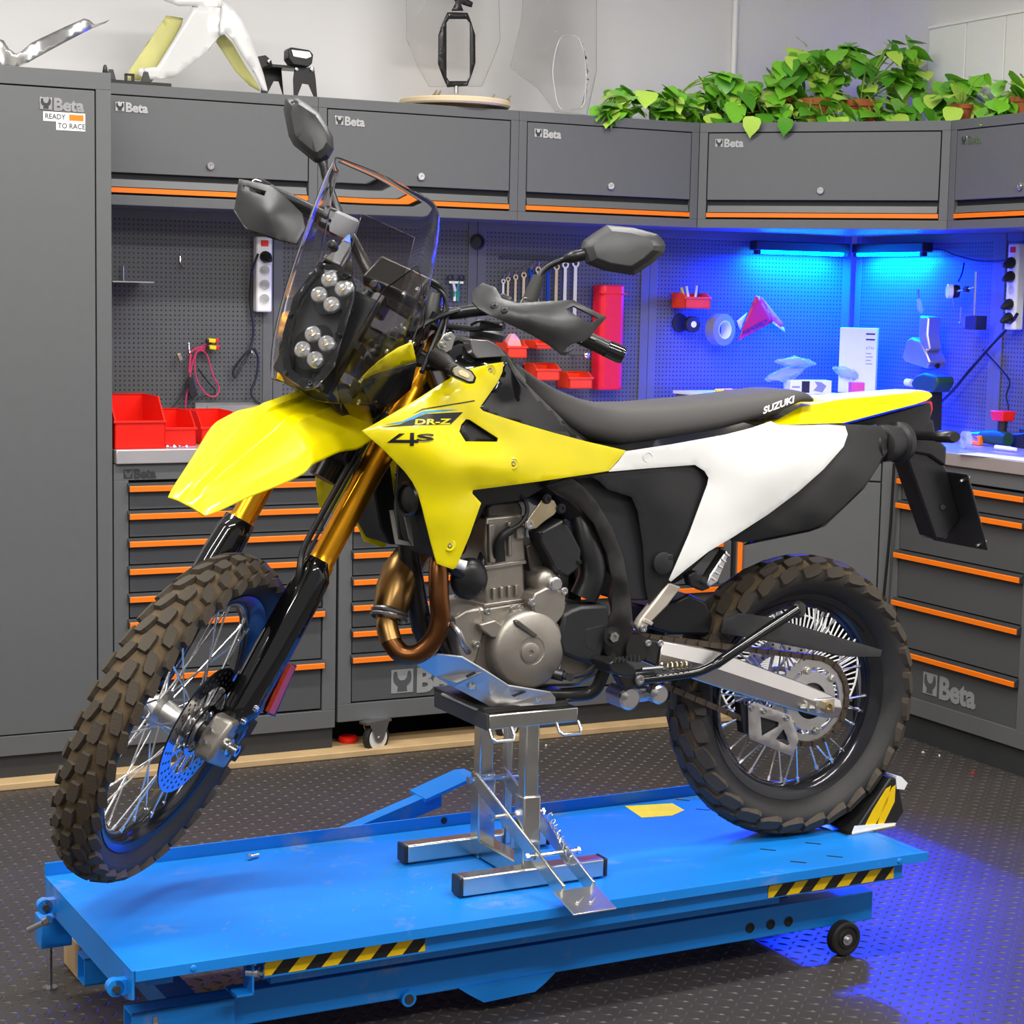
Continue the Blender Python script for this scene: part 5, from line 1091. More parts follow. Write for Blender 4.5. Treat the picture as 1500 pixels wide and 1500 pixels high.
part('chain_guard', panel([(1056, 927, .085), (1060, 908, .085), (1082, 898, .075), (1130, 904, .075), (1200, 925, .08), (1292, 952, .085), (1290, 962, .09), (1245, 962, .092), (1180, 950, .092), (1120, 938, .092)], [(1150, 925, .09)], step=9), 'black_plastic', solid=.004, bevel=.001, smooth=30)
part('rear_mudflap', slab([(950, 890), (990, 880), (1010, 870), (1035, 882), (1045, 905), (1040, 930), (985, 930), (955, 922)], .05, -.05), 'black_satin', bevel=.006)
part('chain_guide', panel([(1096, 1035, .09), (1101, 1030, .09), (1110, 1030, .09), (1158, 1048, .09), (1170, 1084, .09), (1161, 1108, .09), (1130, 1096, .09), (1097, 1081, .09)], (), [[(1114, 1050), (1141, 1058), (1140, 1064), (1116, 1078)], [(1148, 1068), (1157, 1089), (1154, 1092), (1136, 1083)]], step=8), 'alu_brushed', solid=.004, bevel=.0008)
for x, y in ((1101, 1037), (1119, 1042), (1152, 1052)): bolt(BP, x, y, .091, .006, 'steel')
part('chain_roller_block', slab([(1085, 1030), (1150, 1050), (1155, 1085), (1090, 1075)], .083, .055), 'black_plastic', bevel=.003)
part('side_stand', MB().tube(catmull([BP(940, 996, .12), BP(975, 992, .13), BP(1020, 985, .14), BP(1046, 974, .145), BP(1060, 965, .148), BP(1110, 931, .15), BP(1168, 893, .152)], 4), [.010]*13+[.0115]*12, 12), 'black_gloss')
part('side_stand_foot', MB().lathe([(.018, -.006), (.02, 0), (.016, .008), (.006, .010)], BP(1170, 893, .14), (-.3, 1, .1), 20), 'black_satin')
part('stand_pivot', slab([(931, 985), (960, 982), (966, 1000), (940, 1006), (930, 998)], .125, .095), 'dark_metal', bevel=.004)
bolt(BP, 937, 996, .127, .009, 'steel')
a, b = BP(940, 980, .135), BP(1010, 974, .14)
part('stand_spring', MB().tube([a.lerp(b, t_/70)+Vector((0, math.cos(t_*.9)*.008, math.sin(t_*.9)*.008)) for t_ in range(30, 71)], .0022, 6), 'zinc_warm')
part('stand_spring_hook', MB().cyl(a, a.lerp(b, .43), .004, n=8), 'steel')
for s in (1, -1):
    P = [(893, 972), (900, 967), (912, 967), (928, 975), (934, 982), (926, 992), (908, 990), (896, 985)]
    A_ = [BP(x, y, .20) for x, y in P]
    fp = part('footpeg', MB().loft([[Vector((p.x, s*.20, p.z)) for p in A_], [Vector((p.x, s*.12, p.z-.004)) for p in A_]]), 'dark_metal', bevel=.003)
    te = MB()
    for k in range(7):
        t_ = k/6; te.cyl(Vector((A_[1].x+(A_[4].x-A_[1].x)*t_, s*.202, A_[1].z-.004)), Vector((A_[1].x+(A_[4].x-A_[1].x)*t_, s*.202, A_[1].z+.008)), .004, .0012, n=6)
    q = obj('peg_teeth', te, 'dark_metal', fp, BF, smooth=0); q['kind'] = 'stuff'
part('footpeg_bracket', slab([(905, 990), (935, 985), (945, 1003), (915, 1010)], .12, .09), 'frame_black', bevel=.003)
part('shift_lever', MB().tube(catmull([BP(884, 965, .12), BP(860, 985, .14), BP(835, 992, .15)], 4), .006, 8).cyl(BP(835, 992, .14), BP(835, 992, .17), .009), 'dark_metal')
lk = part('linkage_arm', MB().tube([BP(912, 1018, .06), BP(962, 1014, .06)], [.020, .017], 16), 'alu_brushed')
for x, y, r in ((912, 1019, .026), (956, 1014, .021)):
    obj('linkage_bearing', MB().lathe([(r, -.03), (r, .03), (r*.8, .034), (r*.35, .034)], BP(x, y, .07), (0, 1, 0), 24), 'alu_brushed', lk, BF); obj('linkage_bolt', MB().lathe([(.010, 0), (.010, .008), (.004, .009)], BP(x, y, .104), (0, 1, 0), 6), 'zinc', lk, BF)
part('subframe_strut', slab([(980, 853), (999, 860), (978, 888), (952, 914), (945, 925), (938, 926), (934, 918), (939, 907), (962, 878)], .118, .095), 'beige_alu', bevel=.004)
bolt(BP, 942, 920, .12, .007, 'steel')
part('strut_weld', slab([(944, 905), (958, 912), (955, 917), (941, 911)], .121, .1), 'beige_alu', bevel=.002)
part('peg_bracket', slab([(1008, 843), (1020, 836), (1042, 850), (1040, 862), (1030, 866), (1012, 858)], .125, .10), 'black_satin', bevel=.003)
part('pillion_peg', MB().loft([[BP(x, y, .15) for x, y in ((1065, 806), (1068, 812), (1052, 853), (1040, 860), (1036, 855), (1041, 842))], [BP(x, y, .15)-Vector((0, .03, 0)) for x, y in ((1065, 806), (1068, 812), (1052, 853), (1040, 860), (1036, 855), (1041, 842))]]), 'alu_bright', bevel=.003)
for k in range(5): part('peg_ridge', MB().cyl(BP(1042+k*5, 846-k*9, .151), BP(1048+k*5, 850-k*9, .151), .0025, n=6), 'alu_bright')
part('rear_shock', MB().tube([BP(985, 780, 0), BP(955, 960, 0)], .022, 14), 'dark_metal')
part('inner_fender', slab([(985, 700), (1080, 660), (1220, 640), (1130, 760), (1050, 800), (1000, 850), (960, 870)], .06, -.06), 'black_satin', bevel=.006)
# ================================================================== THINGS ON THE WALLS, WORKTOP AND CABINETS
def AU(x, y, v):
    P = on_plane(x, y, dB, v); return P.dot(dA), P.z
def BU(x, y, u):
    P = on_plane(x, y, dA, u); return P.dot(dB), P.z
def ATf(x, y, l): P = on_plane(x, y, dB, l); return Vector((P.dot(dA), l, P.z))        # back wall trace in room coordinates
def wall_sheet(out, v, holes=(), step=8, bulge=None):
    """sheet traced on a plane parallel to the back wall; bulge(u, z) moves it in depth"""
    mb = panel([(x, y, 0) for x, y in out], holes=holes, step=step, latf=lambda x, y: v, fn=ATf)
    if bulge: mb.v = [(a, b+bulge(a, c), c) for a, b, c in mb.v]
    return mb
R0 = RF(0, 0, 0)
# --- bent alloy guard on the locker
P = [(-6, 95), (-8, 56), (0, 58), (9, 69), (23, 75), (34, 70.5), (51, 57), (92, 38), (118, 26), (127, 27.6), (135, 32), (146, 30), (168, 22), (159.5, 27.6), (130, 40), (92, 60), (46, 86), (24.5, 95), (10, 96)]
mb = wall_sheet(P, 5.70, step=7, bulge=lambda u, z: .05*math.sin(u*26)+.08*(z-2.15))
al = T(obj('alloy_guard', mb, 'alu_bright', None, R0, solid=.003, smooth=60), 'bent shiny alloy guard lying on top of the tall locker', 'guard')
zmin = min(v[2] for v in mb.v); al.matrix_basis = al.matrix_basis @ Matrix.Translation((0, 0, 2.106-zmin)); FR[al.name] = al.matrix_basis.copy()
kn = MB().lathe([(.006, 0), (.008, .004), (.006, .02), (.003, .026)], (0, 0, 0), (0, 0, 1), 12)
u, z = AU(154, 104, 5.66); T(obj('rubber_stop', kn, 'black_plastic', None, RF(u, 5.66, 2.105)), 'tiny black rubber stop on the corner of the tall locker top', 'stop')
CT = CZ+CH
# --- white fairing
t = thing('fairing', 'white fibreglass fairing shell standing on the left wall cabinet', 'fairing', RF(1.9, 6.02, CT)); f_ = R0
obj('left_leg', wall_sheet([(282, 8), (328, 14), (321, 50), (296, 82), (257, 113), (216, 116), (205, 108), (207, 99), (233, 97), (258, 55)], 6.0, bulge=lambda u, z: -.03*math.cos((u-1.95)*12)), 'body_white', t, f_, solid=.004, smooth=60)
obj('top_shell', wall_sheet([(238, -30), (330, -30), (327, 0), (328, 16), (300, 14), (282, 9), (262, 9), (240, 1)], 5.99, bulge=lambda u, z: .0), 'body_white', t, f_, solid=.004, smooth=60)
obj('right_leg', wall_sheet([(322, 2), (338, 14), (353, 33), (364, 58), (373, 82), (382, 108), (389, 135), (381, 133), (370, 108), (352, 83), (337, 58), (327, 49), (318, 52)], 5.985, bulge=lambda u, z: -.02), 'body_white', t, f_, solid=.004, smooth=60)
obj('inner_shell', wall_sheet([(243, 23), (268, 27), (262, 50), (238, 92), (222, 120), (183, 116), (185, 110)], 6.06), 'fibreglass', t, f_, solid=.003, smooth=60)
obj('inner_leg', wall_sheet([(312, 55), (328, 50), (340, 63), (358, 95), (376, 122), (381, 134), (366, 126), (345, 105), (330, 82)], 6.02), 'fibreglass', t, f_, solid=.003, smooth=60)
obj('fairing_screw', MB().lathe([(.006, 0), (.005, .002), (.002, .002)], ATf(213, 102, 5.955), (0, -1, 0), 12), 'steel', t, f_)
t = thing('mount_bracket', 'black moulded mounting bracket lying beside the white fairing', 'bracket', RF(1.62, 5.96, CT)); fr = FR[t.name]
obj('bar', MB().bx(-.10, .13, -.012, .012, 0, .014), 'black_plastic', t, bevel=.003)
for x in (-.06, .05): obj('post', MB().loft([[(x-.014, -.01, .012), (x+.014, -.01, .012), (x+.014, .01, .012), (x-.014, .01, .012)], [(x-.006, -.006, .045), (x+.006, -.006, .045), (x+.006, .006, .045), (x-.006, .006, .045)]]), 'black_plastic', t, smooth=0)
obj('square_boss', MB().bx(-.016, -.010, -.008, .008, .012, .034).bx(.006, .012, -.008, .008, .012, .034).bx(-.016, .012, -.008, .008, .03, .036), 'black_plastic', t, smooth=0)
# --- lamp bracket
u0, _ = AU(415, 137, 6.0); t = thing('lamp_bracket', 'black lamp bracket with a square work light, beside the white fairing', 'bracket', RF(u0, 6.0, CT)); fr = FR[t.name]
k = 6.15/FPX
def lb(P, y0, y1): return MB().prism([((x-415)*k, (137-y)*k) for x, y in P], y1-y0, Matrix.Translation((0, y0, 0)))
obj('side_plate', lb([(374, 80), (395, 75), (404, 82), (407, 93), (420, 95), (424, 135), (416, 112), (408, 112), (396, 135), (388, 135), (390, 110), (376, 100)], .05, .054), 'black_satin', t, smooth=0)
obj('side_plate', lb([(426, 96), (456, 92), (459, 110), (462, 139), (458, 138), (448, 118), (438, 117), (430, 137), (425, 137), (424, 112)], -.04, -.036), 'black_satin', t, smooth=0)
obj('cross_plate', MB().loft([[((x-415)*k, y0, (137-y)*k) for x, y in ((392, 92), (440, 92), (440, 96), (392, 96))] for y0 in (-.036, .05)]), 'black_satin', t, smooth=0)
lp = obj('work_light', MB().loft([[((x-415)*k*s+dx, y0, (137-y)*k) for x, y in ((413, 70), (418, 67), (446, 69), (452, 75), (450, 88), (444, 94), (420, 92), (413, 84))] for y0, s, dx in ((-.06, 1, 0), (-.03, 1, 0), (-.005, .9, .002))]), 'black_satin', t, bevel=.004)
obj('light_lens', MB().loft([[((x-415)*k, y0, (137-y)*k) for x, y in ((417, 71), (445, 72), (448, 78), (440, 82), (420, 80))] for y0 in (-.0645, -.061)]), 'reflector', lp, fr, smooth=0)
for x, y in ((428, 97), (452, 96), (400, 84)): obj('bracket_bolt', MB().lathe([(.006, 0), (.006, .005), (.002, .006)], ((x-415)*k, -.042 if x > 410 else .048, (137-y)*k), (0, -1, 0), 10), 'chrome', t, fr)
# --- wooden board with the framed screen, and the bare screen
u0, z0 = AU(668, 150, 6.06)
t = T(obj('wooden_board', MB().lathe([(.0, 0), (.186, 0), (.191, .006), (.191, .018), (.187, .023), (.0, .023)], (0, 0, 0), (0, 0, 1), 56), 'wood_pale', None, RF(u0, 6.07, CT+.012)), 'round pale wooden board lying on the middle wall cabinet', 'board')
obj('board_foot', MB().lathe([(.12, -.012), (.13, 0), (.02, 0)], (0, 0, 0), (0, 0, 1), 32), 'wood', t)
t = thing('display_screen', 'clear windscreen with a black oval frame standing on the wooden board', 'windscreen', RF(u0, 6.06, CT+.035)); fr = R0
cu = u0
def cyl_b(c, r, s=1): return lambda u, z: s*(r-math.sqrt(max(1e-4, r*r-(u-c)**2)))
obj('clear_sheet', wall_sheet([(606, -60), (738, -60), (741, 0), (744, 56), (725, 92), (708, 126), (632, 126), (618, 95), (606, 52)], 6.03, [[(655, 24), (684, 24), (690, 52), (690, 92), (684, 120), (655, 122), (648, 94), (648, 52)]], bulge=cyl_b(cu, .28)), 'clear_thin', t, fr, solid=.0025, smooth=60)
obj('oval_frame', wall_sheet([(655, 18), (684, 19), (689, 32), (695, 51), (695.5, 92), (690, 110), (684, 126), (655, 128), (648, 112), (641.5, 94), (642, 51), (648, 34)], 6.02, [[(657, 28), (683, 28), (688, 34), (688, 112), (684, 119), (657, 119), (653, 113), (653, 34)]], step=6), 'black_satin', t, fr, solid=.006, smooth=30)
for x, y in ((658, 22), (682, 23), (645, 72), (692, 73), (655, 123), (680, 123)): obj('frame_bolt', MB().lathe([(.005, 0), (.005, .003), (.002, .004)], ATf(x, y, 6.018), (0, -1, 0), 10), 'chrome', t, fr)
obj('top_clamp', wall_sheet([(661, 16), (667, 4), (662, -6), (676, -6), (692, 4), (690, 11), (674, 6), (678, 16)], 6.02, step=5), 'black_satin', t, fr, solid=.006)
obj('frame_foot', MB().cyl(ATf(668, 126, 6.02), ATf(668, 137, 6.02), .008), 'steel', t, fr)
for i, (x, y) in enumerate(((632, 132), (638, 127), (717, 133), (740, 138))): T(obj('loose_fastener', MB().cyl((0, 0, .004), (.012, .004, .02), .0035, n=8).cyl((-.004, 0, 0), (.006, 0, .004), .007, n=6), 'zinc_warm', None, RF(AU(x, 138, 6.0)[0], 5.98, CT+.035)), ('brass clip at the left rim of the wooden board', 'small screw beside the clip on the wooden board', 'brass bolt on the right side of the wooden board', 'wire clip at the right rim of the wooden board')[i], 'fastener')
cu2 = AU(825, 90, 6.08)[0]
t = thing('bare_screen', 'clear windscreen blank with an oval cut-out standing left of the plants', 'windscreen', RF(cu2, 6.05, CT)); 
obj('clear_sheet', wall_sheet([(782, -60), (876, -60), (880, 0), (882, 100), (862, 168), (815, 163), (793, 128), (766, 95), (776, 32)], 6.03, [[(822, 55), (843, 53), (853, 66), (860, 95), (860, 130), (853, 157), (822, 159), (814, 130), (812, 95)]], bulge=cyl_b(cu2, .22)), 'clear_thin', t, R0, solid=.0025, smooth=60)
for nm_, pts_, c_, r_, t_ in (('sheet_edge_glint', [(606, -60), (606, 52), (618, 95), (632, 126), (708, 126), (725, 92), (744, 56), (741, 0), (738, -60)], cu, .28, 0), ('sheet_edge_glint', [(782, -60), (776, 32), (766, 95), (793, 128), (815, 163), (862, 168), (882, 100), (880, 0), (876, -60)], cu2, .22, 1)):
    q_ = [ATf(x, y, 6.03) for x, y in pts_]; obj(nm_, MB().tube([Vector((p.x, p.y+cyl_b(c_, r_)(p.x, 0), p.z)) for p in q_], .0012, 5), 'edge_glint', [o for o in bpy.data.objects if o.name == ('display_screen', 'bare_screen')[t_]][0], R0)  # thin pale tube round each sheet, painted highlight of its light-catching edge
rim_ = [ATf(x, y, 6.028) for x, y in ((822, 55), (843, 53), (853, 66), (860, 95), (860, 130), (853, 157), (822, 159), (814, 130), (812, 95))]
obj('cut_edge', MB().tube(catmull([Vector((p.x, p.y+cyl_b(cu2, .22)(p.x, 0), p.z)) for p in rim_], 4, True), .0012, 6, loop=True), 'white', t, R0)
# --- pothos plants
def leaf_mesh():
    R_ = []; out = []
    prof = [(0, 0), (.17, .36), (.32, .45), (.52, .39), (.72, .25), (.88, .10), (1.04, 0)]
    mb = MB(); L = []; C_ = []
    for k, (y, w_) in enumerate(prof):
        yy = y - (.10 if k in (1, 2) else 0)
        z = -.25*(y**2)*.6
        L.append((-w_, yy, z+.10*w_)); C_.append((0, y, z))
    Rr = [(-x, y, z) for x, y, z in L]; n = len(prof)
    V = L+C_+Rr
    F_ = [(i, n+i, n+i+1, i+1) for i in range(n-1)]+[(n+i, 2*n+i, 2*n+i+1, n+i+1) for i in range(n-1)]
    return mb.add(V, F_)
LM = {}
for m in ('leaf', 'leaf_light', 'leaf_dark'):
    me = leaf_mesh().mesh('leaf'); me.materials.append(MATS[m]); me.polygons.foreach_set('use_smooth', [True]*len(me.polygons)); LM[m] = me
def put_leaf(t, pos, size, yaw, pitch, roll):
    o = bpy.data.objects.new('leaf', LM[random.choice(('leaf', 'leaf', 'leaf_light', 'leaf_dark'))]); COL.objects.link(o); o.parent = t
    M = Matrix.Translation(pos) @ Matrix.Rotation(RZ+yaw, 4, 'Z') @ Matrix.Rotation(pitch, 4, 'X') @ Matrix.Rotation(roll, 4, 'Y') @ Matrix.Diagonal((size, size, size, 1))
    o.matrix_basis = FR[t.name].inverted() @ M
def plant(root_uv, blobs, label, pot=True, n=40, ps=.055):
    n = int(n*1.7)
    t = thing('potted_pothos', label, 'plant', RF(root_uv[0], root_uv[1], CT), 'trailing plants on the wall cabinets')
    if pot:
        p = obj('pot', MB().lathe([(ps*.72, 0), (ps*.95, ps*1.5), (ps*1.06, ps*1.5), (ps*1.08, ps*1.9), (ps*.98, ps*1.9), (ps*.9, ps*1.6), (ps*.1, ps*1.6)], (0, 0, 0), (0, 0, 1), 24), 'terracotta', t)
        obj('soil', MB().lathe([(ps*.93, 0), (.001, .003)], (0, 0, ps*1.65), (0, 0, 1), 20), 'soil', p, FR[t.name])
    base = FR[t.name].translation + ZV*(ps*1.6 if pot else .02)
    for k in range(n):
        x, y, rx, ry, v = random.choice(blobs)
        while True:
            a, b = random.uniform(-1, 1), random.uniform(-1, 1)
            if a*a+b*b < 1: break
        v2 = v+random.uniform(-.09, .07)
        pos = on_plane(x+a*rx, y+b*ry, dB, v2)
        if pos.z < CT+.012: pos.z = CT+random.uniform(.012, .05)
        sz = random.uniform(.05, .1)
        du_ = max(0, pos.dot(dA)-4.58); pos = pos-dA*du_; dv_ = max(0, pos.dot(dB)-6.2); pos = pos-dB*dv_
        put_leaf(t, pos, sz, random.uniform(-1.1, 1.1)+math.pi, random.uniform(-1.25, .1), random.uniform(-.5, .5))
        if k % 3 == 0:
            mid_ = (base+pos)/2 + ZV*.03
            obj('stem', MB().tube(catmull([FR[t.name].inverted() @ q for q in (base, mid_, pos)], 4), .0022, 5), 'stem', t)
    return t
plant((3.42, 6.05), [(905, 145, 26, 20, 6.02), (890, 160, 20, 8, 6.0), (950, 150, 30, 18, 6.05)], 'pothos plant trailing nearest the clear screens', n=34, ps=.03)
plant((3.62, 6.06), [(985, 150, 36, 24, 6.03), (1040, 140, 34, 34, 6.05)], 'low pothos plant above the seam beside the corner cabinet', n=46, ps=.03)
plant((3.93, 6.0), [(1070, 140, 36, 40, 6.0), (1110, 150, 34, 34, 5.98)], 'pothos plant above the corner cabinet badge', n=42, ps=.045)
P3 = plant((4.05, 5.98), [(1160, 115, 40, 45, 5.98), (1175, 100, 30, 50, 6.02), (1150, 160, 40, 20, 5.9)], 'tall pothos plant left of centre on the corner cabinet', n=50, ps=.06)
plant((4.17, 5.92), [(1230, 105, 44, 46, 5.95), (1240, 90, 40, 36, 6.0), (1225, 160, 44, 18, 5.85)], 'tall pothos plant in the middle of the corner cabinet', n=52, ps=.06)
plant((4.33, 5.85), [(1310, 105, 46, 50, 5.88), (1340, 95, 40, 44, 5.9), (1300, 160, 44, 18, 5.75)], 'tall pothos plant right of centre on the corner cabinet', n=54, ps=.06)
plant((4.47, 5.45), [(1390, 140, 40, 30, 5.6), (1430, 135, 36, 34, 5.5), (1410, 165, 40, 10, 5.5)], 'pothos plant where the corner cabinet meets the right one', n=44, ps=.04)
plant((4.48, 5.15), [(1480, 135, 30, 30, 5.2), (1460, 160, 34, 10, 5.25)], 'pothos plant at the right edge of the picture', n=26, ps=.04)
for x, y, s in ((1103, 170, .075), (1152, 172, .065)):
    pos = on_plane(x, y, (dA+dB).normalized()*1.0, (dA+dB).normalized().dot(dA*3.988+dB*5.60)-.03)
    o = bpy.data.objects.new('hanging_leaf', LM['leaf_light' if x < 1120 else 'leaf_dark']); COL.objects.link(o); o.parent = P3
    o.matrix_basis = FR[P3.name].inverted() @ Matrix.Translation(pos) @ Matrix.Rotation(RZ-math.pi/4, 4, 'Z') @ Matrix.Rotation(-math.pi/2, 4, 'X') @ Matrix.Rotation(.15, 4, 'Z') @ Matrix.Diagonal((s, s, -s, 1))
# --- socket strips
def strip(fr, n, label):
    t = thing('socket_strip', label, 'power strip', fr, 'white socket strips')
    H = .06+n*.048
    obj('body', MB().bx(-.028, .028, -.038, 0, -H, 0), 'white', t, bevel=.006)
    obj('switch', MB().bx(-.013, .013, -.042, -.036, -.032, -.012), 'red', t, bevel=.002)
    for k in range(n):
        s = obj('socket', MB().lathe([(.0205, 0), (.0205, .0015), (.018, .002), (.017, -.001), (.001, -.001)], (0, -.038, -.065-k*.048), (0, -1, 0), 24), 'white', t)
        for dx in (-.006, 0, .006): obj('socket_hole', MB().cyl((dx, -.0378, -.065-k*.048+dx*.9), (dx, -.0375, -.065-k*.048+dx*.9), .0019, n=8), 'logo_black', s, fr)
    return t
def cable(name, pts, r, m, label, cat='cable', fr=None, n=5):
    return T(obj(name, MB().tube(catmull(pts, n), r, 8), m, None, fr or R0), label, cat)
def plug(fr, z, label):
    t = T(obj('plug', MB().lathe([(.019, 0), (.02, .012), (.014, .026), (.009, .04), (.006, .045)], (0, 0, 0), (.15, -1, -.35), 18), 'black_plastic', None, fr @ Matrix.Translation((0, -.04, z))), label, 'plug', 'black plugs in the socket strips'); return t
u0, z0 = AU(383, 347, 6.2); sf = RF(u0, 6.205, z0); strip(sf, 4, 'white socket strip on the left panel post with one plug')
plug(sf, -.065, 'black plug in the left socket strip')
cable('black_cable', [ATf(378, 372, 6.14), ATf(369, 400, 6.17), ATf(366, 440, 6.19), ATf(371, 480, 6.19), ATf(367, 510, 6.19), ATf(352, 540, 6.18), ATf(344, 553, 6.18), ATf(343, 540, 6.18), ATf(366, 512, 6.17), ATf(377, 520, 6.18), ATf(376, 550, 6.18), ATf(368, 575, 6.18), ATf(378, 590, 6.17), ATf(400, 593, 6.15), ATf(430, 597, 6.1)], .0042, 'black_plastic', 'black cable looping down from the left socket strip')
u0, z0 = AU(189, 412, 6.12); t = thing('small_shelf', 'small steel shelf clipped to the left tool panel', 'shelf', RF(u0, 6.12, z0)); obj('plate', MB().bx(-.075, .06, -.08, .085, -.004, 0), 'steel', t, smooth=0); obj('hook_rod', MB().cyl((0, .07, 0), (0, .07, .05), .003), 'steel', t)
def peg_hook(px, py, label, v=6.205):
    u, z = AU(px, py, v); return T(obj('wire_hook', MB().tube(catmull([(0, 0, .022), (0, -.004, 0), (.001, -.012, -.016), (.002, -.02, -.018), (.002, -.024, -.008)], 4), .0022, 6), 'chrome', None, RF(u, v, z)), label, 'hook', 'wire hooks on the tool panels')
peg_hook(264, 385, 'empty wire hook on the left tool panel'); peg_hook(277, 512, 'wire hook holding the red wires'); peg_hook(368, 512, 'wire hook holding the black cable')
# --- red wire loom
t = thing('wire_loom', 'loom of red wires with yellow and black connectors hung on the left panel', 'wires', RF(*[AU(278, 513, 6.18)[0], 6.18, AU(278, 513, 6.18)[1]]))
for P in ([(310, 500), (295, 508), (282, 514), (278, 540), (279, 560), (273, 580), (271, 606)], [(308, 508), (290, 513), (285, 535), (290, 560), (303, 578), (316, 580), (321, 568), (312, 550), (303, 520), (292, 513), (280, 516), (277, 545)], [(300, 512), (288, 516), (281, 535), (278, 552)]): obj('red_wire', MB().tube(catmull([ATf(x, y, 6.185-.004*(i % 2)) for i, (x, y) in enumerate(P)], 5), .0028, 6), 'copper_wire', t, R0)
for P in ([(276, 552), (265, 580), (252, 598), (250, 605), (258, 606), (275, 600)], [(290, 540), (305, 560), (315, 572), (310, 578), (290, 582)], [(318, 499), (300, 506), (285, 512)]): obj('black_wire', MB().tube(catmull([ATf(x, y, 6.19) for x, y in P], 5), .0025, 6), 'black_plastic', t, R0)
for x, y, m in ((310, 499, 'yellow_matte'), (311, 509, 'yellow_matte')):
    c = ATf(x, y, 6.175); q = obj('connector', MB().box(c, (.024, .018, .014), Matrix.Rotation(.1, 3, 'Y')), m, t, R0, bevel=.003); obj('connector_cap', MB().box(c+Vector((.017, 0, .001)), (.012, .016, .013)), 'red', q, R0, bevel=.002); obj('connector_boot', MB().box(c-Vector((.015, 0, .001)), (.01, .015, .012)), 'black_plastic', q, R0, bevel=.002)
obj('brass_terminal', MB().box(ATf(263, 523, 6.18), (.014, .012, .026), Matrix.Rotation(-.4, 3, 'Y')), 'zinc_warm', t, R0, bevel=.002); obj('fuse_holder', MB().loft([[ATf(x, y, v) for x, y in ((277, 552), (283, 552), (289, 578), (282, 586), (276, 575))] for v in (6.17, 6.195)]), 'black_plastic', t, R0, bevel=.003)
# --- open-fronted bins
def bin_(fr, w_, d, h, m, name, label, lip=.55, group=None):
    t = .004; mb = MB()
    mb.bx(0, w_, 0, d, 0, t).bx(0, w_, d-t, d, 0, h)
    mb.prism([(0, 0), (0, h*lip), (d*.28, h), (d, h), (d, 0)], t, Matrix(((0, 1, 0, 0), (1, 0, 0, 0), (0, 0, 1, 0), (0, 0, 0, 1)))) ; mb.prism([(0, 0), (0, h*lip), (d*.28, h), (d, h), (d, 0)], t, Matrix.Translation((w_-t, 0, 0)) @ Matrix(((0, 1, 0, 0), (1, 0, 0, 0), (0, 0, 1, 0), (0, 0, 0, 1))))
    mb.bx(0, w_, 0, t, 0, h*lip)
    o = T(obj(name, mb, m, None, fr, smooth=0), label, 'bin', group)
    obj('rim', MB().bx(-.004, w_+.004, -.004, .006, h*lip-.008, h*lip).bx(-.004, w_+.004, d-.004, d+.004, h-.008, h), m, o, fr, bevel=.0015); return o
WT = .9985
bin_(RF(1.484, 5.64, WT), .155, .24, .155, 'red', 'parts_bin', 'large red parts bin beside the tall locker', group='red bins on the worktop')
bin_(RF(1.645, 5.72, WT), .115, .20, .105, 'red', 'parts_bin', 'medium red parts bin in the middle of the three', group='red bins on the worktop')
bin_(RF(1.79, 5.76, WT), .12, .20, .10, 'red', 'parts_bin', 'red parts bin half hidden by the yellow front fender', group='red bins on the worktop')
T(obj('black_pouch', MB().loft([[(-.08, 0, 0), (.11, 0, 0), (.09, 0, .06), (-.07, 0, .20), (-.09, 0, .18)], [(-.08, .06, 0), (.11, .06, 0), (.09, .06, .05), (-.07, .05, .19), (-.09, .05, .17)]]), 'black_satin', None, RF(1.60, 6.05, WT), bevel=.01), 'black folded pouch leaning behind the large red bin', 'pouch')
random.seed(3)
for i in range(5):
    x = 236+i*9; u, _ = AU(x, 657, 5.66); T(obj('loose_nut', MB().lathe([(.003, 0), (.006, 0), (.006, .006), (.003, .006)], (0, 0, 0), (.3*(i % 3), .2, 1), 6, loop=True), 'chrome', None, RF(u, 5.655+.006*(i % 2), WT+.001)), ('leftmost', 'second', 'middle', 'fourth', 'rightmost')[i]+' loose nut on the worktop before the red bins', 'nut', 'loose nuts by the red bins')
tr = T(obj('tool_tray', MB().bx(0, .34, 0, .14, 0, .02).bx(0, .34, 0, .006, .02, .045).bx(0, .34, .134, .14, .02, .045), 'steel', None, RF(1.90, 6.05, WT+.06), smooth=0), 'flat steel tray behind the red bins', 'tray')
obj('tray_stand', MB().bx(.02, .32, .02, .12, -.06, 0), 'cabinet_dark', tr, smooth=0)
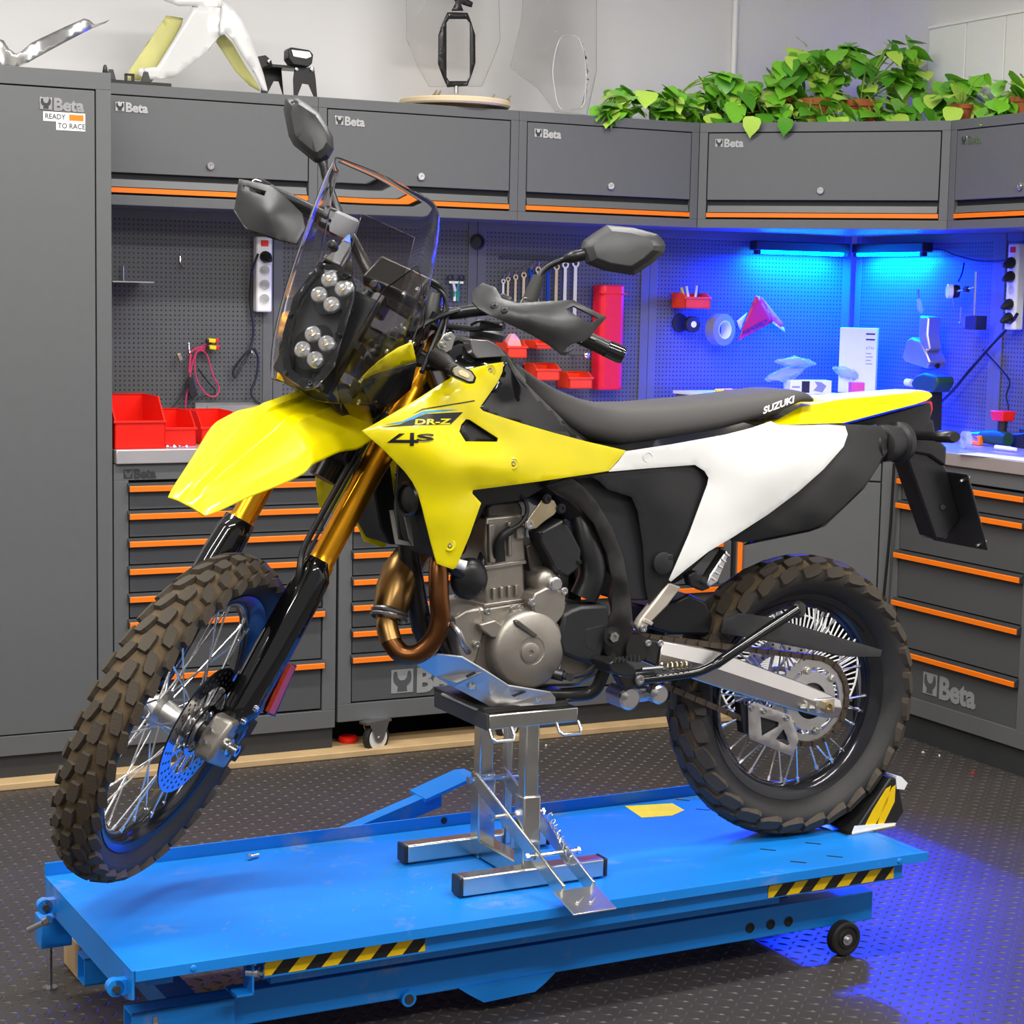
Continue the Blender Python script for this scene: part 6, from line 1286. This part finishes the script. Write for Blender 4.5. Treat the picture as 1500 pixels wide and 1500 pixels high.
# --- pliers, spanners, long case
u0, z0 = AU(668, 412, 6.19); t = thing('circlip_pliers', 'pliers with white and green handles hung on the middle panel', 'pliers', RF(u0, 6.19, z0))
for s in (-1, 1):
    obj('eye', MB().lathe([(.007, -.003), (.012, -.003), (.012, .003), (.007, .003)], (s*.022, 0, .012), (0, 1, 0), 16, loop=True), 'black_plastic', t)
    obj('handle', MB().tube([(s*.012, 0, .0), (s*.004, 0, -.03), (s*.006, -.002, -.07)], [.004, .006, .005], 8), 'white' if s < 0 else 'green', t)
obj('jaw_bar', MB().bx(-.028, .028, -.003, .003, -.008, .0), 'chrome', t); obj('grip', MB().bx(-.013, .015, -.006, .006, -.055, -.035), 'green', t, bevel=.002)
def spanner(px, py, L, sc, m, label):
    u, z = AU(px, py, 6.195); fr = RF(u, 6.195, z); r = .0105*sc
    t = T(obj('spanner', MB().lathe([(r*.55, -.003), (r, -.003), (r, .003), (r*.55, .003)], (0, 0, 0), (0, 1, 0), 20, loop=True), m, None, fr), label, 'spanner', 'ring spanners hung in a row')
    obj('shank', MB().loft([[(-r*.45, -.0025, -r*.8), (r*.45, -.0025, -r*.8), (r*.45, .0025, -r*.8), (-r*.45, .0025, -r*.8)], [(-r*.5, -.0025, -L), (r*.5, -.0025, -L), (r*.5, .0025, -L), (-r*.5, .0025, -L)]]), m, t, smooth=0)
    obj('open_jaw', MB().prism([(-r*.5, -L+.002), (-r*1.1, -L-r*1.1), (-r*.9, -L-r*2.4), (-r*.5, -L-r*2.3), (-r*.45, -L-r*1.2), (r*.45, -L-r*1.2), (r*.5, -L-r*2.3), (r*.9, -L-r*2.4), (r*1.1, -L-r*1.1), (r*.5, -L+.002)], .006, Matrix.Translation((0, -.003, 0))), m, t, smooth=0)
    obj('hook', MB().tube([(0, .012, .03), (0, -.012, .032), (0, -.014, .026), (0, .0, r*.4)], .0018, 6), 'chrome', t)
for i, (x, y, L, sc, m) in enumerate(((737, 412, .11, .8, 'alu_bright'), (744, 409, .12, .85, 'zinc_warm'), (755, 406, .13, .95, 'zinc_warm'), (767, 403, .14, 1.05, 'zinc_warm'), (778, 397, .15, 1.05, 'blue_anod'), (788, 395, .155, 1.1, 'zinc_warm'), (803, 397, .16, 1.1, 'blue_anod'), (815, 391, .17, 1.2, 'zinc_warm'), (828, 388, .18, 1.3, 'alu_bright'), (843, 386, .19, 1.4, 'alu_bright'))):
    spanner(x, y, L, sc, m, ('shortest spanner, first from the left of the row', 'second spanner from the left of the row', 'third spanner from the left of the row', 'fourth spanner from the left of the row', 'blue spanner, fifth from the left behind the mirror stalk', 'sixth spanner from the left, beside the mirror stalk', 'blue spanner, seventh from the left of the row', 'third spanner from the right of the row', 'second spanner from the right of the row', 'largest spanner, rightmost of the row')[i])
T(obj('spanner_rail', MB().bx(0, .30, -.006, 0, 0, .008), 'cabinet_dark', None, RF(AU(732, 402, 6.205)[0], 6.207, AU(785, 388, 6.205)[1]+.02), smooth=0), 'thin dark rail the spanners hang from', 'rail')
u0, z0 = AU(889, 571, 6.16); t = thing('red_case', 'long upright red case hung on the tool panel right of the spanners', 'case', RF(u0, 6.16, z0))
obj('body', MB().loft([[(x*.052, y*.035, z) for x, y in ((-1, -.6), (-.7, -1), (.7, -1), (1, -.6), (1, 1), (-1, 1))] for z in (0, .016, .36, .385)]), 'red_case', t, bevel=.006); obj('lid_edge', MB().bx(-.054, .054, -.037, .0, .352, .356), 'red', t)
for i, (x, y, w_, h, lab) in enumerate(((754, 524, .078, .06, 'red hook-on bin holding a pink rag, under the hand guard'), (793, 511, .06, .03, 'red hook-on bin mostly hidden by the hand guard'), (799, 557, .095, .06, 'red hook-on bin below the hand guard, left of the pair'), (847, 569, .095, .06, 'red hook-on bin beside the long red case'))):
    u, z = AU(x, y, 6.12); bin_(RF(u-w_/2, 6.10, z), w_, .10, h, 'red_orange', 'hook_bin', lab, .7, 'red hook-on bins on the tool panels')
u, z = AU(753, 505, 6.14); T(obj('pink_rag', MB().loft([[(-.03, -.02, 0), (.03, -.02, 0), (.03, .02, 0), (-.03, .02, 0)], [(-.028, -.016, .03), (.02, -.018, .035), (.026, .02, .045), (-.02, .02, .04)], [(-.01, -.008, .055), (.012, -.01, .05), (.01, .01, .06), (-.012, .008, .058)]]), 'rag', None, RF(u, 6.15, z-.02), smooth=60), 'pale pink rag stuffed in a red hook-on bin', 'rag')
u, z = AU(858, 520, 6.1); T(obj('brass_knob', MB().cyl((0, .11, 0), (0, .0, 0), .005, n=10).sphere((0, -.004, 0), .014, n=14, m=10), 'chrome', None, RF(u, 6.1, z)), 'shiny ball knob on a rod below the hand guard', 'knob')
# --- right of the seat
u, z = AU(1018, 452, 6.12); b_ = bin_(RF(u-.055, 6.10, z), .11, .10, .058, 'red_orange', 'hook_bin', 'red hook-on bin full of pens, left of the blue lamps', .75, 'red hook-on bins on the tool panels')
for i, (dx, m, a) in enumerate(((-.02, 'yellow_matte', .5), (-.005, 'paper', .35), (.015, 'paper', -.2), (.025, 'blue_anod', -.1))): T(obj('pen', MB().cyl((0, 0, 0), (-.05*math.sin(a), .0, .075*math.cos(a)), .005, n=8), m, None, RF(u+dx, 6.15, z+.012)), ('yellow pen in the red bin', 'pale pen leaning in the red bin', 'white pen upright in the red bin', 'blue pen in the red bin')[i], 'pen', 'pens in the red bin')
u, z = AU(1010, 475, 6.15); t = T(obj('black_tape_roll', MB().lathe([(.014, 0), (.03, 0), (.031, .004), (.031, .022), (.014, .024)], (0, .01, 0), (0, -1, 0), 32), 'rubber', None, RF(u+.01, 6.15, z)), 'black tape roll with a pale label hung left of the grey roll', 'tape roll'); obj('label_disc', MB().lathe([(.012, 0), (.001, .0005)], (0, -.0145, 0), (0, -1, 0), 20), 'paper', t)
T(obj('serrated_disc', MB().lathe([(.012, 0), (.034, 0), (.036, .004), (.034, .008), (.012, .008)], (0, 0, 0), (0, -1, 0), 20), 'dark_metal', None, RF(u-.02, 6.19, z+.004)), 'dark metal disc hung behind the black tape roll', 'disc')
u, z = AU(1057, 483, 6.13); t = T(obj('grey_tape_roll', MB().lathe([(.034, 0), (.059, 0), (.06, .003), (.06, .045), (.034, .048)], (0, .03, 0), (0, -1, 0), 48, loop=True), 'tape_grey', None, RF(u, 6.13, z) @ Matrix.Rotation(.25, 4, 'Z')), 'roll of grey duct tape hung on the blue-lit panel', 'tape roll'); obj('core', MB().lathe([(.0325, -.001), (.0345, -.001), (.0345, .049), (.0325, .049)], (0, .03, 0), (0, -1, 0), 48, loop=True), 'paper', t)
t = thing('red_fairing_panel', 'red plastic panel lettered FANGO hung beside the duct tape', 'panel', RF(AU(1110, 435, 6.16)[0], 6.16, AU(1110, 435, 6.16)[1]))
fm = wall_sheet([(1081, 499), (1106, 433), (1112, 434), (1128, 463), (1132, 471), (1100, 489)], 6.15, step=6); fp_ = obj('front_face', fm, 'red', t, R0, solid=.003)
obj('side_face', wall_sheet([(1112, 434), (1117, 437), (1149, 476), (1143, 479), (1129, 467)], 6.155, step=6, bulge=lambda u, z: .03*(u-4.2)), 'pink', t, R0, solid=.003); obj('white_edge', wall_sheet([(1079, 470), (1094, 458), (1084, 484)], 6.17, step=5), 'white', t, R0, solid=.003); obj('white_edge', wall_sheet([(1128, 471), (1150, 487), (1148, 480), (1134, 470)], 6.16, step=5), 'white', t, R0, solid=.003)
text_decal('panel_lettering', bvh(fm, R0), 'FANGO', (1084, 493), (37, -19), (2.5, -8), 'logo_black', fp_, .03, fr=R0, off=.006)
# shelf box with small tools
u0, z0 = AU(1027, 582, 5.95); t = thing('shelf_box', 'low grey storage box on the worktop with tools on its pale lid, behind the seat', 'box', RF(u0, 5.85, WT)); hb = AU(1060, 577, 5.88)[1]-WT
obj('body', MB().bx(0, .56, 0, .28, 0, hb-.012), 'cabinet', t, bevel=.003); obj('lid', MB().bx(-.008, .568, -.008, .288, hb-.012, hb), 'white', t, bevel=.002)
zt = WT+hb
def tool(px, L, m1, m2, name, label, dv, a=.1):
    u, _ = AU(px, 573, 5.88+dv); o = T(obj(name, MB().tube([(0, 0, .009), (L*.45, 0, .010)], [.008, .008], 8), m1, None, RF(u, 5.88+dv, zt, a)), label, 'tool', 'hand tools behind the seat'); obj('shaft', MB().tube([(L*.44, 0, .010), (L, 0, .009)], [.006, .004], 8), m2, o, FR[o.name])
tool(1048, .16, 'yellow_matte', 'black_plastic', 'screwdriver', 'yellow-handled screwdriver lying behind the seat', .03, .05); tool(1062, .13, 'red', 'black_plastic', 'red_marker', 'red marker with a dark end lying behind the seat', .0, -.05)
tool(1085, .13, 'pink', 'red', 'red_scriber', 'pink and red pen lying in front of the screwdriver', -.01, -.12); tool(1100, .11, 'blue_anod', 'black_plastic', 'blue_marker', 'blue marker lying behind the seat hump', .05, .15)
t = thing('white_carton', 'tall white carton with black print standing in the lit corner', 'box', RF(AU(1255, 590, 5.93)[0], 5.93, zt, -.75)); obj('body', MB().bx(-.07, .07, -.03, .03, 0, .245), 'paper', t, bevel=.001); 
for z in (.226, .205): obj('print_bar', MB().bx(.028, .062, -.0305, -.03, z-.006, z), 'logo_black', t, smooth=0)
obj('print_lettering', text_mb('KTN', .010, .0004, .0), 'logo_grey', t, FR[t.name] @ Matrix.Translation((.03, -.0302, .165)), smooth=0)
for k in range(4): obj('print_line', MB().bx(.03, .05+.006*(k % 2), -.0305, -.03, .148-k*.013, .151-k*.013), 'logo_grey', t, smooth=0)
t = thing('flat_carton', 'flat grey and white carton with a dark label, left of the white carton', 'box', RF(AU(1150, 580, 5.9)[0], 5.87, zt, -.3)); obj('body', MB().bx(0, .16, 0, .08, 0, .05), 'paper', t, bevel=.001); obj('dark_label', MB().bx(.045, .075, -.0006, 0, .004, .047), 'logo_black', t, smooth=0); obj('print_bar', MB().bx(.008, .038, -.0006, 0, .022, .028), 'logo_grey', t, smooth=0); obj('print_mark', MB().prism([(.09, .012), (.105, .03), (.094, .046), (.12, .044), (.14, .03), (.125, .006)], -.0006), 'logo_grey', t, smooth=0)
T(obj('pink_box', MB().bx(0, .05, 0, .05, 0, .045), 'pink', None, RF(AU(1235, 580, 5.85)[0], 5.80, zt, -.4), bevel=.002), 'small pink box in front of the white carton', 'box')
random.seed(11)
for i, (x, y, w_, h) in enumerate(((1145, 545, .17, .05), (1160, 525, .17, .045), (1235, 556, .13, .04))):
    u, z = AU(x+8, y+6, 5.93); rr = []
    for a in range(10):
        t_ = a/9; rr.append([(w_*(t_-.5), math.cos(q)*.045*(math.sin(math.pi*min(.97, max(.05, t_)))**.6)*random.uniform(.8, 1.2), math.sin(q)*h*.5*(math.sin(math.pi*min(.97, max(.05, t_)))**.6)*random.uniform(.6, 1.25)) for q in [2*math.pi*k/12 for k in range(12)]])
    T(obj('plastic_bag', MB().loft(rr), 'plastic_bag', None, RF(u, 5.94, max(z, zt+.07 if i != 1 else zt+.11)) @ Matrix.Rotation(-.25+.3*i, 4, 'Y'), smooth=60), ('clear plastic bag lying on the flat carton', 'upper clear plastic bag on the pile in the blue light', 'clear plastic bag between the flat and the tall carton')[i], 'bag', 'plastic bags in the lit corner')
# --- tools on the right panel
def BT(x, y, u): v, z = BU(x, y, u); return Vector((u, v, z))
t = thing('rivet_tool', 'grey air tool hung on the blue-lit right panel', 'air tool', RF(4.52, BU(1350, 510, 4.52)[0], BU(1350, 510, 4.52)[1], -math.pi/2)); fr = R0
def bslab(P, u0, u1): return MB().loft([[BT(x, y, u0) for x, y in P], [BT(x, y, u0)+Vector((u1-u0, 0, 0)) for x, y in P]])
obj('body', bslab([(1321, 524), (1328, 498), (1335, 494), (1347, 500), (1358, 520), (1362, 530), (1358, 540), (1350, 538), (1325, 530)], 4.48, 4.56), 'alu', t, fr, bevel=.006)
obj('handle', bslab([(1347, 462), (1360, 465), (1358, 490), (1362, 512), (1348, 518), (1345, 490)], 4.49, 4.55), 'alu', t, fr, bevel=.006); obj('nozzle', MB().tube([BT(1356, 533, 4.52), BT(1366, 535, 4.52), BT(1374, 536, 4.52)], [.022, .018, .010], 16), 'dark_metal', t, fr)
obj('trigger', bslab([(1357, 495), (1362, 500), (1363, 512), (1357, 512)], 4.505, 4.53), 'black_plastic', t, fr)
t = thing('screwdriver_set', 'small clear-handled screwdriver hung above the air tool', 'screwdriver', RF(4.55, BU(1347, 445, 4.55)[0], BU(1347, 445, 4.55)[1], -math.pi/2)); obj('handle', MB().tube([BT(1346, 438, 4.55), BT(1348, 452, 4.55), BT(1350, 458, 4.55)], [.009, .012, .008], 12), 'plastic_bag', t, R0); obj('blade', MB().tube([BT(1345, 424, 4.55), BT(1346, 438, 4.55)], .004, 8), 'steel', t, R0)
t = thing('cordless_drill', 'dark green power tool behind the yellow rear fender', 'power tool', RF(4.45, BU(1352, 575, 4.45)[0], WT, -math.pi/2)); obj('body', bslab([(1333, 562), (1340, 550), (1352, 546), (1372, 552), (1373, 562), (1365, 575), (1340, 573)], 4.4, 4.48), 'dark_green', t, R0, bevel=.008); obj('handle', bslab([(1342, 572), (1362, 572), (1360, 652), (1340, 652)], 4.41, 4.47), 'black_plastic', t, R0, bevel=.006)
obj('collar', MB().tube([BT(1336, 561, 4.44), BT(1328, 560, 4.44)], .014, 14), 'white', t, R0)
t = thing('dial_gauge', 'round white dial gauge on a magnetic stand, right panel', 'dial gauge', RF(4.56, BU(1408, 427, 4.56)[0], BU(1408, 427, 4.56)[1], -math.pi/2)); fr = FR[t.name]
c = Matrix.Translation((0, -.05, 0)); obj('dial', MB().lathe([(.024, 0), (.026, .002), (.026, .018), (.023, .02), (.022, .018), (.001, .018)], (0, -.04, 0), (-.5, -1, 0), 32), 'white', t, fr, smooth=30); obj('dial_body', MB().lathe([(.022, 0), (.025, .02), (.02, .021)], (.012, -.02, 0), (-.5, -1, 0), 24), 'dark_metal', t, fr)
obj('probe', MB().tube([(.012, -.045, -.024), (.02, -.045, -.058)], .003, 8), 'chrome', t, fr); obj('arm', MB().tube([(.02, -.04, 0), (.12, -.04, .016)], .004, 8), 'chrome', t, fr); obj('arm_clamp', MB().box((.075, -.04, .008), (.02, .018, .02)), 'black_plastic', t, fr, bevel=.003)
obj('column', MB().cyl((.125, -.04, -.085), (.125, -.04, .07), .005), 'chrome', t, fr); obj('magnetic_base', MB().bx(.10, .16, -.06, -.01, -.135, -.085), 'black_plastic', t, fr, bevel=.002); obj('base_plate', MB().bx(.085, .1, -.055, -.015, -.13, -.088), 'steel', t, fr)
cable('blue_wire', [BT(1412, 385, 4.58), BT(1409, 400, 4.57), BT(1404, 412, 4.57)], .004, 'blue_anod', 'short blue wire above the dial gauge', 'wire')
peg = T(obj('wire_hook', MB().tube(catmull([(0, 0, .05), (0, -.02, .045), (0, -.022, 0), (-.006, -.02, -.012), (-.012, -.018, -.004)], 4), .0025, 6), 'chrome', None, RF(4.59, BU(1414, 468, 4.59)[0], BU(1414, 468, 4.59)[1], -math.pi/2)), 'long wire hook below the dial gauge', 'hook', 'wire hooks on the tool panels')
v, z = BU(1497, 357, 4.59); sf2 = RF(4.59, v, z, -math.pi/2); strip(sf2, 5, 'white socket strip at the right edge with several plugs')
for k in (0, 1, 3, 4): plug(sf2, -.065-k*.048, ('topmost plug', 'second plug', '', 'third plug', 'lowest plug')[k]+' in the socket strip at the right edge')
cable('blue_black_cable', [BT(1490, 460, 4.54), BT(1478, 478, 4.56), BT(1450, 508, 4.57), BT(1420, 543, 4.57), BT(1390, 578, 4.57), BT(1360, 606, 4.56), BT(1345, 640, 4.5)], .006, 'black_satin', 'thick dark cable sagging from the right socket strip to the worktop')
cable('thin_cable', [BT(1440, 512, 4.585), BT(1470, 545, 4.585), BT(1479, 560, 4.585), BT(1474, 580, 4.585), BT(1477, 600, 4.585), BT(1472, 640, 4.57)], .003, 'black_satin', 'thin dark cable hanging down the right panel')
cable('lamp_cable', [BT(1352, 366, 4.57), BT(1380, 366, 4.58), BT(1400, 374, 4.58), BT(1440, 383, 4.58), BT(1480, 380, 4.57)], .003, 'black_satin', 'black cable from the right blue lamp to the socket strip')
cable('grey_cable', [(4.06, 5.215, .94), (4.06, 5.222, .7), (4.058, 5.24, .45), (4.055, 5.25, .2), (4.05, 5.26, .01)], .005, 'black_satin', 'black cable hanging down beside the right drawer unit')
# --- right worktop
def onw(x, y):
    d = ray(x, y); P = CAM + d*((WT-HC)/d.z); return P.dot(dA), P.dot(dB)
u, v = onw(1432, 655); t = thing('power_drill', 'dark green drill lying on the right worktop with a red battery', 'power tool', RF(u, v, WT, -math.pi/2)); obj('body', MB().tube([(-.07, .08, .03), (.0, .08, .032), (.06, .08, .03)], [.022, .028, .024], 14), 'dark_green', t); obj('chuck', MB().tube([(-.12, .08, .03), (-.07, .08, .03)], [.016, .02], 14), 'chrome', t)
obj('battery', MB().loft([[(-.005, .06, .09), (.05, .06, .09), (.05, .11, .09), (-.005, .11, .09)], [(-.012, .055, .125), (.055, .055, .125), (.055, .115, .125), (-.012, .115, .125)]]), 'red', t, bevel=.004); obj('grip', MB().tube([(.02, .085, .05), (.022, .085, .095)], .016, 12), 'black_plastic', t)
u, v = onw(1428, 652); T(obj('orange_clamp', MB().box((0, 0, .008), (.06, .016, .014)).box((.026, 0, .018), (.014, .018, .034)).box((-.02, .0, .018), (.03, .012, .01), Matrix.Rotation(.5, 3, 'Y')), 'orange', None, RF(u, v, WT, -math.pi/2), bevel=.003), 'small orange plastic clamp on the right worktop', 'clamp')
u, v = onw(1487, 656); t = thing('battery_charger', 'blue-lit battery charger at the right edge of the worktop', 'charger', RF(u, v, WT, -math.pi/2)); obj('body', MB().loft([[(-.05, 0, 0), (.08, 0, 0), (.08, .12, 0), (-.05, .12, 0)], [(-.045, .005, .045), (.08, .005, .06), (.08, .115, .06), (-.045, .115, .045)]]), 'black_plastic', t, bevel=.006); obj('slot', MB().bx(-.02, .06, .03, .09, .05, .066), 'cabinet_dark', t, bevel=.002)
u, v = onw(1452, 668); T(obj('paper_sheet', MB().bx(-.10, .2, -.05, .05, .0003, .0015), 'paper', None, RF(u, v, WT, -math.pi/2+.12), smooth=0), 'white paper sheet on the right worktop', 'paper'); T(obj('white_marker', MB().cyl((-.04, 0, .009), (.035, 0, .009), .0075, n=12).cyl((.035, 0, .009), (.06, 0, .009), .006, n=12), 'white', None, RF(*onw(1470, 661), WT+.002, -math.pi/2)), 'white marker pen on the paper sheet', 'pen')
u, v = onw(1447, 653); T(obj('clear_tape', MB().lathe([(.014, 0), (.03, 0), (.03, .02), (.014, .02)], (0, 0, .031), (.3, 1, 0), 24, loop=True), 'plastic_bag', None, RF(*onw(1410, 658), WT, -math.pi/2)), 'roll of clear tape standing on the right worktop', 'tape roll')
# --- round fan on the floor behind the rear wheel
t = thing('floor_fan', 'white wire-guarded fan on the floor, seen through the rear wheel', 'fan', RF(3.235, 4.62, 0, -.35)); fr = FR[t.name]; CZF = .405; RFN = .215
obj('drum', MB().lathe([(RFN, .0), (RFN+.012, .0), (RFN+.012, .12), (RFN, .12)], (0, .02, CZF), (0, 1, 0), 48, loop=True), 'black_plastic', t); obj('back_disc', MB().lathe([(RFN, .125), (.001, .125)], (0, 0, CZF), (0, 1, 0), 48), 'groove', t)
first = None
for k in range(72):
    M = fr @ Matrix.Translation((0, 0, CZF)) @ Matrix.Rotation(2*math.pi*k/72, 4, 'Y')
    if first is None: first = obj('guard_wire', MB().tube([(.03, 0, 0), (.08, -.012, .03), (.14, -.012, .075), (.175, 0, .125)], .0028, 5), 'white', t, M)
    else: inst(first, M, t)
for r in (.06, .11, .16, .213): obj('guard_ring', MB().tube([(math.cos(q)*r, -.006, CZF+math.sin(q)*r) for q in [2*math.pi*k/48 for k in range(48)]], .003, 6, loop=True), 'white', t)
obj('fan_hub', MB().lathe([(.001, -.02), (.034, -.016), (.036, .0), (.036, .06)], (0, 0, CZF), (0, 1, 0), 24), 'white', t)
for s in (-1, 1): obj('fan_leg', MB().tube(catmull([(s*.215, .05, CZF), (s*.235, .05, .2), (s*.2, .0, .01), (s*.2, .16, .01)], 4), .011, 8), 'black_plastic', t)
# loose scraps on the floor
for i, (x, y, m) in enumerate(((1352, 1103, 'white'), (1376, 1108, 'white'), (1425, 1133, 'red'), (1230, 1392, 'white'), (800, 1093, 'white'))):
    P = on_plane(x, y, ZV, 0); T(obj('floor_scrap', MB().box((0, 0, .003), (.007, .005, .005)), m, None, RF(P.dot(dA), P.dot(dB), 0, i), smooth=0), ('white crumb on the floor nearest the right drawer unit plinth', 'second white crumb right of the chock on the floor', 'red crumb on the floor by the right drawer unit', 'white crumb on the floor by the lift wheel', 'white crumb on the floor behind the stand')[i], 'scrap')
